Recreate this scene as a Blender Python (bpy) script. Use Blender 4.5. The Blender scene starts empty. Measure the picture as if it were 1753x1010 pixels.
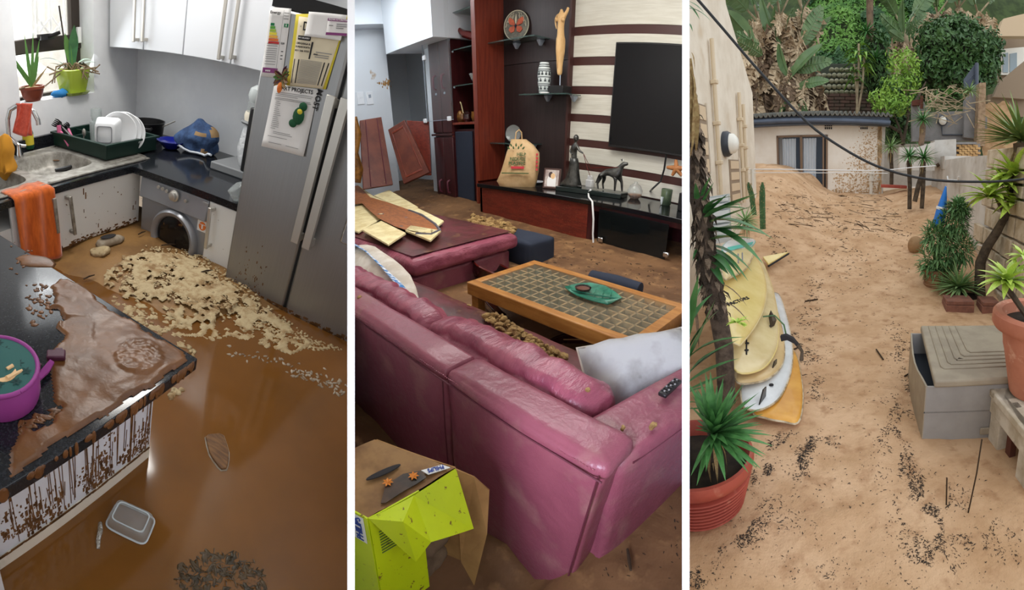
import bpy, bmesh, math, random
from math import sin, cos, pi, radians, atan2, hypot, sqrt
from mathutils import Vector, Matrix, Euler, noise
V = Vector
random.seed(7)
SC = bpy.context.scene
COL = bpy.data.collections.new('place'); SC.collection.children.link(COL)
# ------------------------------------------------------------------ camera
F, CY, CX0 = 740.0, 505.0, 876.5
def rot(p, r, w):
    return Matrix.Rotation(radians(r), 3, 'Y') @ Matrix.Rotation(radians(p), 3, 'X') @ Matrix.Rotation(radians(w), 3, 'Z')
class Room:
    """One of the three places round the viewpoint: its tilt as seen by the camera, its centre column and eye height."""
    def __init__(s, cx, h, p, r, w, c0, c1):
        s.M = rot(p, r, w); s.cx = cx; s.h = h; s.c = (c0, c1)
        s.A = Matrix.Rotation(-(cx-CX0)/F, 3, 'Z'); s.roots = []
        s.eye = V((0, 0, h))
    def d(s, x, y):
        a = (x-s.cx)/F
        return s.M.transposed() @ V((sin(a), cos(a), (CY-y)/F))
    def ax(s, x, y, k, v):
        d = s.d(x, y); t = (v-s.eye[k])/d[k]
        return s.eye + d*t
    def X(s, x, y, v): return s.ax(x, y, 0, v)
    def Y(s, x, y, v): return s.ax(x, y, 1, v)
    def Z(s, x, y, v=0.0): return s.ax(x, y, 2, v)
    def D(s, x, y, dist):
        d = s.d(x, y); return s.eye + d*(dist/hypot(d.x, d.y))
    def up(s, b, x, y):
        """height where the upright line through b is seen at pixel x, y"""
        d = s.d(x, y); return s.h + d.z*hypot(b.x, b.y)/hypot(d.x, d.y)
    def m(s, b, px=1.0):
        """metres that px pixels cover at point b"""
        q = s.M @ (V(b)-s.eye); return px*hypot(q.x, q.y)/F
    def px(s, p):
        q = s.M @ (V(p)-s.eye); l = hypot(q.x, q.y)
        return s.cx+F*atan2(q.x, q.y), CY-F*q.z/l
KIT = Room(303, 1.2, 31.79, 6.04, -37.84, None, 601)
LIV = Room(888, 1.2, 22.0, 0.13, -44.06, 601, 1174)
YRD = Room(1460, 1.6, 16.1, 1.23, -0.07, 1174, None)
B = (LIV.A @ LIV.M).transposed()              # world axes = the living room's own
EYE = V((0, 0, LIV.h))
for r_ in (KIT, LIV, YRD):
    R3 = B @ r_.A @ r_.M
    r_.W = Matrix.Translation(EYE) @ R3.to_4x4() @ Matrix.Translation(-r_.eye)
camd = bpy.data.cameras.new('camera'); cam = bpy.data.objects.new('camera', camd); COL.objects.link(cam)
camd.type = 'PANO'
cc = camd if hasattr(camd, 'panorama_type') else camd.cycles
cc.panorama_type = 'CENTRAL_CYLINDRICAL'
cc.central_cylindrical_range_u_min = -CX0/F; cc.central_cylindrical_range_u_max = (1753-CX0)/F
cc.central_cylindrical_range_v_min = (CY-1010)/F; cc.central_cylindrical_range_v_max = CY/F
camd.clip_start = 0.02; camd.clip_end = 500
Mc = Matrix.Identity(4)
cols = (B @ V((1, 0, 0)), B @ V((0, 0, 1)), -(B @ V((0, 1, 0))))
for j, cv in enumerate(cols):
    for i in range(3): Mc[i][j] = cv[i]
Mc.translation = EYE
cam.matrix_world = Mc
SC.camera = cam
# ------------------------------------------------------------------ light
vs = SC.view_settings; vs.view_transform = 'Standard'; vs.look = 'None'; vs.exposure = 0.0; vs.gamma = 1.0; vs.use_curve_mapping = False
wd = bpy.data.worlds.new('overcast_sky'); SC.world = wd; wd.use_nodes = True
nt = wd.node_tree; nt.nodes.clear()
wo = nt.nodes.new('ShaderNodeOutputWorld'); bg = nt.nodes.new('ShaderNodeBackground')
tc = nt.nodes.new('ShaderNodeTexCoord'); sx = nt.nodes.new('ShaderNodeSeparateXYZ'); cr = nt.nodes.new('ShaderNodeValToRGB')
nt.links.new(tc.outputs['Generated'], sx.inputs[0]); nt.links.new(sx.outputs['Z'], cr.inputs[0])
cr.color_ramp.elements[0].position = 0.0; cr.color_ramp.elements[0].color = (.30, .24, .18, 1)
cr.color_ramp.elements[1].position = 0.06; cr.color_ramp.elements[1].color = (.93, .97, 1, 1)
nt.links.new(cr.outputs[0], bg.inputs[0]); bg.inputs[1].default_value = 1.45
nt.links.new(bg.outputs[0], wo.inputs[0])
def area(room, loc, target, sx_, sy_, power, col=(1, 1, 1), name='window_and_fill_light'):
    l = bpy.data.lights.new(name, 'AREA'); l.shape = 'RECTANGLE'; l.size = sx_; l.size_y = sy_; l.energy = power; l.color = col
    o = bpy.data.objects.new(name, l); COL.objects.link(o)
    q = (V(target)-V(loc)).to_track_quat('-Z', 'Y')
    o.matrix_world = room.W @ (Matrix.Translation(loc) @ q.to_matrix().to_4x4())
    return o
area(KIT, (-2.72, 1.88, 1.36), (-1.2, 1.2, .3), .8, 1.1, 9, (.95, .98, 1))               # daylight coming in at the sink window
area(KIT, (-3.9, 1.9, 2.4), (-4.7, 1.95, .8), 1.4, 1.0, 75)                                # lamp added outside to brighten the wall seen through that window
area(KIT, (-1.85, 1.8, 2.15), (-1.5, 1.6, 0), .5, .45, 22, (1, .97, .92), 'ceiling_fill')  # added lamp that brightens the back of the kitchen, no fitting built
o_ = area(LIV, (.12, -1.15, 1.25), (-.52, 1.6, .3), .8, 1.0, 11, (.74, .80, 1)); o_.data.spread = radians(46)   # fill lamp added behind the viewpoint, narrowed onto the sofa back and arm
area(LIV, (-2.3, 2.6, 2.85), (-2.4, 2.9, 0), 1.6, 1.2, 70, (1, .98, .95), 'ceiling_fill')  # added overhead fill that lifts the whole living room
area(LIV, (-5.4, 3.0, 2.85), (-5.6, 3.2, 0), 0.8, .8, 26, (.94, .97, 1), 'ceiling_fill')  # second added fill, brightening the far left wall
# ------------------------------------------------------------------ materials
def lin(c):
    return tuple(((v/255)/12.92 if v/255 <= .04045 else ((v/255+.055)/1.055)**2.4) for v in c[:3])+(1.0,)
MATS = {}
def mat(name, c, c2=None, rough=.5, metal=0.0, sc=6.0, lo=.4, hi=.6, bump=0.0, bsc=40.0, spec=.5, trans=0.0, alpha=1.0, ior=1.45, coat=0.0, emit=0.0, stretch=None, detail=4.0, rough2=None, c3=None, sc3=30.0, lo3=.6, hi3=.7, sheen=0.0, sub=0.0):
    m = bpy.data.materials.new(name); m.use_nodes = True; t = m.node_tree; N = t.nodes; L = t.links
    b = N['Principled BSDF']
    b.inputs['Base Color'].default_value = lin(c); b.inputs['Roughness'].default_value = rough; b.inputs['Metallic'].default_value = metal
    b.inputs['Specular IOR Level'].default_value = spec; b.inputs['IOR'].default_value = ior
    b.inputs['Transmission Weight'].default_value = trans; b.inputs['Alpha'].default_value = alpha
    b.inputs['Coat Weight'].default_value = coat; b.inputs['Sheen Weight'].default_value = sheen
    if sub: b.inputs['Subsurface Weight'].default_value = sub; b.inputs['Subsurface Radius'].default_value = (.01, .01, .01)
    if emit: b.inputs['Emission Color'].default_value = lin(c); b.inputs['Emission Strength'].default_value = emit
    co = N.new('ShaderNodeTexCoord'); vec = co.outputs['Object']
    if stretch:
        mp = N.new('ShaderNodeMapping'); mp.inputs['Scale'].default_value = stretch; L.new(vec, mp.inputs[0]); vec = mp.outputs[0]
    def nz(scale, det=detail):
        n = N.new('ShaderNodeTexNoise'); n.inputs['Scale'].default_value = scale; n.inputs['Detail'].default_value = det; n.inputs['Roughness'].default_value = .6
        L.new(vec, n.inputs['Vector']); return n.outputs['Fac']
    def ramp(src, a, z):
        r = N.new('ShaderNodeMapRange'); r.inputs[1].default_value = a; r.inputs[2].default_value = z; L.new(src, r.inputs[0]); return r.outputs[0]
    def mix(fac, a, bb):
        x = N.new('ShaderNodeMix'); x.data_type = 'RGBA'; L.new(fac, x.inputs[0])
        for s, k in ((a, 6), (bb, 7)):
            if hasattr(s, 'links'): L.new(s, x.inputs[k])
            else: x.inputs[k].default_value = s
        return x.outputs[2]
    cur = lin(c)
    if c2 is not None:
        f = ramp(nz(sc), lo, hi); cur = mix(f, cur, lin(c2))
        if rough2 is not None:
            r = N.new('ShaderNodeMapRange'); r.inputs[3].default_value = rough; r.inputs[4].default_value = rough2; L.new(f, r.inputs[0]); L.new(r.outputs[0], b.inputs['Roughness'])
    if c3 is not None:
        cur = mix(ramp(nz(sc3), lo3, hi3), cur, lin(c3))
    if c2 is not None or c3 is not None: L.new(cur, b.inputs['Base Color'])
    if bump:
        bn = N.new('ShaderNodeBump'); bn.inputs['Strength'].default_value = bump; bn.inputs['Distance'].default_value = .02
        L.new(nz(bsc), bn.inputs['Height']); L.new(bn.outputs[0], b.inputs['Normal'])
    MATS[name] = m
    return m
# ------------------------------------------------------------------ mesh building
class MB:
    def __init__(s): s.v = []; s.f = []; s.mi = []; s.k = 0
    def add(s, vs, fs):
        n = len(s.v); s.v += [V(a) for a in vs]; s.f += [tuple(n+i for i in f) for f in fs]; s.mi += [s.k]*len(fs); return s
    def mat(s, k): s.k = k; return s
    def box(s, c, size, rz=0.0, R=None):
        h = [a/2 for a in size]; R = R or Matrix.Rotation(rz, 3, 'Z'); c = V(c)
        vs = [c + R @ V((sx*h[0], sy*h[1], sz*h[2])) for sz in (-1, 1) for sy in (-1, 1) for sx in (-1, 1)]
        return s.add(vs, [(0, 2, 3, 1), (4, 5, 7, 6), (0, 1, 5, 4), (2, 6, 7, 3), (0, 4, 6, 2), (1, 3, 7, 5)])
    def bb(s, x0, x1, y0, y1, z0, z1):
        return s.box(((x0+x1)/2, (y0+y1)/2, (z0+z1)/2), (abs(x1-x0), abs(y1-y0), abs(z1-z0)))
    def slab(s, pts, dv):
        """solid: polygon pts pushed along vector dv"""
        pts = [V(p) for p in pts]; n = len(pts); dv = V(dv)
        fs = [tuple(range(n))[::-1], tuple(range(n, 2*n))]+[(i, (i+1) % n, n+(i+1) % n, n+i) for i in range(n)]
        return s.add(pts+[p+dv for p in pts], fs)
    def rings(s, rs, cap=True, close=True):
        """loft between rings of equal point count"""
        n = len(rs[0]); vs = [p for r in rs for p in r]; fs = []
        for i in range(len(rs)-1):
            for j in range(n if close else n-1):
                k = (j+1) % n; fs.append((i*n+j, i*n+k, (i+1)*n+k, (i+1)*n+j))
        if cap and close: fs += [tuple(range(n))[::-1], tuple(range((len(rs)-1)*n, len(rs)*n))]
        return s.add(vs, fs)
    def lathe(s, prof, n=20, c=(0, 0, 0), R=None, sx=1.0, sy=1.0, cap=True):
        c = V(c); R = R or Matrix.Identity(3)
        return s.rings([[c + R @ V((r*cos(2*pi*j/n)*sx, r*sin(2*pi*j/n)*sy, z)) for j in range(n)] for r, z in prof], cap)
    def tube(s, pts, r, n=8, cap=True):
        pts = [V(p) for p in pts]; rs = []
        t0 = (pts[1]-pts[0]).normalized(); a = t0.orthogonal().normalized()
        for i, p in enumerate(pts):
            t = (pts[min(i+1, len(pts)-1)]-pts[max(i-1, 0)])
            t = t.normalized() if t.length > 1e-9 else t0
            a = (a-t*a.dot(t)); a = a.normalized() if a.length > 1e-6 else t.orthogonal().normalized()
            b = t.cross(a); rr = r[i] if hasattr(r, '__len__') else r
            rs.append([p+(a*cos(2*pi*j/n)+b*sin(2*pi*j/n))*rr for j in range(n)])
        return s.rings(rs, cap)
    def grid(s, fn, nu, nv):
        vs = [fn(i/nu, j/nv) for j in range(nv+1) for i in range(nu+1)]
        return s.add(vs, [(j*(nu+1)+i, j*(nu+1)+i+1, (j+1)*(nu+1)+i+1, (j+1)*(nu+1)+i) for j in range(nv) for i in range(nu)])
    def ball(s, c, r, n=10, m=7, R=None):
        r = r if hasattr(r, '__len__') else (r, r, r); c = V(c); R = R or Matrix.Identity(3)
        rs = []
        for i in range(m+1):
            a = -pi/2+pi*min(max(i/m, .02), .98)
            rs.append([c + R @ V((r[0]*cos(a)*cos(2*pi*j/n), r[1]*cos(a)*sin(2*pi*j/n), r[2]*sin(a))) for j in range(n)])
        return s.rings(rs)
    def blade(s, p, d, L, w, droop=.3, n=5, up=(0, 0, 1), fold=.25, tipw=0.0, mid=.35, th=0.0):
        """tapering leaf: starts at p along d, bends down by droop, two strips folded along the midrib"""
        p = V(p); d = V(d).normalized(); up = V(up); side = d.cross(up)
        side = side.normalized() if side.length > 1e-4 else V((1, 0, 0)); nrm = side.cross(d).normalized()
        vs = []
        for i in range(n+1):
            t = i/n; c = p+d*L*t-up*droop*L*t*t
            ww = w*(min(1, .45+.55*t/mid) if t < mid else max(tipw, (1-((t-mid)/(1-mid))**1.7)))
            vs += [c-side*ww/2+nrm*ww*fold, c, c+side*ww/2+nrm*ww*fold]
        fs = []
        for i in range(n):
            a = i*3; fs += [(a, a+1, a+4, a+3), (a+1, a+2, a+5, a+4)]
        return s.add(vs, fs)
    def noise(s, amp, sc=5.0, seed=0, start=0):
        for i in range(start, len(s.v)):
            q = s.v[i]*sc+V((seed*3.1, seed*1.7, seed))
            s.v[i] = s.v[i]+V((noise.noise(q), noise.noise(q+V((31, 7, 5))), noise.noise(q+V((5, 51, 9)))))*amp
        return s
    def xf(s, M, start=0):
        for i in range(start, len(s.v)): s.v[i] = M @ s.v[i]
        return s
def pix_clip(me, room, off):
    """rooms end at the partition walls: cut a mesh (room coordinates minus off) on those planes"""
    if room.c == (None, None): return
    bm = None
    for col_, sgn in ((room.c[0], 1), (room.c[1], -1)):
        if col_ is None: continue
        d1 = room.d(col_, 0); d2 = room.d(col_, 1000); n = d1.cross(d2)
        if (n.dot(room.d(room.cx, 500)) < 0): n = -n
        if min((n.dot(v.co+off-room.eye) for v in me.vertices), default=1) >= 0: continue
        if bm is None: bm = bmesh.new(); bm.from_mesh(me)
        r = bmesh.ops.bisect_plane(bm, geom=bm.verts[:]+bm.edges[:]+bm.faces[:], plane_co=room.eye-off, plane_no=n, clear_inner=True, dist=1e-6)
    if bm: bm.to_mesh(me); bm.free()
ROOM = KIT
def _name(n): return n
def mesh_of(mb, name, mats, smooth=35):
    me = bpy.data.meshes.new(name); me.from_pydata([tuple(v) for v in mb.v], [], mb.f)
    for m in (mats if isinstance(mats, (list, tuple)) else [mats]): me.materials.append(MATS[m] if isinstance(m, str) else m)
    if any(mb.mi): me.polygons.foreach_set('material_index', mb.mi)
    if smooth:
        me.polygons.foreach_set('use_smooth', [True]*len(me.polygons))
        if smooth < 170: me.set_sharp_from_angle(angle=radians(smooth))
    me.update(); return me
def tag(o, label=None, cat=None, group=None, kind=None):
    if label: o['label'] = label
    if cat: o['category'] = cat
    if group: o['group'] = group
    if kind: o['kind'] = kind
    return o
def thing(name, label, cat, loc=(0, 0, 0), rz=0.0, group=None, R=None):
    o = bpy.data.objects.new(name, None); COL.objects.link(o); o.empty_display_size = .05
    o.matrix_basis = Matrix.Translation(loc) @ (R.to_4x4() if R else Matrix.Rotation(rz, 4, 'Z'))
    tag(o, label, cat, group); ROOM.roots.append(o); return o
def base_of(o):
    while o.parent: o = o.parent
    return o.matrix_basis.translation.copy()
def part(name, mb, mats, parent, rel=False, smooth=35, bevel=0, label=None, kind=None, clip=True, sub=0, recalc=True, seg=2):
    """one mesh under parent. rel=False: mb is in room coordinates (parent not turned); rel=True: in the parent's own"""
    off = V((0, 0, 0))
    if not rel and parent is not None:
        off = base_of(parent)
        for v in mb.v: v -= off
    me = mesh_of(mb, name, mats, smooth)
    if clip and (not rel): pix_clip(me, ROOM, off)
    elif clip and parent is not None:
        pass
    o = bpy.data.objects.new(name, me); COL.objects.link(o)
    if recalc:
        bm = bmesh.new(); bm.from_mesh(me); bmesh.ops.recalc_face_normals(bm, faces=bm.faces); bm.to_mesh(me); bm.free()
    if parent is not None: o.parent = parent
    if label: o['label'] = label
    if kind: o['kind'] = kind
    if bevel:
        b = o.modifiers.new('bevel', 'BEVEL'); b.width = bevel; b.segments = seg; b.limit_method = 'ANGLE'; b.angle_limit = radians(40)
    if sub:
        b = o.modifiers.new('sub', 'SUBSURF'); b.levels = sub; b.render_levels = sub
    return o
def solo(name, mb, mats, label, cat, base=None, group=None, **kw):
    """a thing that is one mesh, built in room coordinates; its origin goes to base"""
    base = V(base) if base is not None else V((sum(v.x for v in mb.v)/len(mb.v), sum(v.y for v in mb.v)/len(mb.v), min(v.z for v in mb.v)))
    for v in mb.v: v -= base
    me = None
    kw.setdefault('smooth', 35); bevel = kw.pop('bevel', 0); sub = kw.pop('sub', 0); kind = kw.pop('kind', None); sm = kw.pop('smooth')
    me = mesh_of(mb, name, mats, sm); pix_clip(me, ROOM, base)
    bm = bmesh.new(); bm.from_mesh(me); bmesh.ops.recalc_face_normals(bm, faces=bm.faces); bm.to_mesh(me); bm.free()
    o = bpy.data.objects.new(name, me); COL.objects.link(o); o.matrix_basis = Matrix.Translation(base)
    tag(o, label, cat, group, kind); ROOM.roots.append(o)
    if bevel:
        b = o.modifiers.new('bevel', 'BEVEL'); b.width = bevel; b.segments = 2; b.limit_method = 'ANGLE'; b.angle_limit = radians(40)
    if sub:
        b = o.modifiers.new('sub', 'SUBSURF'); b.levels = sub; b.render_levels = sub
    return o
def struct(name, mb, mats, parent=None, **kw):
    if parent is None:
        return solo(name, mb, mats, None, None, base=(0, 0, 0), kind='structure', **kw)
    return part(name, mb, mats, parent, **kw)
def copy_part(src, parent, M, name=None, mesh=None):
    o = src.copy(); COL.objects.link(o); o.parent = parent; o.matrix_basis = M; return o
def inst(mesh, name, parent, M):
    o = bpy.data.objects.new(name, mesh); COL.objects.link(o)
    o.parent = parent; o.matrix_basis = M; return o
def dup(root, loc, rz=None, label=None, group=None, scale=None):
    r = root.copy(); COL.objects.link(r); ROOM.roots.append(r)
    Mx = Matrix.Translation(loc) @ (Matrix.Rotation(rz, 4, 'Z') if rz is not None else root.matrix_basis.to_3x3().to_4x4())
    if scale: Mx = Mx @ Matrix.Diagonal((scale, scale, scale, 1)) if not hasattr(scale, '__len__') else Mx @ Matrix.Diagonal((*scale, 1))
    r.matrix_basis = Mx
    if label: r['label'] = label
    if group: r['group'] = group
    for ch in list(root.children):
        c = ch.copy(); COL.objects.link(c); c.parent = r
        for g in ch.children:
            d = g.copy(); COL.objects.link(d); d.parent = c
    return r
def text_mb(body, size, M, depth=.001, bold=False, width=None):
    """lettering as thin solid mesh; M places the text plane (x right, y up)"""
    cu = bpy.data.curves.new('lettering', 'FONT'); cu.body = body; cu.size = size; cu.extrude = depth; cu.resolution_u = 2
    if bold: cu.offset = size*.018
    cu.align_x = 'CENTER'; cu.align_y = 'CENTER'
    o = bpy.data.objects.new('lettering', cu); SC.collection.objects.link(o)
    dg = bpy.context.evaluated_depsgraph_get(); dg.update()
    me = bpy.data.meshes.new_from_object(o.evaluated_get(dg))
    mb = MB(); xs = [v.co.x for v in me.vertices] or [0]
    w = max(xs)-min(xs) or 1; k = width/w if width else 1
    mb.add([M @ V((v.co.x*k, v.co.y, v.co.z)) for v in me.vertices], [tuple(p.vertices) for p in me.polygons])
    bpy.data.objects.remove(o); bpy.data.meshes.remove(me); bpy.data.curves.remove(cu)
    return mb
def frame(o, x, y):
    """4x4 whose axes are x, y, x cross y at o"""
    x = V(x).normalized(); y = V(y); y = (y-x*y.dot(x)).normalized(); z = x.cross(y)
    return Matrix(((x.x, y.x, z.x, o[0]), (x.y, y.y, z.y, o[1]), (x.z, y.z, z.z, o[2]), (0, 0, 0, 1)))
def blob(mb, c, rx, ry, h, n=9, jag=.3, rz=None, R=None):
    rz = random.uniform(0, pi) if rz is None else rz; c = V(c)
    ks = [1+random.uniform(-jag, jag) for _ in range(n)]
    def ring(s, z): return [c+V((cos(rz)*rx*ks[j]*s*cos(2*pi*j/n)-sin(rz)*ry*ks[j]*s*sin(2*pi*j/n), sin(rz)*rx*ks[j]*s*cos(2*pi*j/n)+cos(rz)*ry*ks[j]*s*sin(2*pi*j/n), z)) for j in range(n)]
    return mb.rings([ring(1, 0), ring(.85, h*.7), ring(.4, h)])
def inpoly(x, y, P):
    r = False; j = len(P)-1
    for i in range(len(P)):
        if (P[i][1] > y) != (P[j][1] > y) and x < (P[j][0]-P[i][0])*(y-P[i][1])/(P[j][1]-P[i][1])+P[i][0]: r = not r
        j = i
    return r
def scatter(P, n):
    xs = [p[0] for p in P]; ys = [p[1] for p in P]; out = []
    while len(out) < n:
        x = random.uniform(min(xs), max(xs)); y = random.uniform(min(ys), max(ys))
        if inpoly(x, y, P): out.append((x, y))
    return out
def fbm(x, y, sc, seed=0.0): return noise.noise(V((x*sc+seed, y*sc-seed, seed*.37)))+.5*noise.noise(V((x*sc*2.1+seed, y*sc*2.1, 3.3+seed)))
# ================================================================== THE KITCHEN
ROOM = K = KIT
ZC = .44; XL = -2.78; YB = 2.75; LF = -1.93; BF = 1.90
mat('white_paint', (236, 238, 240), (228, 230, 233), rough=.6, sc=3)
mat('ceiling_paint', (225, 225, 224), rough=.8)
mat('white_laminate', (226, 225, 221), rough=.25, c3=(120, 84, 48), sc3=38, lo3=.70, hi3=.74)
mat('white_laminate_clean', (216, 219, 224), rough=.25)
mat('black_granite', (26, 28, 32), (48, 51, 56), rough=.12, sc=160, lo=.5, hi=.75, detail=2)
mat('steel', (166, 162, 154), (134, 130, 122), rough=.5, metal=.6, sc=20)
mat('chrome', (200, 200, 200), rough=.12, metal=1.0)
mat('fridge_steel', (154, 154, 154), (151, 151, 151), rough=.38, metal=.75, sc=4, stretch=(30, 30, .6))
mat('fridge_gap', (22, 22, 24), rough=.7)
mat('handle_alu', (196, 192, 184), rough=.35, metal=.7)
mat('washer_silver', (150, 152, 157), rough=.35, metal=.45)
mat('washer_dark', (20, 20, 22), rough=.15, c3=(110, 80, 45), sc3=14, lo3=.62, hi3=.68)
mat('bronze_frame', (62, 54, 48), rough=.4, metal=.3)
mat('black_plastic', (24, 24, 25), rough=.35)
mat('mud_water', (124, 80, 34), (104, 68, 29), rough=.09, sc=1.6, lo=.35, hi=.7, spec=.5)
mat('mud_sand', (146, 108, 60), (122, 88, 48), rough=.55, sc=4, bump=.25, bsc=25)
mat('mud_wet', (118, 76, 40), (92, 58, 29), rough=.36, sc=7, lo=.35, hi=.65, bump=.15, bsc=14)
mat('foam_scum', (188, 168, 130), (158, 130, 90), rough=.8, sc=22, lo=.45, hi=.65, bump=.4, bsc=60, c3=(136, 104, 66), sc3=9, lo3=.58, hi3=.7)
mat('mud_stain', (118, 80, 40), (90, 58, 28), rough=.7, sc=25)
mat('window_glass', (235, 242, 245), rough=.02, trans=1.0, alpha=.25)
mat('bright_wall', (240, 236, 228), (226, 220, 208), rough=.8, sc=10)
mat('white_bar', (240, 240, 240), rough=.5)
mat('terracotta_brown', (126, 58, 36), rough=.45)
mat('lime_glaze', (160, 178, 62), rough=.2, coat=.3)
mat('leaf_green', (88, 132, 62), (62, 108, 48), rough=.45, sc=6, stretch=(1, 1, .3))
mat('leaf_deep', (52, 98, 60), (70, 120, 70), rough=.35, sc=5)
mat('leaf_dry', (170, 150, 104), (140, 112, 74), rough=.8, sc=12)
mat('root_brown', (120, 100, 76), rough=.8)
mat('blue_rag', (40, 118, 178), rough=.8)
mat('coral_towel', (222, 92, 68), (205, 76, 54), rough=.95, sc=40, sheen=.5)
mat('orange_towel', (216, 104, 28), (188, 84, 16), rough=.95, sc=9, stretch=(4, 4, .8), sheen=.4, c3=(60, 34, 14), sc3=16, lo3=.72, hi3=.76)
mat('ochre_cloth', (196, 136, 40), rough=.95)
mat('rack_green', (18, 46, 38), rough=.4)
mat('white_china', (232, 234, 236), rough=.15, coat=.3)
mat('grey_line', (150, 152, 156), rough=.5)
mat('pink_handle', (214, 110, 150), rough=.4)
mat('clear_glass', (225, 232, 230), rough=.06, trans=.6, alpha=.5)
mat('blue_bowl', (28, 40, 150), rough=.12, trans=.3)
mat('denim', (62, 88, 128), (44, 64, 98), rough=.9, sc=18, bump=.3, bsc=60)
mat('denim_mud', (150, 122, 86), rough=.9)
mat('cord_white', (200, 206, 214), rough=.7)
mat('grey_box', (126, 128, 130), rough=.5)
mat('bag_white', (222, 224, 226), rough=.25, bump=.6, bsc=25, trans=.15)
mat('cream_plastic', (222, 214, 196), rough=.4)
mat('lens_glass', (190, 196, 196), rough=.15)
mat('paper_white', (232, 230, 228), rough=.8)
mat('paper_cream', (226, 214, 186), rough=.8)
mat('paper_yellow', (214, 196, 60), rough=.8)
mat('paper_purple', (132, 62, 118), rough=.8)
mat('ink', (38, 36, 38), rough=.8)
mat('ink_grey', (140, 138, 138), rough=.8)
for n_, c_ in dict(eg1=(0, 120, 70), eg2=(90, 165, 60), eg3=(170, 200, 70), eg4=(240, 225, 70), eg5=(240, 180, 70), eg6=(220, 110, 50), eg7=(196, 44, 44)).items(): mat(n_, c_, rough=.7)
mat('lunch_teal', (44, 92, 88), rough=.8)
mat('lunch_teal_line', (26, 62, 60), rough=.8)
mat('lunch_pink', (146, 58, 134), rough=.55)
mat('lunch_plum', (74, 30, 52), rough=.5)
mat('lunch_peach', (226, 188, 140), rough=.8)
mat('orange_print', (224, 118, 44), rough=.6)
mat('shell_grey', (176, 164, 146), (140, 124, 104), rough=.6, sc=15)
mat('wood_dirt', (122, 84, 44), (92, 60, 30), rough=.55, sc=14, stretch=(1, 6, 1))
mat('foil', (190, 186, 176), rough=.25, metal=.9, bump=.8, bsc=60)
mat('twig', (58, 42, 26), rough=.9)
mat('green_felt', (30, 82, 52), rough=.9)
mat('weed', (70, 52, 24), (48, 38, 18), rough=.4, sc=30)
# ---- shell
def floor_z(x, y):
    t = max(0, min(1, (y-1.25+(-1.0-x)*.25)/.6)) if x < -.9 else max(0, min(1, (y-1.45)/.5))*max(0, 1-(x+.9)/.35)
    t = t*t*(3-2*t)
    return t*(.055+.02*fbm(x, y, 3))
mb = MB()
def ff(u, v):
    x = -2.9+3.4*u; y = -.5+2.7*v; return V((x, y, floor_z(x, y)-.012+.006*fbm(x, y, 5, 2)))
mb.grid(ff, 90, 70)
for f in mb.f:
    pass
struct('floor', mb, 'mud_sand', smooth=180)
mb = MB(); mb.grid(lambda u, v: V((-2.9+3.4*u, -.5+2.7*v, 0)), 12, 10)
solo('flood_water', mb, 'mud_water', 'still brown flood water covering the kitchen floor', 'water', base=(-1, .8, 0), kind='stuff', smooth=180)
mb = MB()
y0w, y1w, z0w = 1.64, 2.30, .745
mb.bb(XL-.3, XL, -.6, y0w, -.1, 2.2).bb(XL-.3, XL, y1w, YB+.2, -.1, 2.2).bb(XL-.3, XL, y0w, y1w, -.1, z0w).bb(XL-.3, XL, y0w, y1w, 2.0, 2.2)
struct('wall_left', mb, 'white_paint')
struct('wall_back', MB().bb(XL-.3, .6, YB, YB+.2, -.1, 2.2), 'white_paint')
struct('ceiling', MB().bb(XL-.3, .6, -.6, YB+.2, 2.2, 2.3), 'ceiling_paint')
kf = K.d(303, 505); kf.z = 0; kf.normalize(); kr = V((kf.y, -kf.x, 0))
e0 = V((0, 0, 0))-kf*.45
struct('rear_light_block', MB().slab([e0+kr*.02+V((0, 0, -.3)), e0-kr*3.2+V((0, 0, -.3)), e0-kr*3.2+V((0, 0, 2.25)), e0+kr*.02+V((0, 0, 2.25))], -kf*.12), 'white_paint', smooth=0)  # unseen wall added behind the viewpoint to block light from the kitchen
XW = XL-.16
w = struct('window_1', MB().bb(XW-.05, XW, y0w, y0w+.07, z0w, 2.0).bb(XW-.05, XW, y1w-.075, y1w, z0w, 2.0).bb(XW-.05, XW, y0w, y1w, z0w, z0w+.02).bb(XW-.05, XW, y0w, y1w, 1.95, 2.0), 'bronze_frame')
part('transom', MB().bb(XW-.06, XW+.015, y0w, y1w, 1.035, 1.125), 'bronze_frame', w, bevel=.006)
part('pane', MB().bb(XW-.03, XW-.025, y0w+.05, y1w-.07, z0w+.02, 1.035), 'window_glass', w)
part('pane', MB().bb(XW-.03, XW-.025, y0w+.05, y1w-.07, 1.125, 1.95), 'window_glass', w)
p0 = K.X(78, 63, XW+.05); p1 = K.X(103, 55, XW+.12)
part('stay_handle', MB().box(p0, (.05, .11, .035)).tube([p0, K.X(88, 62, XW+.08), p1], [.018, .016, .011]), 'black_plastic', w)
part('stay_arm', MB().tube([K.X(101, 10, XW+.03), K.X(117, 118, XW+.1)], .006, 6), 'bronze_frame', w)
part('catch', MB().box(K.X(135, 60, XW+.02), (.03, .03, .1)), 'white_bar', w, bevel=.004)
# the bright yard wall and the white trellis gate outside the window
struct('wall_outside', MB().bb(XW-2.2, XW-2.0, -1.0, 6.0, -.5, 3.0), 'bright_wall')
ob = MB()
xb = XW-.35
gate = thing('trellis_gate', 'white folding burglar gate seen through the kitchen window', 'gate', (xb, 2.1, .5))
for q in (55, 62, 85, 110): part('upright', MB().tube([K.X(q, 0, xb), K.X(q+3, 75, xb)], .012, 6), 'white_bar', gate)
for a, b_ in (((62, 28), (88, 62)), ((88, 28), (62, 62)), ((88, 28), (112, 62)), ((112, 28), (88, 62))): part('diagonal', MB().tube([K.X(*a, xb), K.X(*b_, xb)], .009, 6), 'white_bar', gate)
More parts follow.
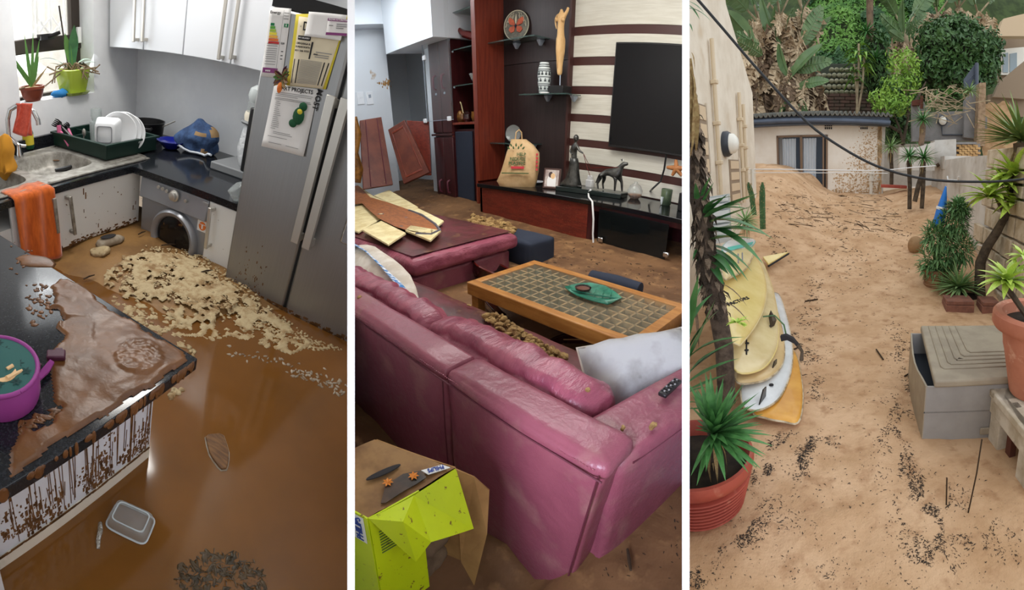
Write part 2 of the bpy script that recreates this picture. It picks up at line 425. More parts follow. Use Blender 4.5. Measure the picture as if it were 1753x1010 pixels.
# ---- upper cabinets
CF = 2.4; CB = 1.045
xs = [K.Y(q, 90, CF).x for q in (187, 245, 313, 397, 470)]
def bar_handle(door, a, b_, out, t=.014, stand=.045, mat_='handle_alu'):
    a, b_ = V(a), V(b_); o = V(out)*stand; u = (b_-a).normalized()
    side = u.cross(V(out)).normalized()
    R = Matrix((side, u, V(out))).transposed()
    m_ = MB(); m_.box((a+b_)/2+o, (t*1.5, (b_-a).length, t), R=R)
    for e, k in ((a, 1), (b_, -1)): m_.box(e+u*k*t+o/2, (t*1.4, t*1.4, stand), R=R)
    return part('handle', m_, mat_, door, bevel=.003)
for i, (a, m_, b_, lb) in enumerate(((xs[0], xs[1], xs[2], 'white wall cabinet in the corner above the dish rack and black pot'), (xs[2], xs[3], xs[4], 'white wall cabinet above the denim cloth, beside the fridge'))):
    c = thing('wall_cabinet', lb, 'cabinet', ((a+b_)/2, YB, CB))
    part('body', MB().bb(a, b_, CF+.022, YB, CB, 1.75), 'white_laminate_clean', c)
    for (u0, u1, hx) in ((a, m_, 237 if i == 0 else 387), (m_, b_, 252 if i == 0 else 408)):
        d = part('door', MB().bb(u0+.003, u1-.003, CF, CF+.02, CB, 1.75), 'white_laminate_clean', c, bevel=.004)
        x = K.Y(hx, 60, CF).x; zz = K.Y(hx, (72 if i == 0 else 104), CF).z
        bar_handle(d, (x, CF, zz), (x, CF, zz+.38), (0, -1, 0))
# ---- base units
c = thing('base_cabinet', 'white mud-splashed base cabinet under the sink', 'cabinet', (LF, 1.6, 0))
part('body', MB().bb(LF-.034, XL, .9, BF+.02, -.05, ZC-.17), 'white_laminate', c)
XD = LF-.012
ya, yb_ = K.X(98, 400, XD).y, 1.985
d = part('door', MB().bb(XD-.02, XD, ya, yb_, .05, ZC-.045), 'white_laminate', c, bevel=.003)
bar_handle(d, K.X(121, 398, XD), K.X(112, 333, XD), (1, 0, 0), mat_='steel')
d = part('door', MB().bb(XD-.02, XD, 1.02, ya-.006, .05, ZC-.045), 'white_laminate', c, bevel=.003)
bar_handle(d, K.X(92, 395, XD), K.X(85, 336, XD), (1, 0, 0), mat_='steel')
part('plinth', MB().bb(XD-.06, XD-.015, .95, 1.95, -.05, .052), 'mud_stain', c)
m_ = MB()
random.seed(3)
for _ in range(34):
    p = K.X(random.uniform(112, 246), random.uniform(315, 400), XD+.001)
    if p.z < .07 or p.z > ZC-.06: continue
    r = random.uniform(.002, .008); m_.box(p, (.0015, r, r*random.choice((1, 1, 1, 5))))
for _ in range(70):
    y = random.uniform(ya, yb_); m_.box((XD+.001, y, .055+random.random()**2*.03), (.0015, random.uniform(.006, .03), random.uniform(.003, .012)))
part('mud_splash', m_, 'mud_stain', c, kind='stuff', smooth=0)
# washing machine
xa, xz = LF+.07, K.Y(352, 400, BF+.02).x
wm = thing('washing_machine', 'silver washing machine half buried in mud under the worktop', 'washing machine', ((xa+xz)/2, BF, 0))
YW = BF+.025
part('body', MB().bb(xa, xz, YW, YB-.1, -.1, ZC-.045), 'washer_silver', wm, bevel=.006)
part('control_panel', MB().slab([(xa, YW-.03, .27), (xa, YW-.012, ZC-.045), (xa, YW+.01, ZC-.045), (xa, YW+.01, .27)], (xz-xa, 0, 0)), 'washer_silver', wm, bevel=.006)
YP = YW-.03
kc = K.Y(299, 335, YP); RX = Matrix.Rotation(pi/2, 3, 'X')
part('dial', MB().lathe([(.034, 0), (.034, .008), (.026, .012), (.024, .028), (.02, .03)], 20, kc, RX), 'handle_alu', wm)
for q in ((272, 320), (279, 323), (286, 327), (318, 344)):
    part('button', MB().lathe([(.011, 0), (.010, .009)], 10, K.Y(*q, YP), RX), 'handle_alu', wm)
part('badge', MB().box(K.Y(352, 349, YP-.002), (.04, .004, .018)), 'ink_grey', wm, bevel=.002)
rc = K.Y(300, 400, YW); R_o = (K.Y(338, 410, YW).x-K.Y(263, 380, YW).x)/2; rc.z = K.Y(298, 357, YW).z-R_o
prof = [(R_o, 0), (R_o*1.0, .03), (R_o*.93, .045), (R_o*.82, .04), (R_o*.76, .02), (R_o*.76, 0)]
part('door_ring', MB().lathe(prof, 40, rc, RX, cap=False), 'washer_silver', wm, smooth=60)
part('door_glass', MB().lathe([(R_o*.77, .012), (R_o*.6, .02), (R_o*.3, .024), (.01, .025)], 32, rc, RX), 'washer_dark', wm)
lc = K.Y(347, 385, YW-.002)
st = part('energy_sticker', MB().box(lc, (.075, .002, .085)), 'paper_white', wm)
part('sticker_print', MB().lathe([(.026, 0), (.026, .001)], 20, lc+V((0, -.002, -.008)), RX).box(lc+V((0, -.002, .03)), (.05, .001, .01)), 'orange_print', st)
part('sticker_arrow', MB().box(lc+V((0, -.0035, -.012)), (.01, .001, .026)).box(lc+V((0, -.0035, .002)), (.05, .001, .003)), 'paper_white', st)
part('knob_print', text_mb('15', .03, frame(K.Y(322, 335, YP-.001), (1, 0, 0), (0, 0, 1))), 'ink_grey', wm)
# narrow cabinet
nx0, nx1 = xz+.006, K.Y(412, 400, YW).x
c = thing('base_cabinet', 'narrow white base cabinet with a tall handle between washing machine and fridge', 'cabinet', ((nx0+nx1)/2, YW, 0))
part('body', MB().bb(nx0, nx1+.05, YW+.02, YB-.1, -.05, ZC-.045), 'white_laminate_clean', c)
d = part('door', MB().bb(nx0, nx1+.05, YW-.015, YW+.005, .035, ZC-.045), 'white_laminate', c, bevel=.004)
bar_handle(d, K.Y(360, 422, YW-.015), K.Y(368, 353, YW-.015), (0, -1, 0))
# worktop with hole for the sink
wt = MB()
sy0, sy1, sx0, sx1 = .95, 2.06, -2.66, -1.99
wt.bb(LF-.06, LF, .8, YB, ZC-.04, ZC).bb(XL, sx0, .8, YB, ZC-.04, ZC).bb(sx0, sx1, sy1, YB, ZC-.04, ZC).bb(sx0, sx1, .8, sy0, ZC-.04, ZC).bb(LF, -1.12, BF, YB, ZC-.04, ZC)
solo('worktop', wt, 'black_granite', 'black speckled granite worktop running round the corner under the dish rack', 'worktop', base=(LF, BF, ZC-.04))
solo('splashback', MB().bb(XL, XL+.03, .9, YB, ZC, ZC+.075), 'black_granite', 'low black granite upstand along the wall under the window', 'splashback')
# sink
sk = thing('sink', 'stainless steel sink with two bowls and a ribbed drainer', 'sink', (sx1, 1.5, ZC))
def sq(cx_, cy_, a, b_, z, n=32, e=4.0):
    out = []
    for j in range(n):
        t = 2*pi*j/n; c_, s_ = cos(t), sin(t)
        out.append(V((cx_+a*math.copysign(abs(c_)**(2/e), c_), cy_+b_*math.copysign(abs(s_)**(2/e), s_), z)))
    return out
def bowl(cx_, cy_, a, b_, ox0, ox1, oy0, oy1, dp):
    m_ = MB(); rim = sq(cx_, cy_, a, b_, ZC+.006)
    outer = []
    for p in rim:
        q = V((p.x-cx_, p.y-cy_, 0)); k = 1e9
        for v_, lo_, hi_ in ((q.x, ox0-cx_, ox1-cx_), (q.y, oy0-cy_, oy1-cy_)):
            if v_ > 1e-6: k = min(k, hi_/v_)
            elif v_ < -1e-6: k = min(k, lo_/v_)
        outer.append(V((cx_+q.x*k, cy_+q.y*k, ZC+.006)))
    m_.rings([outer, rim, sq(cx_, cy_, a*.96, b_*.97, ZC-.01), sq(cx_, cy_, a*.9, b_*.92, ZC-dp*.8), sq(cx_, cy_, a*.78, b_*.8, ZC-dp), sq(cx_, cy_, a*.1, b_*.1, ZC-dp-.003)], cap=False)
    m_.f.append(tuple(range(len(m_.v)-32, len(m_.v)))); m_.mi.append(0)
    return m_
part('bowl', bowl(-2.34, 1.56, .235, .22, sx0, sx1, 1.315, 1.83, .10), 'steel', sk, smooth=50, recalc=False)
part('bowl', bowl(-2.34, 1.11, .235, .17, sx0, sx1, .92, 1.315, .10), 'steel', sk, smooth=50, recalc=False)
m_ = MB().bb(sx0, sx1, 1.83, 2.12, ZC, ZC+.006)
part('drainer', m_, 'steel', sk, bevel=.003)
for i in range(5): part('drainer_rib', MB().bb(-2.05-.11*i, -2.04-.11*i, 1.86, 2.09, ZC+.006, ZC+.012), 'steel', sk, bevel=.003)
part('rim', MB().tube([p for p in sq((sx0+sx1)/2, 1.52, (sx1-sx0)/2+.008, .60, ZC+.006, 40, 12)]+[sq((sx0+sx1)/2, 1.52, (sx1-sx0)/2+.008, .60, ZC+.006, 40, 12)[0]], .007, 6), 'steel', sk)
# dishes in the sink
p = K.Z(100, 279, ZC-.085)
solo('strainer_cup', MB().lathe([(.05, 0), (.062, .03), (.066, .034), (.056, .03), (.045, .008)], 18, p).lathe([(.068, .032), (.072, .036), (.066, .04)], 18, p), 'wood_dirt', 'round brown strainer lying in the sink bowl', 'strainer')
p = K.Z(112, 289, ZC-.08)
solo('scrub_brush', MB().tube([p+V((-.02, -.07, 0)), p, p+V((.01, .09, .01))], [.012, .018, .010], 8), 'black_plastic', 'black brush handle lying in the sink bowl', 'brush')
# faucet
fb = K.Z(34, 270, ZC)
fa = thing('faucet', 'chrome swan-neck tap behind the sink under a coral towel', 'faucet', fb)
def fp(x, y): return K.ax(x, y, 0, fb.x+(x-34)*.003)
part('base', MB().lathe([(.03, 0), (.03, .03), (.022, .05), (.02, .09)], 16, fb), 'chrome', fa)
part('spout', MB().tube([fb+V((0, 0, .08)), fp(15, 235), fp(13, 205), fp(17, 188), fp(28, 181), fp(45, 182), fp(58, 192), fp(65, 206), fp(66, 214)], .017, 10), 'chrome', fa, smooth=80)
part('lever', MB().tube([fb+V((0, 0, .08)), fp(45, 250)], [.014, .009], 8), 'chrome', fa)
# coral towel over the spout
m_ = MB()
def tw(u, v):
    x = 21+u*(27+6*v); yy = 176+max(0, v-.12)*(62+6*u-8*abs(u-.5)); p = fp(x, yy)
    return p+V((.05-.05*abs(v-.1)+.018*sin(u*9+v*3)+.01*v, 0, 0))
m_.grid(tw, 12, 12)
o = solo('hand_towel', m_, 'coral_towel', 'coral dish towel hanging over the tap spout', 'towel', smooth=180)
s_ = o.modifiers.new('thick', 'SOLIDIFY'); s_.thickness = .01
# orange towel over the front edge
m_ = MB()
tA, tB = K.Z(12, 321, ZC+.012), K.Z(84, 309, ZC+.012)
y0_, y1_ = tA.y-.06, K.X(88, 330, LF).y
def to(u, v):
    y = y0_+(y1_-y0_)*u+.012*sin(v*4)*(u-.3)+.05*max(0, v-.3)*u
    if v < .18: return V((LF-.13+v/.18*.14, y, ZC+.014+.004*sin(u*12)))
    k = (v-.18)/.82
    return V((LF+.014+.010*sin(u*14+k*2)+.02*k, y, ZC+.012-k*.425))
m_.grid(to, 18, 20)
o = solo('towel', m_, 'orange_towel', 'bright orange towel hanging over the worktop edge in front of the sink', 'towel', smooth=180)
s_ = o.modifiers.new('thick', 'SOLIDIFY'); s_.thickness = .012
# ochre cloth by the tap, at the left edge
m_ = MB(); p = K.Z(16, 285, ZC+.03)
m_.ball(p+V((0, -.02, .06)), (.06, .07, .13), 14, 10).noise(.05, 14, 3)
solo('cleaning_cloth', m_, 'ochre_cloth', 'ochre cloth bunched beside the tap over the left sink bowl', 'cloth', smooth=180)
# detergent bottle
p = K.Z(49, 254, ZC+.006)
bt = thing('detergent_bottle', 'detergent bottle with a yellow label standing behind the tap', 'bottle', p)
part('body', MB().lathe([(.035, 0), (.04, .01), (.04, .11), (.03, .14), (.014, .155), (.014, .17)], 16, p, sx=1.25), 'green_felt', bt)
part('bottle_label', MB().lathe([(.0405, .03), (.0405, .1)], 16, p, sx=1.25, cap=False), 'paper_yellow', bt)
part('cap', MB().lathe([(.016, .17), (.016, .19), (.01, .2)], 12, p), 'orange_print', bt)
# dish rack
r0_, r1_ = K.Z(180, 276, ZC+.012), K.Z(244, 250, ZC+.012)
rx0, rx1, ry0, ry1 = -2.68, -2.10, 1.83, 2.29
rk = thing('dish_rack', 'dark green plastic dish rack on the drainer', 'dish rack', ((rx0+rx1)/2, (ry0+ry1)/2, ZC+.01))
zb, zt = ZC+.014, ZC+.10
m_ = MB().bb(rx0, rx1, ry0, ry1, zb, zb+.008)
part('tray', m_, 'rack_green', rk)
for a in ((rx0, rx0+.008, ry0, ry1), (rx1-.008, rx1, ry0, ry1), (rx0, rx1, ry0, ry0+.008), (rx0, rx1, ry1-.008, ry1)): part('side', MB().bb(*a, zb, zt), 'rack_green', rk, bevel=.003)
part('rim', MB().bb(rx0-.015, rx0+.01, ry0-.015, ry1+.015, zt-.004, zt+.008).bb(rx1-.01, rx1+.015, ry0-.015, ry1+.015, zt-.004, zt+.008).bb(rx0, rx1, ry0-.015, ry0+.01, zt-.004, zt+.008).bb(rx0, rx1, ry1-.01, ry1+.015, zt-.004, zt+.008), 'rack_green', rk)
part('divider', MB().bb(rx0+.17, rx0+.178, ry0, ry0+.2, zb, zt-.005).bb(rx0, rx0+.178, ry0+.2, ry0+.208, zb, zt-.005), 'rack_green', rk)
for i in range(6): part('prong', MB().bb(rx1-.05-.055*i, rx1-.044-.055*i, ry0+.02, ry1-.02, zb, zb+.035), 'rack_green', rk)
# plates standing on edge
pl = [(197, 216, 31), (206, 218, 31), (216, 220, 30)]
pR = Matrix.Rotation(radians(90), 3, 'X')
first = None
for i, (px_, py_, rr_) in enumerate(((203, 219, 33), (211, 221, 33), (219, 223, 31))):
    c0 = K.D(px_, py_, 3.02); R_ = K.m(c0, rr_)*1.0
    d_ = V((.62, -.78, .12)).normalized()
    Rm = d_.to_track_quat('Z', 'Y').to_matrix()
    c0.z = zb+R_*.97
    t = thing('dinner_plate', 'white dinner plate standing on edge in the dish rack, ' + ('nearest the square bowl', 'middle one of the three', 'nearest the black pot')[i], 'plate', c0, group='white plates in the dish rack')
    part('dish_face', MB().lathe([(R_*.02, -.004), (R_*.6, -.004), (R_*.98, .012), (R_, .016), (R_*.97, .019), (R_*.62, .003), (R_*.02, .003)], 36, c0, Rm), 'white_china', t, smooth=40)
    part('foot_ring', MB().lathe([(R_*.55, -.009), (R_*.58, -.009), (R_*.58, -.002), (R_*.55, -.002)], 30, c0, Rm, cap=False), 'white_china', t)
# square bowl, upside down on its side, its foot towards us
bc = K.D(183, 227, 2.98)
n_ = V((.55, -.83, .08)).normalized(); Fm = frame(bc, V((0, 0, 1)).cross(n_), V((0, 0, 1)))
sb = thing('serving_bowl', 'square white bowl standing on its side in the dish rack before the plates', 'bowl', bc)
m_ = MB(); hs = (.07, .095, .125)
def sring(a, z, e=7): return [Fm @ V((p.x, p.y, z)) for p in sq(0, 0, a, a, 0, 32, e)]
m_.rings([sring(.06, .06), sring(.068, .055), sring(.088, -.045), sring(.083, -.045), sring(.06, .045), sring(.01, .048)])
part('body', m_, 'white_china', sb, smooth=40)
part('foot', MB().rings([sring(.052, .06), sring(.052, .0665), sring(.047, .0665), sring(.047, .061)], cap=False), 'grey_line', sb)
# glass and utensils
p = K.D(165, 250, 3.35); p.z = zb+.008
solo('wine_glass', MB().lathe([(.032, 0), (.03, .004), (.006, .01), (.005, .10), (.03, .125), (.042, .16), (.04, .21), (.038, .21), (.04, .16), (.028, .128)], 18, p), 'clear_glass', 'clear stemmed glass behind the square white bowl in the rack', 'glass', smooth=50)
p = K.D(163, 245, 3.2); p.z = zb+.008
solo('tumbler', MB().lathe([(.033, 0), (.042, .15), (.039, .15), (.03, .01)], 18, p), 'clear_glass', 'clear tumbler beside the square white bowl in the rack', 'glass', smooth=50)
for i, (a, b_, hk) in enumerate((((133, 239), (96, 207), 'fork'), ((127, 240), (113, 211), 'spoon'))):
    q0 = K.D(*a, 3.15); q0.z = zb+.02; q1 = K.D(*b_, 3.25)
    t = thing('kitchen_utensil', ('black slotted pasta spoon leaning left in the rack', 'pink-handled black slotted spoon leaning in the rack')[i], 'utensil', q0, group='utensils in the dish rack')
    u = (q1-q0); part('handle', MB().tube([q0, q0+u*.72], [.014, .01], 8), ('black_plastic', 'pink_handle')[i], t)
    e = q0+u*.72; s_ = u.cross(V((.6, -.8, 0))).normalized()
    part('head', MB().tube([e, e+u*.12], [.01, .02], 8), 'black_plastic', t)
    for k in (-2, -1, 0, 1, 2): part('tooth', MB().tube([e+u*.1+s_*k*.009, e+u*.22+s_*k*.013+V((.01, -.02, 0)), e+u*.29+s_*k*.012+V((.02, -.035, 0))], [.006, .005, .003], 5), 'black_plastic', t)
q0 = K.D(118, 242, 3.1); q0.z = zb+.02
solo('spatula', MB().tube([q0, q0+(K.D(104, 226, 3.2)-q0)], [.011, .012], 8).box(K.D(101, 221, 3.2), (.012, .03, .05)), 'pink_handle', 'pink spatula leaning at the left end of the rack', 'utensil')
q0 = K.D(141, 243, 3.1); q0.z = zb+.02; q1 = K.D(144, 232, 3.1)
solo('teaspoon', MB().tube([q0, q1], .005, 6).ball(q1+V((0, 0, .02)), (.016, .012, .026), 10, 6), 'steel', 'steel spoon standing in the middle of the rack', 'spoon')
# pot
p = K.Z(251, 228, ZC); p = V((-2.42, 2.52, ZC)); 
pt = thing('cooking_pot', 'black cooking pot with two handles in the corner of the worktop', 'pot', p)
part('body', MB().lathe([(.10, 0), (.125, .02), (.135, .125), (.14, .13), (.132, .13), (.12, .02), (.02, .012)], 28, p), 'black_plastic', pt, smooth=40)
for s_ in (V((.62, -.75, 0)), V((-.62, .75, 0))):
    t_ = V((-s_.y, s_.x, 0)); q = p+s_*.135+V((0, 0, .1))
    part('handle', MB().tube([q-t_*.045, q-t_*.04+s_*.035, q+t_*.04+s_*.035, q+t_*.045], .011, 8), 'black_plastic', pt)
q0 = p+V((.03, 0, .12))
solo('ladle_handle', MB().tube([q0+V((-.02, 0, -.08)), q0+V((.19, .07, .04))], .005, 6), 'steel', 'thin steel ladle handle sticking out of the black pot', 'ladle')
p = V((-2.10, 2.45, ZC))
solo('mixing_bowl', MB().lathe([(.04, 0), (.06, .012), (.105, .06), (.11, .062), (.108, .057), (.06, .02), (.02, .012)], 28, p), 'blue_bowl', 'small royal blue bowl on the worktop beside the pot', 'bowl', smooth=45)
# denim bundle
p = K.Z(343, 262, ZC)
db = thing('denim_cloth', 'crumpled blue denim cloth with a pale cord heaped on the worktop', 'cloth', p)
m_ = MB().ball(p+V((-.01, 0, .10)), (.135, .11, .12), 26, 18)
st_ = 0
for i, v_ in enumerate(m_.v):
    q = v_-p; k = 1+.5*noise.noise(q*9)+.25*noise.noise(q*22); m_.v[i] = p+V((q.x*(1.35-q.z*2.6)*k, q.y*(1.3-q.z*2.4)*k, max(0, q.z*(1+.25*noise.noise(q*7)))))
m_.mi = [1 if (sum((m_.v[i] for i in f), V())/len(f)-p).dot(V((.8, -.6, 0))) > .06 and noise.noise(m_.v[f[0]]*9) > .12 else 0 for f in m_.f]
part('folds', m_, ['denim', 'denim_mud'], db, smooth=180, sub=1)
m_ = MB().tube([p+V((-.17, -.06, .02))+V((i*.04, -.05-.03*sin(i*.8), .03*max(0, sin(i*.9)))) for i in range(10)], .008, 8)
part('cord', m_, 'cord_white', db, smooth=80)
# grey box and jug in a plastic bag
p = K.Z(384, 290, ZC); Y_ = p.y
solo('steel_scale', MB().bb(-1.63, -1.12, 2.30, 2.62, ZC, ZC+.05), 'grey_box', 'flat grey box on the worktop under the bagged jug', 'box', bevel=.008)
p = K.Z(411, 272, ZC+.05); p = V((-1.42, 2.42, ZC+.05))
jg = thing('blender_jug', 'tall white jug in a crumpled plastic bag standing beside the fridge', 'jug', p)
m_ = MB().lathe([(.055, 0), (.075, .03), (.085, .12), (.07, .22), (.06, .27), (.03, .275)], 22, p); m_.noise(.02, 18, 4)
part('plastic_bag', m_, 'bag_white', jg, smooth=180)
part('bag_collar', MB().lathe([(.085, .262), (.09, .272), (.08, .282), (.06, .28)], 24, p, cap=False), 'grey_box', jg)
part('lid', MB().lathe([(.07, .28), (.075, .31), (.07, .33), (.064, .33)], 24, p), 'cream_plastic', jg)
part('measuring_band', MB().lathe([(.064, .33), (.064, .385), (.055, .385)], 24, p), 'clear_glass', jg)
part('cap', MB().lathe([(.056, .385), (.07, .42), (.062, .46), (.03, .48), (.005, .485)], 24, p), 'lens_glass', jg)
m_ = MB().bb(K.Y(421, 225, 2.30).x, K.Y(432, 225, 2.30).x, 2.30, 2.36, ZC+.05, ZC+.42)
solo('appliance_stand', m_, 'black_plastic', 'black appliance edge showing between the bagged jug and the fridge', 'appliance', bevel=.01)
# crumpled clear film at worktop edge
m_ = MB(); p = V((-1.17, 1.97, ZC))
m_.ball(p+V((0, 0, .045)), (.035, .09, .055), 14, 10).noise(.03, 25, 8)
for v_ in m_.v: v_.z = max(v_.z, ZC+.002)
solo('plastic_film', m_, 'clear_glass', 'crumpled clear plastic film lying on the worktop against the fridge', 'wrapping', smooth=25)
# ---- window sill
ws = z0w
def spear_plant(px_, py_, lab, leaves, potf, soil='wood_dirt', z=ws, xx=None):
    pass
p = K.X(56, 166, XL-.06); p.z = ws
sc_ = K.m(p)
pp = thing('potted_aloe', 'spiky green plant in a round terracotta pot on the window sill', 'plant', p)
part('pot', MB().lathe([(12*sc_, 0), (17*sc_, 6*sc_), (20*sc_, 18*sc_), (21.5*sc_, 19*sc_), (21.5*sc_, 23*sc_), (18.5*sc_, 23*sc_), (17*sc_, 15*sc_), (2*sc_, 14*sc_)], 26, p), 'terracotta_brown', pp)
part('soil', MB().lathe([(18*sc_, 20*sc_), (8*sc_, 22*sc_), (1*sc_, 22*sc_)], 16, p), 'leaf_dry', pp)
side = V((.55, .83, 0)); fw = V((.83, -.55, 0))
for (dx, dy, w_, m__) in ((-36, 62, 4.5, 'leaf_green'), (-24, 50, 7, 'leaf_green'), (-5, 78, 7, 'leaf_green'), (8, 80, 6, 'leaf_green'), (17, 70, 7, 'leaf_green'), (14, 46, 8, 'leaf_green'), (-14, 34, 7, 'leaf_green'), (28, 32, 4, 'leaf_dry'), (20, 22, 4, 'leaf_dry'), (3, 40, 8, 'leaf_green')):
    a = p+V((0, 0, 21*sc_)); e = a+side*dx*sc_*1.1+V((0, 0, dy*sc_))+fw*random.uniform(-.02, .05)
    part('leaf', MB().blade(a, e-a, (e-a).length, w_*sc_*1.0, droop=.03, up=(.8, -.55, .25), mid=.25, fold=.12), m__, pp, smooth=60)
p = K.X(125, 162, XL-.05); p.z = ws; sc_ = K.m(p)
pp = thing('potted_orchid', 'broad-leaved orchid with bare roots in a square lime green pot on the sill', 'plant', p)
def sqr(a, z): return [p+V((q.x, q.y, z)) for q in sq(0, 0, a, a, 0, 24, 6)]
part('saucer', MB().rings([sqr(19*sc_, 0), sqr(24*sc_, 5*sc_), sqr(21*sc_, 5*sc_), sqr(17*sc_, 3*sc_)]), 'lime_glaze', pp)
part('pot', MB().rings([sqr(17*sc_, 3*sc_), sqr(19*sc_, 10*sc_), sqr(24*sc_, 38*sc_), sqr(22*sc_, 39*sc_), sqr(20*sc_, 30*sc_), sqr(2*sc_, 29*sc_)]), 'lime_glaze', pp)
for (dx, dy, w_, dr, m__) in ((-8, 46, 8, .02, 'leaf_green'), (5, 56, 11, .02, 'leaf_deep'), (28, 34, 15, .5, 'leaf_deep'), (-48, 46, 10, .45, 'leaf_deep'), (-33, 20, 6, .3, 'leaf_dry'), (-24, 22, 11, .5, 'leaf_green'), (34, 24, 14, .4, 'leaf_deep')):
    a = p+V((0, 0, 34*sc_)); e = a+side*dx*sc_*1.15+V((0, 0, dy*sc_+8*sc_))
    part('leaf', MB().blade(a, e-a, (e-a).length*1.05, w_*sc_*1.45, droop=(dr if dr > .1 else .03), mid=.6, fold=.1, n=8, up=((0, 0, 1) if dr > .1 else (.8, -.55, .25))), m__, pp, smooth=60)
for i in range(16):
    a = p+V((random.uniform(-.05, .05), random.uniform(-.05, .05), 36*sc_)); s1 = random.choice((-1, 1, 1))
    m_ = MB().tube([a, a+side*.04*s1+V((0, 0, .05)), a+side*random.uniform(.02, .16)*s1+fw*.03+V((0, 0, random.uniform(-.02, .05))), a+side*random.uniform(.08, .22)*s1+fw*.05+V((0, 0, random.uniform(-.09, .05)))], .005, 5)
    part('root', m_, 'root_brown', pp)
p = K.X(102, 162, XL-.03); p.z = ws
solo('sponge_cloth', MB().ball(p+V((0, 0, .02)), (.05, .07, .025), 14, 8).noise(.02, 22, 2), 'blue_rag', 'crumpled blue rag on the sill between the two pots', 'cloth', smooth=180)
p = K.X(16, 172, XL-.03); p.z = ws
solo('sill_twig', MB().tube([p, p+V((.0, .05, .09)), p+V((0, .13, .1))], .006, 6), 'root_brown', 'thin dry stem on the sill at the left end', 'stem')
# ---- fridge
fx0 = -1.105; FY = 1.84; fxm = -.712; fx1 = .1
fr = thing('fridge', 'tall silver side-by-side fridge with papers on its left door', 'fridge', (-.6, FY+.4, 0))
part('body', MB().bb(fx0, fx1, FY+.07, YB-.02, -.05, 1.33), 'fridge_steel', fr, bevel=.008)
dl = part('door', MB().bb(fx0, fxm-.006, FY, FY+.065, -.02, 1.325), 'fridge_steel', fr, bevel=.012)
dr_ = part('door', MB().bb(fxm+.006, fx1, FY, FY+.065, -.02, 1.325), 'fridge_steel', fr, bevel=.012)
part('gap', MB().bb(fxm-.006, fxm+.006, FY+.01, FY+.07, -.02, 1.325), 'fridge_gap', fr)
part('top_trim', MB().bb(fx0, fx1, FY+.01, YB, 1.327, 1.38), 'fridge_gap', fr)
for d, a, b_ in ((dl, (505, 415), (566, 163)), (dr_, (524, 425), (588, 168))):
    x = (K.Y(*a, FY-.05).x); z0_, z1_ = K.Y(*a, FY-.05).z, K.Y(*b_, FY-.05).z
    x = x if d is dl else x
    bar_handle(d, (x, FY, z0_), (x, FY, z1_), (0, -1, 0), t=.026, stand=.05)
p = K.Y(583, 405, FY-.003)
dp = part('water_dispenser', MB().bb(p.x, p.x+.3, FY-.006, FY+.02, p.z-.03, p.z+.35), 'chrome', fr, bevel=.01)
part('recess', MB().bb(p.x+.012, p.x+.3, FY-.008, FY+.01, p.z-.02, p.z+.34), 'washer_silver', dp)
random.seed(5); m_ = MB()
for _ in range(60):
    q = K.Y(random.uniform(492, 560), 0, FY); q.z = random.uniform(.02, .3)*random.random()+.02; r = random.uniform(.002, .006); m_.box((q.x, FY-.0005, q.z), (r, .001, r*random.uniform(1, 3)))
for _ in range(160):
    m_.box((random.uniform(fx0, -.3), FY-.0005, .002+.02*random.random()**2), (random.uniform(.004, .03), .001, random.uniform(.003, .02)))
part('mud_splash', m_, 'mud_stain', fr, kind='stuff', smooth=0)
# papers on the door
def sheet(name, quad, m__, lab, cat, y=FY-.003, curl=.012, group=None):
    """a sheet of paper lying on the door, corners given left-top, right-top, right-bottom, left-bottom"""
    q = [K.Y(*c, y) for c in quad]; m_ = MB()
    def fn(u, v):
        a = q[0].lerp(q[1], u); b_ = q[3].lerp(q[2], u); p_ = a.lerp(b_, v); p_.y -= curl*(v**3)*(.4+.6*abs(u-.5)*2)*.6+.001; return p_
    m_.grid(fn, 6, 8)
    t = thing(name, lab, cat, (q[0]+q[2])/2)
    o = part('page', m_, m__, t, smooth=180); s_ = o.modifiers.new('thick', 'SOLIDIFY'); s_.thickness = .0012
    def at(u, v, dy=.0022):
        p_ = fn(u, v); p_.y -= dy; return p_
    return t, at
def bars(at, rows, parent, m__, th=.012, name='print'):
    """lines of small print: (u0, u1, v) rows"""
    m_ = MB()
    for u0, u1, v in rows:
        a, b_, c_, d_ = at(u0, v), at(u1, v), at(u1, v+th), at(u0, v+th)
        m_.slab([a, b_, c_, d_], (0, -.0006, 0))
    return part(name, m_, m__, parent, smooth=0, kind='stuff' if len(rows) > 1 else None)
def words(at, txt, u, v, size_u, parent, m__, bold=True, hgt=None):
    a, b_ = at(u-size_u/2, v), at(u+size_u/2, v); up = at(u, v-.05)-at(u, v+.05)
    M_ = frame(at(u, v, .003), b_-a, up)
    m_ = text_mb(txt, hgt or (b_-a).length/max(1, len(txt))*1.7, M_, depth=.0004, bold=bold, width=(b_-a).length)
    return part('lettering', m_, m__, parent, smooth=0)
t, at = sheet('energy_label', ((463, 12), (499, 15), (483, 134), (447, 131)), 'paper_white', 'tall energy rating label at the top left of the fridge door', 'label', curl=0)
words(at, 'Energy', .3, .07, .5, t, 'ink')
for i in range(7): bars(at, [(.14, .32+.055*i, .215+.043*i)], t, 'eg%d' % (i+1), th=.036, name='rating_bar')
bars(at, [(.78, .98, .21)], t, 'eg1', th=.05, name='rating_arrow'); words(at, 'A', .88, .235, .08, t, 'paper_white')
bars(at, [(.1, .6, v/100) for v in (50, 53, 57, 60, 63, 66, 69, 72, 76, 80)]+[(.72, .95, .06), (.72, .95, .1), (.72, .95, .14)], t, 'ink_grey', th=.008)
bars(at, [(.68, .69, .03), ], t, 'ink_grey', th=.86)
words(at, 'E20', .83, .49, .16, t, 'ink'); bars(at, [(.8, .9, .6), (.8, .9, .66), (.8, .9, .71)], t, 'ink', th=.012)
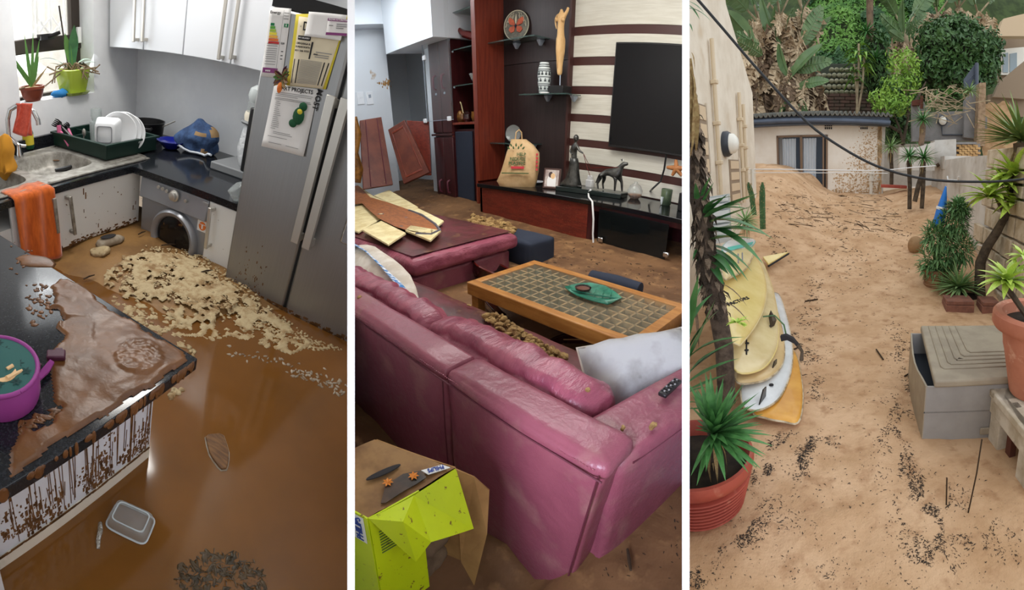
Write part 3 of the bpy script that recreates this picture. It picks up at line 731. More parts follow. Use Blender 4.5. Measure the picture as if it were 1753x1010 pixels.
bars(at, [(.05, .75, .86)], t, 'paper_purple', th=.075, name='purple_band'); words(at, 'www', .3, .9, .25, t, 'paper_white')
# yellow pages
t, at = sheet('flyer', ((507, 24), (596, 26), (558, 153), (491, 146)), 'paper_yellow', 'yellow-edged flyer behind the cream delivery sheet on the fridge', 'paper', y=FY-.004, curl=.004)
t, at = sheet('delivery_flyer', ((512, 28), (590, 40), (553, 152), (497, 146)), 'paper_cream', 'cream delivery flyer with a phone number on the fridge door', 'paper', y=FY-.008, curl=.006)
words(at, 'D', .2, .13, .13, t, 'ink'); words(at, ':', .08, .13, .03, t, 'ink')
bars(at, [(.05, .36, .26)], t, 'ink', th=.06, name='black_band'); words(at, 'MY DELIVERY', .2, .29, .27, t, 'paper_white')
words(at, 'UMHLANGA &', .2, .37, .34, t, 'ink'); words(at, 'DURBAN NORTH', .2, .42, .36, t, 'ink'); words(at, '031 566 5555', .2, .475, .36, t, 'ink')
bars(at, [(.4, .44, .33)], t, 'ink', th=.25, name='black_rule')
bars(at, [(.03, .05, .6), (.14, .17, .6), (.82, .85, .6), (.93, .96, .6)], t, 'ink', th=.36, name='black_rule')
bars(at, [(.2, .78, .6+.014*k) for k in range(26)], t, 'ink_grey', th=.005)
bars(at, [(.5, .9, .5), (.55, .95, .46), (.55, .9, .53)], t, 'ink_grey', th=.012); words(at, 'FREE', .56, .5, .1, t, 'ink')
t, at = sheet('note_paper', ((529, 20), (594, 26), (584, 70), (522, 62)), 'paper_white', 'blank white paper folded over the top of the cream flyer', 'paper', y=FY-.013, curl=.012)
t, at = sheet('coupon', ((562, 31), (598, 34), (594, 62), (558, 60)), 'paper_white', 'small purple and white card at the top right of the papers', 'card', y=FY-.02, curl=0)
bars(at, [(0, 1, 0), (0, 1, .84)], t, 'paper_purple', th=.16, name='purple_band'); bars(at, [(.45, .95, .3), (.45, .95, .42), (.45, .8, .54), (.1, .3, .4)], t, 'ink_grey', th=.05); words(at, 'MAZARA AUTOMATION', .5, .07, .9, t, 'paper_white')
t, at = sheet('project_notice', ((470, 143), (545, 153), (521, 268), (449, 250)), 'paper_white', 'white printed notice under the flyers on the fridge door', 'paper', y=FY-.004, curl=.016)
words(at, 'ART PROJECTS', .55, .055, .72, t, 'ink')
rows = [(.1, .92, .115), (.08, .9, .14), (.08, .6, .165), (.08, .9, .20), (.08, .92, .22)]+[(.12, .12+.1*random.random()+.08, .25+.03*k) for k in range(15)]+[(.2, .6, .72), (.2, .65, .745), (.1, .55, .8), (.15, .45, .9), (.55, .85, .9)]
bars(at, rows, t, 'ink_grey', th=.007)
words(at, 'ALMOST', 1.03, .13, .0001+.14, t, 'ink') if False else None
m_ = text_mb('ALMOST', .032, frame(K.Y(545, 163, FY-.006), (-.05, 0, -1), (1, 0, -.05)), depth=.0005, bold=True); part('lettering', m_, 'ink', t)
p = K.Y(484, 133, FY-.02)
mg = thing('flower_magnet', 'dried flower magnet holding the energy label', 'magnet', p)
random.seed(11)
for i in range(14):
    a = random.uniform(0, 2*pi); e = V((cos(a)*.04, -.015, sin(a)*.055))
    part('petal', MB().blade(p, e, e.length, .022, droop=0, n=3, up=(0, -1, 0), mid=.5), random.choice(('leaf_dry', 'wood_dirt', 'leaf_green', 'lunch_plum')), mg)
part('bead', MB().ball(p+V((0, -.01, -.04)), (.012, .01, .022)), 'orange_print', mg)
p = K.Y(511, 199, FY-.02)
mg = thing('frog_magnet', 'dark green felt magnet with a yellow spot on the white notice', 'magnet', p)
part('body', MB().ball(p, (.028, .01, .036)).ball(p+V((.012, 0, .042)), (.02, .009, .018)).ball(p+V((-.02, 0, -.035)), (.02, .008, .017)), 'green_felt', mg)
part('spot', MB().ball(p+V((.005, -.008, .02)), (.013, .006, .011)), 'paper_yellow', mg)
# ---- island
IX, IY = -.5, .765
isl = thing('island_unit', 'white kitchen island panel stained with mud below the black worktop', 'cabinet', (-1.0, .3, 0))
PX = IX-.095
part('panel', MB().bb(PX-.02, PX, .135, IY-.06, -.05, ZC-.04), 'white_laminate_clean', isl)
part('plinth', MB().bb(PX-.012, PX+.004, .135, IY-.06, -.05, .052), 'cream_plastic', isl, bevel=.004)
part('body', MB().bb(-2.2, PX-.02, -.4, IY-.07, -.05, ZC-.04), 'white_laminate_clean', isl)
part('end_panel', MB().bb(PX-.3, PX+.065, .09, .135, -.05, ZC-.04), 'white_laminate_clean', isl)
m_ = MB(); random.seed(21)
for _ in range(900):
    y = random.uniform(.15, IY-.065); z = .055+abs(random.gauss(0, .075)); 
    if fbm(y, z, 9, 4) < -.12: continue
    r = random.uniform(.002, .008)
    if z > .33: continue
    m_.box((PX+.0006, y, z), (.0012, r, r*random.choice((.6, 1, 2, 3))))
for _ in range(70):
    y = random.uniform(.2, IY-.065); m_.tube([(PX+.001, y, .1+.25*random.random()), (PX+.001, y+random.uniform(-.006, .006), .04+.1*random.random())], .0012, 4)
for _ in range(130):
    y = random.uniform(.15, IY-.07); m_.box((PX+.005, y, .048+.006*random.random()), (.002, random.uniform(.005, .03), .004))
part('mud_splash', m_, 'mud_stain', isl, kind='stuff', smooth=0)
def i_edge(): pass
solo('island_worktop', MB().bb(-2.3, IX, -.5, IY, ZC-.04, ZC), 'black_granite', 'black granite island worktop half covered in wet mud', 'worktop', base=(IX, IY, ZC-.04), bevel=.003)
# mud sheet on the island: thick lumpy patch with a ragged edge
def pix(*P): return [K.Z(*p, ZC) for p in P]
MUD = [(105, 478), (130, 487), (170, 515), (215, 545), (325, 606), (323, 618), (255, 668), (150, 728), (60, 790), (12, 822), (12, 770), (30, 745), (22, 735), (40, 728), (60, 740), (85, 730), (90, 712), (100, 700), (86, 690), (80, 660), (82, 640), (84, 610), (100, 590), (108, 574), (96, 556), (106, 548), (98, 530), (80, 532), (92, 520), (88, 500), (92, 487)]
mb = MB(); x0_, x1_, y0_, y1_ = -1.35, IX+.004, -.1, IY+.004
NU, NV = 150, 140; idx = {}
def inside(x, y):
    q = K.px((x, y, ZC)); return inpoly(q[0]+9*fbm(x, y, 14, 1), q[1]+7*fbm(x, y, 14, 6), MUD)
def mud_h(x, y):
    r = .011+.009*fbm(x, y, 5, 9)+.0018*fbm(x, y, 22, 3)
    q = K.px((x, y, ZC)); d = hypot(q[0]-238, (q[1]-615)*1.3)
    if d < 40: r += .006*noise.noise(V((x*90, y*90, 0)))+.004
    if 105 < q[0] < 160 and 545 < q[1] < 610: r = .007
    return max(.003, r)
grid_in = [[inside(x0_+(x1_-x0_)*i/NU, y0_+(y1_-y0_)*j/NV) for i in range(NU+1)] for j in range(NV+1)]
def vid(i, j):
    if (i, j) not in idx:
        x = x0_+(x1_-x0_)*i/NU; y = y0_+(y1_-y0_)*j/NV
        edge = not all(grid_in[b_][a_] for a_ in range(max(0, i-1), min(NU, i+1)+1) for b_ in range(max(0, j-1), min(NV, j+1)+1))
        mb.v.append(V((x, y, ZC+.0006 if edge else ZC+mud_h(x, y)))); idx[(i, j)] = len(mb.v)-1
    return idx[(i, j)]
for j in range(NV):
    for i in range(NU):
        if grid_in[j][i] and grid_in[j+1][i] and grid_in[j][i+1] and grid_in[j+1][i+1]:
            mb.f.append((vid(i, j), vid(i+1, j), vid(i+1, j+1), vid(i, j+1))); mb.mi.append(0)
solo('mud_sheet', mb, 'mud_wet', 'smooth wet brown mud spread over the near end of the island worktop', 'mud', kind='stuff', smooth=180)
# drips over the worktop edge
m_ = MB(); random.seed(8)
for _ in range(60):
    y = IY-.02-random.random()*.85*random.random(); w_ = random.uniform(.008, .028); l_ = random.uniform(.01, .038)
    m_.ball((IX+.001, y, ZC-l_*.45), (.003, w_*.5, l_*.6), 8, 6)
solo('mud_drips', m_, 'mud_wet', 'mud drips running down the edge of the island worktop', 'mud', kind='stuff', smooth=180)
m_ = MB()
for P, n in (([(32, 438), (70, 436), (90, 452), (85, 462), (40, 460)], 1),): pass
c_ = K.Z(58, 447, ZC); blob(m_, c_, .085, .05, .005, 14, .25, .3)
for (x, y) in scatter([(40, 485), (85, 485), (90, 540), (55, 560), (45, 520)], 46)+scatter([(14, 420), (60, 425), (50, 470), (14, 470)], 14): blob(m_, K.Z(x, y, ZC), random.uniform(.003, .011), random.uniform(.003, .011), .003, 7, .4)
for (x, y) in scatter([(30, 725), (98, 700), (98, 712), (40, 742)], 24): blob(m_, K.Z(x, y, ZC), random.uniform(.008, .02), random.uniform(.004, .01), .003, 7, .4)
solo('mud_spots', m_, 'mud_wet', 'scattered mud splashes on the clean black part of the island worktop', 'mud', kind='stuff', smooth=180)
# lunch bag
p = K.Z(4, 690, ZC)
lp = thing('lunch_bag', 'purple oval lunch bag with a teal patterned top on the island worktop', 'bag', p)
bcx = K.Z(0, 668, ZC); a_, b_ = .125, .085
def oval(k, z, n=36): return [bcx+V((a_*k*cos(2*pi*j/n)*.92, b_*k*sin(2*pi*j/n)*1.15, z)) for j in range(n)]
part('body', MB().rings([oval(.96, .002), oval(1.0, .02), oval(1.0, .075), oval(.97, .082)]), 'lunch_pink', lp, smooth=50)
part('top_panel', MB().rings([oval(.93, .08), oval(.93, .085), oval(.5, .09), oval(.02, .091)]), 'lunch_teal', lp, smooth=50)
part('piping', MB().tube(oval(.985, .084)+[oval(.985, .084)[0]], .006, 6), 'lunch_pink', lp, smooth=80)
m_ = MB()
for r_ in range(6):
    for q in range(9):
        cc_ = bcx+V((-.13+.033*q+(r_ % 2)*.016, -.1+.036*r_, .089)); 
        if ((cc_.x-bcx.x)/.105)**2+((cc_.y-bcx.y)/.088)**2 > .8: continue
        for k in range(6): m_.blade(cc_, (cos(k*pi/3), sin(k*pi/3), 0), .015, .007, droop=0, n=2, fold=0)
part('leaf_pattern', m_, 'lunch_teal_line', lp, smooth=0, kind='stuff')
pa = K.Z(22, 625, ZC+.092); pb = K.Z(42, 645, ZC+.092)
part('animal_print', MB().tube([K.Z(12, 632, ZC+.09), pa+V((0, 0, -.002))], .006, 6).tube([K.Z(12, 648, ZC+.09), K.Z(38, 634, ZC+.088)], [.008, .004], 6).lathe([(.028, .0), (.028, .002)], 18, K.Z(8, 640, ZC+.088)), 'lunch_peach', lp)
st0 = K.Z(55, 660, ZC+.05)
part('strap', MB().slab([K.Z(58, 650, ZC+.06), K.Z(66, 655, ZC+.012), K.Z(84, 638, ZC+.012), K.Z(93, 622, ZC+.02), K.Z(86, 618, ZC+.02), K.Z(72, 634, ZC+.012)], (0, 0, .006)), 'lunch_pink', lp)
bk = part('buckle', MB().box(K.Z(96, 608, ZC+.02), (.05, .032, .016), rz=.9), 'lunch_plum', lp, bevel=.004)
part('prong', MB().box(K.Z(101, 599, ZC+.02), (.02, .008, .008), rz=.9).box(K.Z(104, 603, ZC+.02), (.02, .008, .008), rz=.9), 'lunch_plum', bk)
part('zip_pull', MB().box(K.Z(63, 628, ZC+.08), (.012, .026, .004), rz=.5), 'lunch_plum', lp)
# ---- floating scum, debris on the flood
random.seed(9)
m_ = MB()
FO = [(175, 478), (215, 452), (260, 440), (330, 452), (372, 482), (420, 515), (470, 540), (540, 590), (500, 610), (440, 585), (395, 575), (345, 585), (310, 600), (275, 592), (240, 562), (205, 528), (180, 500)]
# the crust itself: a thin sheet full of holes, thickest towards the washing machine
sm_ = MB(); gx0_, gx1_, gy0_, gy1_, nu_, nv_ = -2.0, -.25, .8, 1.92, 230, 150; ok_ = {}; vi_ = {}
def scum_in(i, j):
    if (i, j) not in ok_:
        x, y = gx0_+(gx1_-gx0_)*i/nu_, gy0_+(gy1_-gy0_)*j/nv_; q = K.px((x, y, 0)); w_ = 10*fbm(x, y, 9, 4)
        t = inpoly(q[0]+w_, q[1]+w_*.6, FO)
        near_ = max(0, min(1, (q[1]-(455+(q[0]-250)*.42))/90))
        ok_[(i, j)] = t and fbm(x, y, 8, 5)+.95*fbm(x, y, 24, 8) > -.5+.8*near_
    return ok_[(i, j)]
def scum_v(i, j):
    if (i, j) not in vi_:
        x, y = gx0_+(gx1_-gx0_)*i/nu_, gy0_+(gy1_-gy0_)*j/nv_
        e_ = all(scum_in(a, b_) for a in (i-1, i, i+1) for b_ in (j-1, j, j+1))
        sm_.v.append(V((x, y, max(0, floor_z(x, y))+(.0055+.003*fbm(x, y, 22, 3) if e_ else .0006)))); vi_[(i, j)] = len(sm_.v)-1
    return vi_[(i, j)]
for j in range(nv_):
    for i in range(nu_):
        if scum_in(i, j) and scum_in(i+1, j) and scum_in(i, j+1) and scum_in(i+1, j+1):
            sm_.f.append((scum_v(i, j), scum_v(i+1, j), scum_v(i+1, j+1), scum_v(i, j+1))); sm_.mi.append(0)
solo('scum_crust', sm_, 'foam_scum', 'pale cracked crust of scum spreading over the water from the washing machine', 'scum', kind='stuff', smooth=180)
cnt = 0
for (x, y) in scatter(FO, 700):
    p = K.Z(x, y, 0); 
    if fbm(p.x, p.y, 7, 5) < -.12: continue
    if p.z+floor_z(p.x, p.y) > .02: p.z = floor_z(p.x, p.y)
    r = random.uniform(.006, .022)*(1.15 if x < 360 else .8)
    blob(m_, p+V((0, 0, .0005)), r, r*random.uniform(.5, .9), random.uniform(.002, .006), 9, .5)
for (x, y) in scatter([(250, 430), (330, 440), (390, 480), (530, 575), (590, 600), (520, 600), (400, 540), (300, 520), (200, 500)], 1500):
    p = K.Z(x, y, 0); blob(m_, p+V((0, 0, floor_z(p.x, p.y)+.0005)), random.uniform(.003, .011), random.uniform(.003, .008), .003, 6, .5)
solo('floating_scum', m_, 'foam_scum', 'pale crusty scum floating on the brown flood water before the fridge', 'scum', kind='stuff', smooth=60)
for i, (c_, a, b_, lab) in enumerate((((332, 603), .022, .016, 'pale crusty clump floating past the tip of the island'), ((300, 672), .018, .03, 'pale crusty clump floating beside the mud-stained island panel'))):
    m_ = MB(); p = K.Z(*c_, 0)
    for k in range(9): blob(m_, p+V((random.gauss(0, a*.5), random.gauss(0, b_*.5), 0)), a*.6, b_*.5, .008, 9, .45)
    solo('scum_clump', m_, 'foam_scum', lab, 'scum', smooth=60)
m_ = MB()
for (x, y) in [(390+k*4.2+random.gauss(0, 2), 600+k*1.15+random.gauss(0, 5)) for k in range(50)]+[(500+k*2+random.gauss(0, 2), 640+k*.7+random.gauss(0, 4)) for k in range(46)]:
    blob(m_, K.Z(x, y, 0), random.uniform(.004, .014), random.uniform(.003, .008), .004, 7, .5)
solo('floating_grit', m_, 'shell_grey', 'thin line of grey grit drifting across the brown water', 'debris', kind='stuff', smooth=60)
p = K.Z(375, 772, 0); q0, q1 = K.Z(366, 745, 0), K.Z(383, 805, 0); u = (q1-q0).normalized(); s_ = V((-u.y, u.x, 0)); L_ = (q1-q0).length
sl = thing('shoe_sole', 'brown pointed shoe sole floating alone on the muddy water', 'shoe sole', (q0+q1)/2)
wd_ = [(.0, .55), (.06, .95), (.3, 1.0), (.55, .98), (.75, .75), (.92, .45), (1, .25)]
R_ = []
for t_, k in wd_: R_.append((q0+u*L_*t_, k*.034))
top = [c__+s_*w__ for c__, w__ in R_]+[c__-s_*w__ for c__, w__ in R_[::-1]]
part('upper_face', MB().slab([v_+V((0, 0, .002)) for v_ in top], (0, 0, .008)), 'wood_dirt', sl, bevel=.003)
part('edge', MB().tube(top+[top[0]], .004, 6), 'shell_grey', sl)
q0, q1 = K.Z(190, 880, 0), K.Z(258, 912, 0); u = (q1-q0).normalized()
ct = thing('plastic_tub', 'clear rectangular plastic container floating in the dark brown water', 'container', (q0+q1)/2)
Fm = frame((q0+q1)/2, u, (-u.y, u.x, 0)); L_ = (q1-q0).length
def cr_(a, b_, z): return [Fm @ V((p_.x, p_.y, z)) for p_ in sq(0, 0, a, b_, 0, 24, 6)]
part('body', MB().rings([cr_(L_*.5, .042, -.004), cr_(L_*.5, .042, .006), cr_(L_*.46, .037, .03), cr_(L_*.44, .035, .032)]), 'clear_glass', ct, smooth=50)
part('rim', MB().tube(cr_(L_*.5, .042, .004)+[cr_(L_*.5, .042, .004)[0]], .003, 6), 'lens_glass', ct)
part('base_ridge', MB().rings([cr_(L_*.40, .031, .032), cr_(L_*.40, .031, .035), cr_(L_*.37, .028, .035), cr_(L_*.37, .028, .032)], cap=False), 'lens_glass', ct)
q0, q1 = K.Z(172, 895, 0), K.Z(168, 940, 0)
solo('foil_wrapper', MB().tube([q0, q0.lerp(q1, .3)+V((.002, 0, .004)), q0.lerp(q1, .7)+V((-.002, 0, .003)), q1], [.006, .008, .007, .005], 8), 'foil', 'twisted silver foil wrapper floating beside the clear tub', 'wrapper')
m_ = MB(); random.seed(4)
for _ in range(420):
    a = random.uniform(pi*.02, pi*.98); r = random.uniform(.1, 1)**.6; c_ = K.Z(380+cos(a)*82*r, 1012-sin(a)*66*r, 0)
    d_ = V((random.gauss(0, 1), random.gauss(0, 1), .4)); m_.blade(c_, d_, random.uniform(.015, .04), .004, droop=.8, n=2)
for (x, y) in scatter([(300, 1020), (305, 965), (345, 945), (400, 950), (450, 985), (465, 1020)], 70): blob(m_, K.Z(x, y, 0), .012, .006, .002, 7, .5)
solo('water_weed', m_, 'weed', 'dark clump of weed lying in the water at the bottom of the kitchen', 'weed', kind='stuff', smooth=60)
# shoe in the corner, lump of mud, sticks
p = K.Z(188, 411, .05); q0, q1 = K.Z(165, 420, .06), K.Z(212, 408, .06); u = (q1-q0).normalized(); s_ = V((-u.y, u.x, 0)); L_ = (q1-q0).length
sh = thing('slip_on_shoe', 'pale grey slip-on shoe half sunk in the mud before the base cabinet', 'shoe', p)
RR = []
for t_, w_, h_ in ((0, .012, .012), (.12, .035, .03), (.35, .042, .04), (.6, .04, .04), (.85, .03, .03), (1, .008, .012)):
    c_ = q0+u*L_*t_; RR.append([c_+s_*w_*cos(2*pi*j/12)+V((0, 0, max(-.01, h_*sin(2*pi*j/12)))) for j in range(12)])
part('upper', MB().rings(RR), 'shell_grey', sh, smooth=180)
part('opening', MB().lathe([(.03, 0), (.034, .004), (.02, .006), (.002, .004)], 16, q0+u*L_*.42+V((0, 0, .037)), frame((0, 0, 0), u, s_).to_3x3(), sx=1.6, sy=.75), 'ink', sh)
m_ = MB().ball(K.Z(172, 431, .05), (.06, .045, .035), 14, 10).noise(.03, 16, 2); solo('mud_clod', m_, 'foam_scum', 'crumbly clod of mud beside the sunken grey shoe', 'clod', smooth=180)
for i, (a, b_, lab) in enumerate((((275, 432), (306, 431), 'thin dark stick lying on the mud before the washing machine'), ((342, 480), (362, 477), 'thin dark stick on the mud near the foot of the fridge'), ((143, 482), (162, 477), 'thin dark stick on the sand beside the island edge'), ((236, 417), (248, 412), 'short brown leaf lying on the mud before the washing machine door'))):
    q0, q1 = K.Z(*a, .0), K.Z(*b_, .0); q0.z = floor_z(q0.x, q0.y)+.006; q1.z = floor_z(q1.x, q1.y)+.006
    solo('stick', MB().tube([q0, q0.lerp(q1, .5)+V((0, 0, .004)), q1], [.004, .005, .003], 6), 'twig', lab, 'stick', group='sticks on the kitchen mud')
# ================================================================== THE LIVING ROOM
ROOM = L = LIV
YW_, ZT, YF_ = 4.5, .46, 3.68
mat('wall_blue_white', (214, 222, 230), rough=.7)
mat('wall_mud_white', (208, 216, 224), rough=.7, c3=(166, 140, 104), sc3=2.6, lo3=.66, hi3=.72)
mat('sand_mud', (122, 88, 56), (96, 66, 40), rough=.65, sc=2.2, bump=.5, bsc=9, c3=(146, 110, 72), sc3=9, lo3=.55, hi3=.7)
mat('cherry', (122, 52, 34), (102, 40, 28), rough=.35, sc=6, stretch=(6, 6, .5), coat=.2)
mat('cherry_mud', (112, 42, 30), (92, 33, 25), rough=.35, sc=6, stretch=(1, 6, 5), c3=(150, 112, 76), sc3=55, lo3=.62, hi3=.7)
mat('dark_cherry', (66, 26, 28), (52, 20, 22), rough=.3, sc=5, stretch=(6, 6, .6), coat=.2)
mat('board_red', (104, 52, 38), (86, 40, 30), rough=.45, sc=5, c3=(140, 100, 72), sc3=14, lo3=.66, hi3=.74)
mat('wenge', (46, 34, 34), (38, 27, 27), rough=.4, sc=5, stretch=(8, 8, .4))
mat('stripe_brown', (66, 36, 32), rough=.4)
mat('travertine', (206, 203, 190), (196, 192, 178), rough=.45, sc=5, stretch=(.6, 1, 9))
mat('tv_black', (7, 7, 10), rough=.12, spec=.35)
mat('tv_edge', (22, 22, 24), rough=.4)
mat('counter_black', (17, 18, 20), (34, 35, 38), rough=.1, sc=120, lo=.55, hi=.8, detail=2)
mat('smoked_glass', (20, 24, 24), rough=.06, alpha=.72, c3=(120, 96, 66), sc3=40, lo3=.68, hi3=.74)
mat('shelf_glass', (70, 96, 92), rough=.05, alpha=.55)
mat('pane_glass', (190, 205, 210), rough=.02, alpha=.05)
mat('bracket_grey', (160, 172, 186), rough=.35, metal=.4)
mat('navy_cloth', (34, 42, 58), rough=.85)
mat('leather', (138, 74, 88), (116, 58, 72), rough=.36, sc=3.0, lo=.35, hi=.7, bump=.22, bsc=26, c3=(154, 110, 106), sc3=6, lo3=.52, hi3=.8)
mat('leather_seam', (86, 32, 46), rough=.6)
mat('leather_muddy', (106, 54, 58), (78, 46, 44), rough=.33, sc=4.5, bump=.25, bsc=10, c3=(136, 96, 72), sc3=9, lo3=.6, hi3=.75)
mat('leather_pink', (150, 78, 94), (130, 62, 80), rough=.34, sc=5, bump=.5, bsc=16, stretch=(2.2, .8, 1), c3=(190, 120, 140), sc3=10, lo3=.68, hi3=.8)
mat('foam_tan', (164, 134, 84), (118, 88, 50), rough=.9, sc=20, bump=.5, bsc=50)
mat('plank_cream', (226, 214, 168), (206, 188, 136), rough=.6, sc=9)
mat('paint_brown', (158, 96, 46), (122, 68, 32), rough=.6, sc=9, stretch=(2, 7, 1))
mat('paint_grey', (92, 90, 98), rough=.6)
mat('cushion_cream', (206, 200, 190), (186, 176, 162), rough=.9, sc=8)
mat('cushion_blue', (58, 116, 176), (214, 220, 226), rough=.9, sc=26, lo=.45, hi=.55)
mat('cushion_white', (164, 164, 163), (120, 118, 113), rough=.85, sc=5, lo=.5, hi=.75, c3=(72, 62, 54), sc3=4, lo3=.66, hi3=.78, bump=.25, bsc=9)
mat('pine', (176, 122, 58), (156, 102, 44), rough=.45, sc=5, stretch=(1, 6, 6), coat=.15)
mat('cell_dark', (76, 58, 36), (56, 42, 26), rough=.7, sc=12)
mat('table_glass', (150, 170, 156), rough=.03, alpha=.10)
mat('leaf_plate', (58, 128, 104), (36, 98, 78), rough=.2, sc=14, coat=.4, c3=(150, 190, 170), sc3=20, lo3=.7, hi3=.8)
mat('dish_brown', (100, 62, 48), rough=.3)
mat('lacquer_black', (22, 16, 16), (60, 22, 20), rough=.15, sc=4, coat=.4)
mat('lacquer_red', (92, 26, 22), rough=.2, coat=.3)
mat('tan_strip', (170, 128, 80), rough=.5)
mat('lime_card', (186, 206, 20), (176, 196, 18), rough=.4, sc=4, c3=(110, 92, 34), sc3=52, lo3=.63, hi3=.67)
mat('card_brown', (162, 124, 74), (140, 104, 60), rough=.8, sc=7)
mat('card_mud', (142, 108, 66), (112, 80, 46), rough=.7, sc=8)
mat('pulp', (112, 92, 72), (90, 72, 54), rough=.95, sc=14)
mat('label_white', (214, 216, 214), rough=.6)
mat('philips_blue', (28, 62, 150), rough=.6)
mat('print_dark', (30, 26, 22), rough=.4, c2=(70, 50, 34), sc=9)
mat('rosette_orange', (198, 120, 36), rough=.5)
mat('kraft', (208, 176, 132), (188, 154, 108), rough=.8, sc=6, bump=.3, bsc=14)
mat('print_green', (72, 96, 56), rough=.8)
mat('print_red', (200, 60, 70), rough=.8)
mat('bronze', (92, 92, 88), (60, 60, 58), rough=.3, metal=.7, sc=14)
mat('green_marble', (28, 38, 36), rough=.15)
mat('wood_light', (220, 182, 128), (206, 164, 108), rough=.5, sc=7, stretch=(4, 4, .7))
mat('star_wood', (176, 116, 66), (150, 94, 50), rough=.6, sc=10)
mat('vase_white', (206, 214, 212), rough=.35)
mat('vase_dark', (50, 58, 62), rough=.5)
mat('plate_grey', (88, 86, 78), (116, 114, 102), rough=.5, sc=20)
mat('plate_rust', (186, 92, 62), (160, 70, 46), rough=.5, sc=14)
mat('plate_cream', (190, 184, 160), rough=.5)
mat('photo_frame', (70, 42, 34), rough=.4)
mat('photo_print', (196, 184, 176), (150, 130, 124), rough=.3, sc=9)
mat('photo_hair', (60, 40, 40), rough=.6)
mat('gold_brown', (150, 104, 44), (90, 58, 26), rough=.3, sc=10, metal=.3)
mat('mug_green', (84, 98, 72), (60, 74, 56), rough=.25, sc=10)
mat('terra_sand', (176, 118, 76), (110, 76, 50), rough=.8, sc=40)
mat('cable_white', (222, 222, 220), rough=.5)
mat('socket_white', (222, 228, 234), rough=.4)
def sand2(x, y):
    t = max(0, min(1, (y-2.6)/1.2)); s_ = max(0, min(1, (-3.2-x)/2.2))
    z = .05*t+.12*s_*t
    z += (.012*fbm(x, y, 3, 2)+.004*fbm(x, y, 14, 5))*(1 if y > .2 else .3)
    z += .13*max(0, 1-abs(y-.69)/.09)*max(0, 1-abs(x+.74)/.24)
    # pile against the sofa's back at the lower left
    f_ = max(0, min(1, (.95-y)/.25))*max(0, min(1, (-.47-x)/.14)); z -= .2*f_*f_*(3-2*f_)
    d = hypot((x+1.62)/.42, (y-.5)/.25); z += .17*max(0, 1-d)
    return z
mb = MB(); mb.grid(lambda u, v: (lambda x, y: V((x, y, sand2(x, y))))(-9.2+9.4*u, -.6+5.6*v), 150, 110)
struct('floor', mb, 'sand_mud', smooth=180)
struct('ceiling', MB().bb(-9.2, .2, .4, 5.0, 2.95, 3.05), 'ceiling_paint')
struct('wall_back', MB().bb(-4.6, -.6, YW_+.02, YW_+.2, -.1, 3.0), 'wenge')
# far left: white wall end, grey recess, bulkhead
xw = -6.6; ye = L.X(672, 200, xw).y
wl = struct('wall_left', MB().bb(xw-.25, xw, 1.5, ye, -.1, 3.0), 'wall_mud_white')
struct('wall_recess', MB().bb(-8.2, -7.8, 2.5, 5.4, -.1, 3.0).bb(-8.2, -5.0, 5.0, 5.2, -.1, 3.0), 'wall_blue_white')
struct('wall_side', MB().bb(-5.95, -5.62, 4.15, 4.3, -.1, 3.0), 'wall_blue_white')
zb_ = L.X(608, 42, -6.3).z
struct('trim_bulkhead', MB().bb(-8.2, -6.3, 1.5, 5.2, zb_, 3.0).bb(-6.3, -5.1, 3.7, 5.2, L.Y(760, 56, 3.7).z, 3.0), 'wall_blue_white')
for i, (x, lab) in enumerate(((617, 'blank white wall plate left of the white socket on the far wall'), (633, 'white wall socket on the far wall above the leaning board'))):
    c_ = L.X(x, 168, xw+.006); h_ = L.m(c_, 10); w_ = L.m(c_, 4.8)*1.35
    t = thing('wall_socket', lab, 'socket', c_)
    part('plate', MB().box(c_, (.012, w_*2, h_*2)), 'socket_white', t, bevel=.003)
    part('rocker' if i == 0 else 'holes', MB().box(c_+V((.008, 0, h_*.3)), (.006, w_*.7, h_*.5)), 'bracket_grey' if i else 'socket_white', t)
for px_, py_, r in ((661, 143, 9), (668, 190, 5), (654, 147, 4)):
    pass
m_ = MB(); random.seed(2)
for _ in range(40):
    c_ = L.X(661+random.gauss(0, 4), 143+random.gauss(0, 4), xw+.002); m_.ball(c_, (.003, random.uniform(.004, .02), random.uniform(.004, .02)), 7, 4)
solo('mud_splat', m_, 'card_brown', 'brown mud splat on the white wall above the leaning boards', 'mud', kind='stuff')
# stripes and stone panels on the tv wall: every panel a piece
pan = thing('feature_wall', 'cream stone wall panels with dark wooden bands behind the television', 'wall panels', (-2.2, YW_, ZT))
xe = -3.46; zs = [3.0, 2.19, 1.89, 1.59, 1.29, 1.01, .74, .47]
for i in range(7):
    top = zs[i]-.085 if i else 3.0
    part('stone_panel', MB().bb(xe, -.7, YW_-.03, YW_+.02, zs[i+1], top), 'travertine', pan, bevel=.003)
    part('wood_band', MB().bb(xe, -.7, YW_-.022, YW_+.02, zs[i+1]-.085, zs[i+1]), 'stripe_brown', pan)
# tv
tv = thing('television', 'large flat black television mounted on the striped wall', 'television', (-2.0, YW_-.1, .97))
tx0, tx1 = -2.83, -.95
part('back', MB().bb(tx0+.02, tx1-.02, YW_-.09, YW_-.03, .99, 1.99), 'tv_edge', tv)
part('frame', MB().bb(tx0, tx1, YW_-.125, YW_-.09, .965, 2.01), 'tv_edge', tv, bevel=.006)
part('screen', MB().bb(tx0+.018, tx1-.018, YW_-.128, YW_-.12, .99, 1.995), 'tv_black', tv)
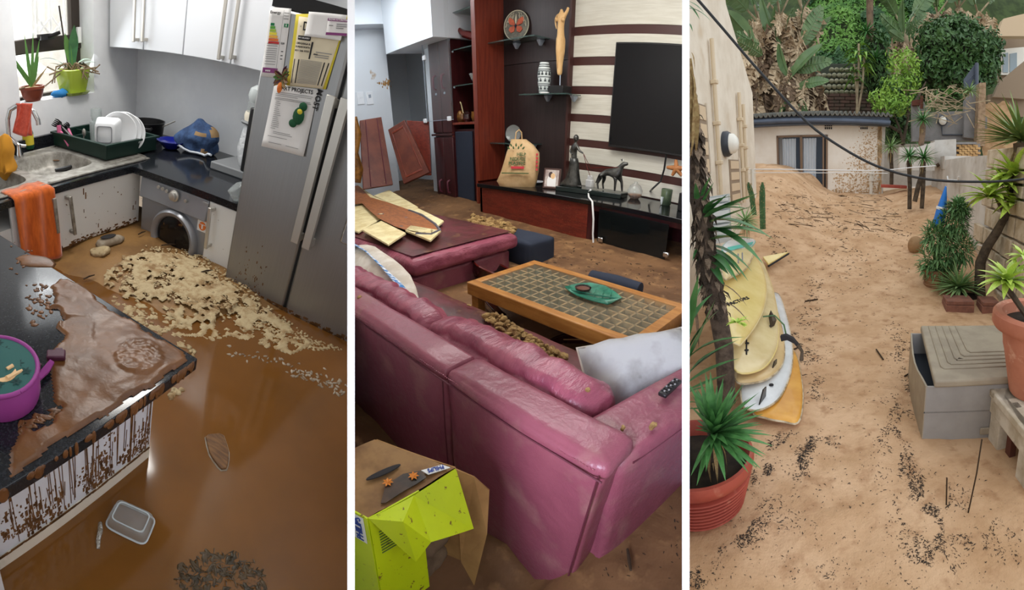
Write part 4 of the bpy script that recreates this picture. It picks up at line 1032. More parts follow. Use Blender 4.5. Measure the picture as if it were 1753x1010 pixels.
# dark panel and red side panel
du = thing('wenge_backboard', 'dark wenge back panel between the red side board and the stone wall', 'panel', (-4.0, YW_, ZT))
part('panel', MB().bb(-4.58, xe-.03, YW_-.06, YW_+.02, ZT, 1.86), 'wenge', du)
part('panel', MB().bb(-4.58, xe-.03, YW_-.06, YW_+.02, 1.866, 3.0), 'wenge', du)
part('edge_strip', MB().bb(xe-.03, xe, YW_-.09, YW_+.02, ZT, 3.0), 'stripe_brown', du)
solo('side_board', MB().bb(-4.62, -4.575, 3.96, YW_, ZT-.02, 3.0), 'cherry', 'tall red-brown side board beside the dark panel', 'panel', bevel=.003)
# tall shelf unit
ux0 = -5.17
su = thing('shelf_unit', 'tall red-brown shelf unit with glass shelves left of the dark panel', 'shelf unit', (-4.9, 4.2, .1))
part('side', MB().bb(ux0-.03, ux0, 4.0, 4.55, 0, 3.0), 'cherry', su)
part('side', MB().bb(-4.66, -4.625, 3.97, 4.55, 0, 3.0), 'cherry', su)
part('back', MB().bb(ux0, -4.66, 4.5, 4.55, 0, 3.0), 'dark_cherry', su)
zsh = [L.Y(796, q, 4.05).z for q in (16, 82, 146)]
for z in zsh:
    part('glass_shelf', MB().bb(ux0, -4.66, 4.04, 4.5, z, z+.012), 'shelf_glass', su)
    part('pin', MB().ball((ux0+.02, 4.05, z-.008), .014, 8, 6), 'bracket_grey', su)
zbase = L.Y(796, 209, 4.02).z
part('middle_shelf', MB().bb(ux0, -4.66, 4.0, 4.5, zbase-.03, zbase), 'cherry', su, bevel=.003)
part('floor_board', MB().bb(ux0, -4.66, 4.0, 4.5, 0, .12), 'dark_cherry', su)
sx0_, sx1_ = L.Y(779, 300, 4.03).x, L.Y(812, 300, 4.03).x
zt_ = L.Y(795, 221, 4.03).z
sp = thing('floor_speaker', 'tall navy-fronted speaker in the bottom of the shelf unit', 'speaker', ((sx0_+sx1_)/2, 4.2, .12))
part('cabinet', MB().bb(sx0_, sx1_, 4.06, 4.4, .12, zt_), 'dark_cherry', sp, bevel=.004)
part('grille', MB().bb(sx0_+.015, sx1_-.03, 4.035, 4.062, .13, zt_-.03), 'navy_cloth', sp, bevel=.01)
# things on the shelves
p = L.Y(800, 81, 4.2); p.z = zsh[1]+.013
def sh_pt(x, y, yy=4.15): return L.Y(x, y, yy)
solo('horn_sculpture', MB().tube([sh_pt(780, 37), sh_pt(784, 50), sh_pt(794, 58), sh_pt(808, 61), sh_pt(818, 66), sh_pt(817, 78)], [.006, .03, .045, .05, .055, .04], 10), 'lacquer_red', 'dark red curved horn sculpture on the second glass shelf', 'ornament', smooth=80)
c_ = sh_pt(816, 138); c_.z = zsh[2]+.012
solo('glass_bowl', MB().lathe([(.03, 0), (.07, .05), (.1, .12), (.095, .12), (.06, .05)], 20, c_), 'clear_glass', 'clear glass bowl on the third glass shelf', 'bowl', smooth=50)
c_ = sh_pt(787, 200); c_.z = zbase
t = thing('gold_basket', 'small gold and black basket ornament with thin handles on the wooden shelf', 'ornament', c_)
part('body', MB().lathe([(.07, 0), (.10, .04), (.09, .11), (.05, .15), (.02, .155)], 18, c_, sx=1.1, sy=.7), 'gold_brown', t)
part('handle', MB().tube([c_+V((-.07, 0, .12)), c_+V((-.03, 0, .26)), c_+V((-.02, 0, .27)), c_+V((.01, 0, .15))], .008, 6), 'plank_cream', t)
part('handle', MB().tube([c_+V((.0, 0, .14)), c_+V((.02, 0, .27)), c_+V((.04, 0, .25)), c_+V((.09, 0, .1))], .008, 6), 'plank_cream', t)
c_ = sh_pt(801, 203); c_.z = zbase
solo('dark_vase', MB().lathe([(.04, 0), (.07, .04), (.06, .1), (.03, .13), (.04, .15)], 16, c_), 'lacquer_black', 'small dark vase on the wooden shelf, beside the gold basket', 'vase')
c_ = sh_pt(813, 204); c_.z = zbase
solo('brass_cup', MB().lathe([(.03, 0), (.05, .06), (.045, .12), (.05, .13)], 14, c_), 'gold_brown', 'small brassy cup at the right end of the wooden shelf', 'cup')
# double-door cupboards
for nm, z0_, z1_, lab in (('upper', L.Y(750, 229, 4.0).z, L.Y(750, 58, 4.0).z, 'upper dark cherry double-door cupboard behind the glass screen'), ('lower', 0.1, L.Y(750, 231, 4.0).z, 'lower dark cherry double-door cupboard standing in the mud')):
    x0_, x1_ = L.Y(738.5, 150, 4.0).x, L.Y(769.5, 150, 4.0).x; xm_ = L.Y(755, 150, 4.0).x
    c = thing('cupboard', lab, 'cupboard', (xm_, 4.1, z0_))
    part('body', MB().bb(x0_, x1_+.03, 4.02, 4.5, z0_, z1_), 'dark_cherry', c)
    if nm == 'upper': part('cornice', MB().bb(x0_-.04, x1_+.03, 3.96, 4.5, z1_-.03, z1_+.03), 'dark_cherry', c, bevel=.006); part('base_moulding', MB().bb(x0_-.04, x1_+.03, 3.97, 4.5, z0_-.03, z0_), 'dark_cherry', c, bevel=.006)
    for s_, (a, b_) in ((-1, (x0_, xm_-.004)), (1, (xm_+.004, x1_+.03))):
        d = part('door', MB().bb(a, b_, 3.985, 4.02, z0_+.01, z1_-.03), 'dark_cherry', c, bevel=.006)
        hx = xm_+s_*.10
        hz = L.Y(755, 140 if nm == 'upper' else 318, 3.97).z
        part('handle', MB().tube([(hx, 3.985, hz+.09), (hx, 3.945, hz+.075), (hx, 3.94, hz), (hx, 3.945, hz-.075), (hx, 3.985, hz-.09)], .016, 8), 'leather_seam', d, smooth=80)
        if nm == 'upper': part('lock', MB().lathe([(.016, 0), (.014, .012)], 12, (hx, 3.985, L.Y(755, 160, 3.98).z), Matrix.Rotation(pi/2, 3, 'X')), 'bracket_grey', d)
# frameless glass screen
gz = L.Y(726, 208, 3.9).z
gs = thing('glass_screen', 'frameless clear glass screen before the dark cupboards', 'glass screen', (L.Y(750, 100, 3.9).x, 3.9, gz))
gx0, gx1 = L.Y(724.5, 100, 3.9).x, L.Y(771, 100, 3.9).x
part('pane', MB().bb(gx0, gx1, 3.895, 3.905, gz, 2.9), 'pane_glass', gs)
part('polished_edge', MB().bb(gx0-.006, gx0, 3.893, 3.907, gz, 2.9).bb(gx0, gx1, 3.893, 3.907, gz-.006, gz), 'bracket_grey', gs)
for q in ((726, 99), (728, 207), (769, 203)): part('clip', MB().box(L.Y(*q, 3.89), (.07, .03, .06)), 'socket_white', gs, bevel=.008)
# leaning cupboard doors
def lean(name, quad, dist, th, m__, lab, inset=None, moul=None):
    """a loose flat board leaning back: four pixel corners at given distances"""
    q = [L.D(x, y, d) for (x, y), d in zip(quad, dist)]; n_ = (q[1]-q[0]).cross(q[3]-q[0]).normalized()
    if n_.dot(L.eye-q[0]) < 0: n_ = -n_
    t = thing('loose_board', lab, 'board', (q[2]+q[3])/2)
    part('board', MB().slab(q, n_*-th), m__, t, bevel=.006)
    def at(u, v): return q[0].lerp(q[1], u).lerp(q[3].lerp(q[2], u), v)
    for a in (inset or []):
        part('moulding', MB().slab([at(*p_)+n_*.001 for p_ in a], n_*.012), moul or m__, t, bevel=.004)
    return t
lean('a', ((616, 206), (653, 200), (673, 316), (622, 324)), (6.6, 6.7, 6.35, 6.2), .04, 'board_red', 'loose brown cupboard door leaning against the white wall below the sockets', [[(.24, .02), (.27, .02), (.27, .98), (.24, .98)], [(.76, .02), (.79, .02), (.79, .98), (.76, .98)]], 'leather_seam')
fr_ = [[(.16, .08), (.20, .08), (.20, .92), (.16, .92)], [(.80, .08), (.84, .08), (.84, .92), (.80, .92)], [(.16, .08), (.84, .08), (.84, .115), (.16, .115)], [(.16, .885), (.84, .885), (.84, .92), (.16, .92)]]
lean('c', ((696, 206), (734, 208), (738, 300), (712, 300)), (7.0, 6.9, 6.7, 6.8), .04, 'cherry_mud', 'loose red-brown board leaning at the back behind the panelled one')
lean('b', ((664, 222), (692, 205), (735, 295), (691, 315)), (6.72, 6.6, 6.3, 6.35), .05, 'board_red', 'loose panelled cupboard door lying tilted across the recess', fr_, 'cherry')
p = L.D(610, 270, 5.6)
solo('carved_post', MB().tube([L.D(607, 200, 5.6), L.D(611, 230, 5.6), L.D(607, 262, 5.6), L.D(613, 290, 5.6), L.D(610, 312, 5.6)], [.03, .06, .05, .07, .06], 10), 'gold_brown', 'carved golden-brown wooden post at the far left edge of the room', 'ornament', smooth=80)
# media bench
mbn = thing('media_bench', 'long black-topped media bench with a muddy red front under the television', 'bench', (-2.5, 4.0, 0))
bx0 = L.Y(817, 330, YF_).x
part('top', MB().bb(bx0, -.6, YF_, YW_-.02, ZT-.045, ZT), 'counter_black', mbn, bevel=.004)
part('side', MB().bb(bx0+.02, bx0+.06, YF_+.03, YW_-.02, -.05, ZT-.045), 'cherry_mud', mbn)
xr = L.Y(1004, 380, YF_+.02).x
part('drawer_front', MB().bb(bx0+.02, xr, YF_+.03, YF_+.06, -.05, ZT-.05), 'cherry_mud', mbn, bevel=.003)
part('post', MB().bb(xr+.004, xr+.07, YF_+.03, YF_+.4, -.05, ZT-.05), 'dark_cherry', mbn)
part('rail', MB().bb(xr+.07, -.6, YF_+.03, YF_+.06, ZT-.10, ZT-.05), 'dark_cherry', mbn)
part('back_board', MB().bb(xr, -.6, YW_-.08, YW_-.05, -.05, ZT-.05), 'dark_cherry', mbn)
gxa, gxb = L.Y(1024, 390, YF_+.02).x, L.Y(1146, 400, YF_+.02).x
d = part('glass_door', MB().slab([(gxa, YF_+.015, -.0), (gxb, YF_-.02, -.0), (gxb, YF_-.02, ZT-.07), (gxa, YF_+.015, ZT-.07)], (0, .01, 0)), 'smoked_glass', mbn)
for q in ((1028, 410), (1140, 436)): part('hinge', MB().box(L.Y(*q, YF_-.02), (.06, .03, .05)), 'chrome', d, bevel=.01)
# things on the bench
def on(x, y): return L.Z(x, y, ZT)
p = on(884, 321)
bgm = L.m(p)
bag = thing('paper_bag', 'full brown paper shopping bag with green print slumped on the bench', 'bag', p)
fx, fy = V((.80, .60, 0)).normalized(), V((-.60, .80, 0))
def bagp(dx, dy, dd): return p+fx*dx*bgm+fy*dd*bgm+V((0, 0, dy*bgm))
rg = []
for k, (xl, xr_, y_, dl_, dr__) in enumerate(((-33, 30, 0, 14, 14), (-37, 33, 9, 18, 18), (-29, 36, 25, 20, 20), (-24, 38, 42, 18, 18), (-20, 36, 56, 15, 15), (-14, 26, 68, 9, 9), (-12, 14, 77, 5, 5))):
    r_ = []
    for j in range(16):
        t_ = 2*pi*j/16; c_, s_ = math.copysign(abs(cos(t_))**.6, cos(t_)), math.copysign(abs(sin(t_))**.6, sin(t_))
        q = bagp((xl+xr_)/2+(xr_-xl)/2*c_, y_, 22+dl_*s_); r_.append(q+V((noise.noise(q*12), noise.noise(q*12+V((5, 3, 1))), 0))*.02)
    rg.append(r_)
part('sack', MB().rings(rg), 'kraft', bag, smooth=55)
def bagtxt(tx, dx, dy, w_, m__, h_):
    M_ = frame(bagp(dx, dy, -1.4+(dy-30)*.12), fx, V((0, 0, 1))+fy*.25); part('lettering', text_mb(tx, h_*bgm, M_, depth=.006, bold=True, width=w_*bgm), m__, bag, smooth=0)
bagtxt('HELP', 8, 54, 15, 'print_green', 7); bagtxt('REDUCE', 2, 46.5, 26, 'print_green', 7); bagtxt('PLASTIC', 1, 39.5, 28, 'print_green', 7)
part('heart_band', MB().box(bagp(2, 33, -1), (22*bgm, .012, 3.6*bgm), R=Matrix((fx, fy, V((0, 0, 1)))).transposed()), 'print_red', bag)
bagtxt('LOVE', 2, 33, 14, 'label_white', 3.6) if False else None
part('print_band', MB().box(bagp(-2, 24, -2), (46*bgm, .01, 1.6*bgm), R=Matrix((fx, fy, V((0, 0, 1)))).transposed()), 'print_green', bag)
for i in range(5): part('side_print', MB().box(bagp(34, 30+i*6, 6), (3*bgm, .02, 3.4*bgm), R=Matrix((fx, fy, V((0, 0, 1)))).transposed()), 'print_red', bag)
for i in range(7): part('leaf_print', MB().blade(bagp(-12+i*3.6, 62+(i % 2)*4, -1+((62+(i % 2)*4)-45)*.30), fx*(i-3)*.3+V((0, 0, 1)), 6*bgm, 3*bgm, droop=0, n=3, up=-fy, fold=0), 'print_green', bag)
part('handle', MB().tube([bagp(-5, 74, 20), bagp(-3, 88, 20), bagp(2, 92, 20), bagp(6, 88, 20), bagp(7, 74, 20)], 1.1*bgm, 6), 'kraft', bag)
p2 = on(916, 314)
solo('white_saucer', MB().lathe([(.05, 0), (.11, .02), (.115, .025), (.05, .012)], 24, p2), 'white_china', 'white saucer on the bench behind the paper bag', 'saucer')
p = on(944, 323); k = L.m(p)
pf = thing('photo_frame', 'small brown framed photograph of a person in white standing on the bench', 'photo frame', p)
Fm = frame(p+V((0, 0, 17*k)), V((.92, .39, 0)), V((-.1, .25, 1)))
def fb_(a, b_, z0_, th): return MB().slab([Fm @ V((x, y, z0_)) for x, y in ((a[0], a[1]), (b_[0], a[1]), (b_[0], b_[1]), (a[0], b_[1]))], Fm.to_3x3() @ V((0, 0, th)))
part('frame', fb_((-15*k, -17*k), (15*k, 17*k), 0, -.03), 'photo_frame', pf, bevel=.004)
part('photo', fb_((-12*k, -14*k), (12*k, 14*k), .003, -.004), 'photo_print', pf)
part('printed_figure', MB().add([Fm @ V((x*k, y*k, .005)) for x, y in ((-7, -13), (8, -13), (8, 0), (5, 8), (1, 10), (-4, 7), (-8, -2))], [tuple(range(7))]), 'paper_white', pf)
part('printed_head', MB().add([Fm @ V((2*k+4*k*cos(t_*pi/5), 4*k+5*k*sin(t_*pi/5), .007)) for t_ in range(10)], [tuple(range(10))]), 'lunch_peach', pf)
part('printed_hair', MB().add([Fm @ V((-2*k+4*k*cos(t_*pi/5), 6*k+5*k*sin(t_*pi/5), .006)) for t_ in range(10)], [tuple(range(10))]), 'photo_hair', pf)
# bronze: woman leading a dog
p = on(1012, 331); k = L.m(p)
fx = V((.98, .2, 0)).normalized(); fy = V((-.2, .98, 0))
stt = thing('bronze_statuette', 'bronze statuette of a robed woman leading a large dog on a dark green base', 'statuette', p)
Rb = Matrix((fx, fy, V((0, 0, 1)))).transposed()
part('base', MB().box(p+V((0, 0, 4*k)), (120*k, 36*k, 8*k), R=Rb), 'green_marble', stt, bevel=.006)
def wp(dx, dz, dd=0): return p+fx*dx*k+fy*dd*k+V((0, 0, (dz+8)*k))
def skin(pts, edges, rad, lv=2):
    me = bpy.data.meshes.new('s'); me.from_pydata([tuple(q) for q in pts], edges, []); o = bpy.data.objects.new('s', me); SC.collection.objects.link(o)
    sm_ = o.modifiers.new('skin', 'SKIN'); sm_.use_smooth_shade = True
    for i, r_ in enumerate(rad):
        r_ = r_ if hasattr(r_, '__len__') else (r_, r_); me.skin_vertices[0].data[i].radius = r_
    me.skin_vertices[0].data[0].use_root = True
    s_ = o.modifiers.new('sub', 'SUBSURF'); s_.levels = lv; s_.render_levels = lv
    dg = bpy.context.evaluated_depsgraph_get(); dg.update()
    m2 = bpy.data.meshes.new_from_object(o.evaluated_get(dg)); mb_ = MB().add([v_.co for v_ in m2.vertices], [tuple(f.vertices) for f in m2.polygons])
    bpy.data.objects.remove(o); bpy.data.meshes.remove(m2); return mb_
# woman: pelvis, waist, chest, neck, head, arms
wx = -33
pts = [wp(wx-2, 42), wp(wx-3, 50), wp(wx-3, 60), wp(wx-2, 68), wp(wx-1, 72), wp(wx, 78, -2),
       wp(wx-7, 66, 3), wp(wx-10, 57, 0), wp(wx-3, 53, -7), wp(wx+4, 66, -3), wp(wx+9, 60, -6), wp(wx+17, 56, -6)]
ed = [(0, 1), (1, 2), (2, 3), (3, 4), (4, 5), (3, 6), (6, 7), (7, 8), (3, 9), (9, 10), (10, 11)]
part('woman', skin(pts, ed, [6.5*k, 5*k, 5.6*k, 5.2*k, 2*k, 3.4*k, 2.6*k, 2*k, 1.4*k, 2.6*k, 2*k, 1.3*k]), 'bronze', stt, smooth=180)
part('head', MB().ball(wp(wx, 79, -1), (4.6*k, 4.8*k, 5.6*k), 14, 10), 'bronze', stt, smooth=180)
part('face', MB().ball(wp(wx+1.6, 77, -4.4), (1.1*k, 1.2*k, 1.6*k), 8, 6).ball(wp(wx-1.4, 79.5, -4.6), (.9*k, .6*k, .6*k), 6, 5).ball(wp(wx+3, 79.5, -4), (.9*k, .6*k, .6*k), 6, 5), 'bronze', stt, smooth=180)
rg = []
for (dx, w_, z_, dd) in ((-4, 17, 0, 10), (-4, 16, 4, 10), (-3, 12, 14, 8), (-2, 9, 26, 7), (-2, 8, 38, 6), (-2.5, 6, 47, 5.4)):
    rg.append([wp(wx+dx+w_*cos(2*pi*j/28)*(1+.10*cos(j*pi))*(1.25 if cos(2*pi*j/28) < 0 and z_ < 8 else 1), z_, dd*sin(2*pi*j/28)*(1+.1*cos(j*pi))) for j in range(28)])
part('robe', MB().rings(rg), 'bronze', stt, smooth=180)
part('foot', MB().ball(wp(wx+13, 2, -6), (5*k, 3*k, 2.2*k), 10, 6), 'bronze', stt, smooth=180)
# dog facing right
dx = 32
pts = [wp(dx-14, 28), wp(dx-2, 30), wp(dx+10, 32), wp(dx+17, 38), wp(dx+21, 46), wp(dx+30, 47),
       wp(dx-17, 18, -4), wp(dx-20, 10, -4), wp(dx-18, 1, -4), wp(dx-12, 18, 5), wp(dx-14, 10, 5), wp(dx-12, 1, 5),
       wp(dx+12, 18, -5), wp(dx+12, 1, -5), wp(dx+20, 17, 4), wp(dx+22, 1, 4), wp(dx-20, 22), wp(dx-25, 10)]
ed = [(0, 1), (1, 2), (2, 3), (3, 4), (4, 5), (0, 6), (6, 7), (7, 8), (0, 9), (9, 10), (10, 11), (2, 12), (12, 13), (2, 14), (14, 15), (0, 16), (16, 17)]
part('dog', skin(pts, ed, [6*k, 5.6*k, 7.4*k, 5*k, 4.4*k, 2.4*k, 3.6*k, 1.9*k, 1.5*k, 3.6*k, 1.9*k, 1.5*k, 2.6*k, 1.6*k, 2.6*k, 1.6*k, 1.6*k, .9*k]), 'bronze', stt, smooth=180)
part('ear', MB().blade(wp(dx+19, 50, -2), (-.4, -.3, 1), 6*k, 4*k, droop=.3, n=3), 'bronze', stt)
part('ear', MB().blade(wp(dx+19, 50, 2), (-.4, .3, 1), 6*k, 4*k, droop=.3, n=3), 'bronze', stt)
part('lead', MB().tube([wp(wx+17, 56, -6), wp(wx+24, 36, -5), wp(wx+32, 20, -6)], .5*k, 5).tube([wp(wx+17, 56, -6), wp(wx+30, 34, -3), wp(dx+16, 40, -4)], .5*k, 5), 'lacquer_red', stt)
p = on(1086, 340); k = L.m(p)
tr = thing('terrarium', 'small round glass terrarium with sand on the bench', 'terrarium', p)
part('glass', MB().lathe([(7*k, 0), (12*k, 6*k), (13*k, 14*k), (9*k, 22*k), (3*k, 26*k), (3*k, 28*k)], 22, p), 'clear_glass', tr, smooth=60)
part('sand', MB().lathe([(6.6*k, .5*k), (11*k, 6*k), (11*k, 8*k), (1*k, 9*k)], 18, p), 'terra_sand', tr)
p = on(1139, 351); k = L.m(p)
mg = thing('mug', 'dark green drip-glazed mug on the bench', 'mug', p)
part('body', MB().lathe([(7.5*k, 0), (9*k, 2*k), (9.6*k, 26*k), (9*k, 27*k), (8.4*k, 26*k), (8*k, 4*k), (1*k, 3*k)], 22, p), 'mug_green', mg, smooth=45)
part('drip', MB().tube([p+V((-.02, -9.2*k, 14*k)), p+V((-.02, -9.6*k, 6*k)), p+V((-.02, -9.2*k, 1*k))], [3*k, 2*k, .8*k], 8), 'vase_white', mg)
p = L.Y(1158, 288, 4.3); k = L.m(p)
m_ = MB()
for a in (185, 100, 250, 10, 310): m_.tube([p, p+V((cos(radians(a))*18*k, 0, sin(radians(a))*14*k))], [5*k, 2.6*k], 8)
solo('wooden_star', m_, 'star_wood', 'brown wooden star-shaped ornament at the right end of the striped wall', 'ornament', smooth=60)
p = on(1166, 362)
solo('black_box', MB().bb(L.Y(1160, 350, p.y).x, -.6, p.y, p.y+.2, ZT, ZT+.18), 'black_plastic', 'black box at the right end of the bench', 'box', bevel=.008)
solo('tv_cable', MB().tube([L.Y(1141, 262, 4.4), L.Y(1137, 290, 4.4), L.Y(1131, 310, 4.38), L.Y(1118, 322, 4.3), on(1108, 334)+V((0, 0, .01))], .011, 6), 'black_plastic', 'thin black cable hanging from the television to the bench', 'cable')
pl_ = on(1009, 322)
solo('charger_plug', MB().box(pl_+V((0, 0, .05)), (.09, .06, .1)).box(pl_+V((0, 0, .12)), (.05, .05, .06)), 'cable_white', 'white charger plug on the bench between the woman and the dog', 'plug', bevel=.008)
solo('white_cable', MB().tube([L.Y(1011, 325, 3.85), on(1007, 331)+V((0, 0, .012)), on(1008, 340)+V((0, 0, .012)), L.Y(1014, 345, YF_-.02), L.Y(1016, 375, YF_-.025), L.Y(1015, 400, YF_-.03), L.Y(1016, 422, YF_-.035)], .010, 8), 'cable_white', 'white cable hanging over the front of the bench into the mud', 'cable', smooth=80)
# shelves on the dark panel
def wshelf(x0_, x1_, y_, lab, br):
    a, b_ = L.Y(x0_, y_, 4.2), L.Y(x1_, y_, 4.2); z = L.Y((x0_+x1_)/2, y_, 4.2).z
    t = thing('wall_shelf', lab, 'shelf', ((a.x+b_.x)/2, 4.44, z))
    xa_, xb_ = L.Y(x0_, y_, 4.3).x, L.Y(x1_, y_, 4.3).x
    part('glass', MB().bb(xa_, xb_, 4.16, 4.44, z, z+.014), 'shelf_glass', t)
    for q in br:
        xq = L.Y(q, y_, 4.3).x; part('bracket', MB().rings([[V((xq-.03, 4.44, z-.002)), V((xq+.03, 4.44, z-.002)), V((xq+.03, 4.34, z-.002)), V((xq-.03, 4.34, z-.002))], [V((xq-.012, 4.40, z-.065)), V((xq+.012, 4.40, z-.065)), V((xq+.01, 4.37, z-.065)), V((xq-.01, 4.37, z-.065))]]), 'bracket_grey', t, bevel=.006)
    return z+.014
z1 = wshelf(846, 928, 67, 'upper glass wall shelf holding the butterfly plate', (876, 917))
z2 = wshelf(902, 982, 162, 'glass wall shelf holding the vase and the torso sculpture', (930, 975))
z3 = wshelf(838, 915, 247, 'lower glass wall shelf behind the paper bag', (868, 905))
# butterfly plate
c_ = L.Y(884, 43, 4.36); R_ = L.m(c_, 23.5); c_.z = z1+R_
pr = thing('butterfly_plate', 'round grey decorative plate with a rust butterfly standing on the upper shelf', 'plate', c_)
n_ = V((.35, -.93, .14)).normalized(); Rm = n_.to_track_quat('Z', 'Y').to_matrix(); Fm = frame(c_, Rm @ V((1, 0, 0)), Rm @ V((0, 1, 0)))
upv = (V((0, 0, 1))-n_*n_.z).normalized(); Fm = frame(c_, upv.cross(n_), upv)
part('disc', MB().lathe([(R_*.02, -.03), (R_*.8, -.025), (R_, -.005), (R_*.97, .006), (R_*.02, .012)], 36, c_, Fm.to_3x3()), 'plate_grey', pr)
part('rim', MB().tube([Fm @ V((R_*.97*cos(t_*pi/18), R_*.97*sin(t_*pi/18), .004)) for t_ in range(37)], R_*.03, 6), 'plate_cream', pr)
for sx_ in (-1, 1):
    part('wing', MB().slab([Fm @ V((sx_*R_*x, R_*y, .011)) for x, y in ((.04, .0), (.18, .34), (.5, .52), (.62, .36), (.5, .08), (.2, -.02))], Fm.to_3x3() @ V((0, 0, .012))), 'plate_rust', pr)
    part('wing', MB().slab([Fm @ V((sx_*R_*x, R_*y, .011)) for x, y in ((.05, -.04), (.45, -.12), (.55, -.3), (.35, -.5), (.12, -.42))], Fm.to_3x3() @ V((0, 0, .012))), 'plate_rust', pr)
    for k_ in range(4):
        part('scroll', MB().tube([Fm @ V((sx_*R_*(.18+.17*k_+.12*sin(t_)), R_*(.62-.17*k_*k_*.35+.2*cos(t_*1.6)), .018)) for t_ in [q*.5 for q in range(7)]], R_*.018, 5), 'plate_cream', pr)
part('antenna', MB().blade(Fm @ V((0, R_*.1, .02)), upv, R_*.65, R_*.14, droop=0, n=3, up=n_), 'plate_cream', pr)
part('centre', MB().ball(Fm @ V((0, -R_*.06, .02)), R_*.1, 10, 6), 'navy_cloth', pr)
# vase
c_ = L.Y(931, 158, 4.3); c_.z = z2; k = L.m(c_)
vs_ = thing('patterned_vase', 'pale vase with dark carved bands standing on the middle shelf', 'vase', c_)
prof = [(7.5*k, 0), (8.5*k, 2*k), (10.5*k, 14*k), (11.3*k, 26*k), (10.4*k, 38*k), (8.2*k, 45*k), (7.8*k, 48*k), (7*k, 48*k), (6.5*k, 44*k)]
part('body', MB().lathe(prof, 26, c_), 'vase_white', vs_, smooth=60)
def vr(z):
    for (a, b_) in zip(prof, prof[1:]):
        if a[1] <= z*k <= b_[1]: return a[0]+(b_[0]-a[0])*(z*k-a[1])/(b_[1]-a[1])
    return prof[0][0]
for z_ in (4, 12, 14.5, 25, 34, 36.5, 41, 44): part('dark_band', MB().lathe([(vr(z_)+.001, z_*k), (vr(z_)+.004, z_*k+.3*k), (vr(z_)+.001, z_*k+1.1*k)], 26, c_, cap=False), 'vase_dark', vs_)
for z_, n__ in ((8, 9), (20, 9), (30, 11)):
    m_ = MB()
    for j in range(n__):
        a = 2*pi*j/n__; q = c_+V((cos(a)*vr(z_), sin(a)*vr(z_), z_*k)); m_.box(q, (1.6*k, 3.4*k, 2.6*k), rz=a).box(q+V((0, 0, 2.6*k)), (1.4*k, 1.4*k, 2*k), rz=a)
    part('carved_motif', m_, 'vase_dark', vs_, kind='stuff', smooth=0)
# small card
solo('small_card', MB().box(L.Y(936, 160, 4.24)*1 if False else V((L.Y(936, 160, 4.24).x, 4.22, z2+.008)), (.11, .06, .012)), 'paper_white', 'small white card lying before the patterned vase', 'card')
# wooden torso on a stand
c_ = L.Y(958, 158, 4.3); c_.z = z2; k = L.m(c_)
to_ = thing('torso_sculpture', 'pale wooden female torso with one raised arm on a black stand', 'sculpture', c_)
part('stand', MB().box(c_+V((0, 0, 6*k)), (32*k, 24*k, 12*k)), 'black_plastic', to_, bevel=.004)
def tp(x, y): q = L.Y(x, y, 4.3); return q
part('rod', MB().tube([tp(958.5, 149), tp(959, 128)], 1*k, 6), 'bracket_grey', to_)
pts = [tp(960, 76), tp(960, 57), tp(960, 46), tp(962, 28), tp(961.5, 19), tp(961, 15.5), tp(955, 27), tp(951, 33), tp(951.5, 42), tp(953, 50), tp(967, 26), tp(971.5, 18), tp(973, 12),
       tp(959, 92), tp(958, 110), tp(958, 130)]
ed = [(0, 1), (1, 2), (2, 3), (3, 4), (4, 5), (3, 6), (6, 7), (7, 8), (8, 9), (3, 10), (10, 11), (11, 12), (0, 13), (13, 14), (14, 15)]
part('torso', skin(pts, ed, [(10*k, 7*k), (7.6*k, 5*k), (7*k, 5*k), (6.5*k, 5*k), (2.6*k, 2.6*k), (2.4*k, 2.4*k), (3*k, 3*k), (1.9*k, 1.9*k), (1.6*k, 1.6*k), (1*k, 1*k), (3.2*k, 3*k), (2.6*k, 2.4*k), (2*k, 2*k), (9*k, 6.4*k), (6.5*k, 5*k), (4.6*k, 4*k)]), 'wood_light', to_, smooth=180)
part('leg_groove', MB().tube([tp(959.5, 73)+V((0, -7*k, 0)), tp(959, 90)+V((0, -6.9*k, 0)), tp(958, 118)+V((0, -4.9*k, 0))], .7*k, 5), 'star_wood', to_)
for q in ((955.5, 34), (966, 34)): part('breast', MB().ball(tp(*q)+V((0, -3.6*k, 0)), (3.4*k, 3*k, 3.2*k), 10, 8), 'wood_light', to_, smooth=180)
# glass plate on the lower shelf
c_ = L.Y(880, 232, 4.36); c_.z = z3+L.m(c_, 14); R_ = L.m(c_, 14); n_ = V((.4, -.9, .1)).normalized()
solo('glass_plate', MB().lathe([(R_*.02, 0), (R_*.6, .004), (R_, .03), (R_*.98, .036), (R_*.6, .012), (R_*.02, .008)], 28, c_, n_.to_track_quat('Z', 'Y').to_matrix()), 'clear_glass', 'clear cut-glass plate standing on the lower shelf behind the bag', 'plate', smooth=50)
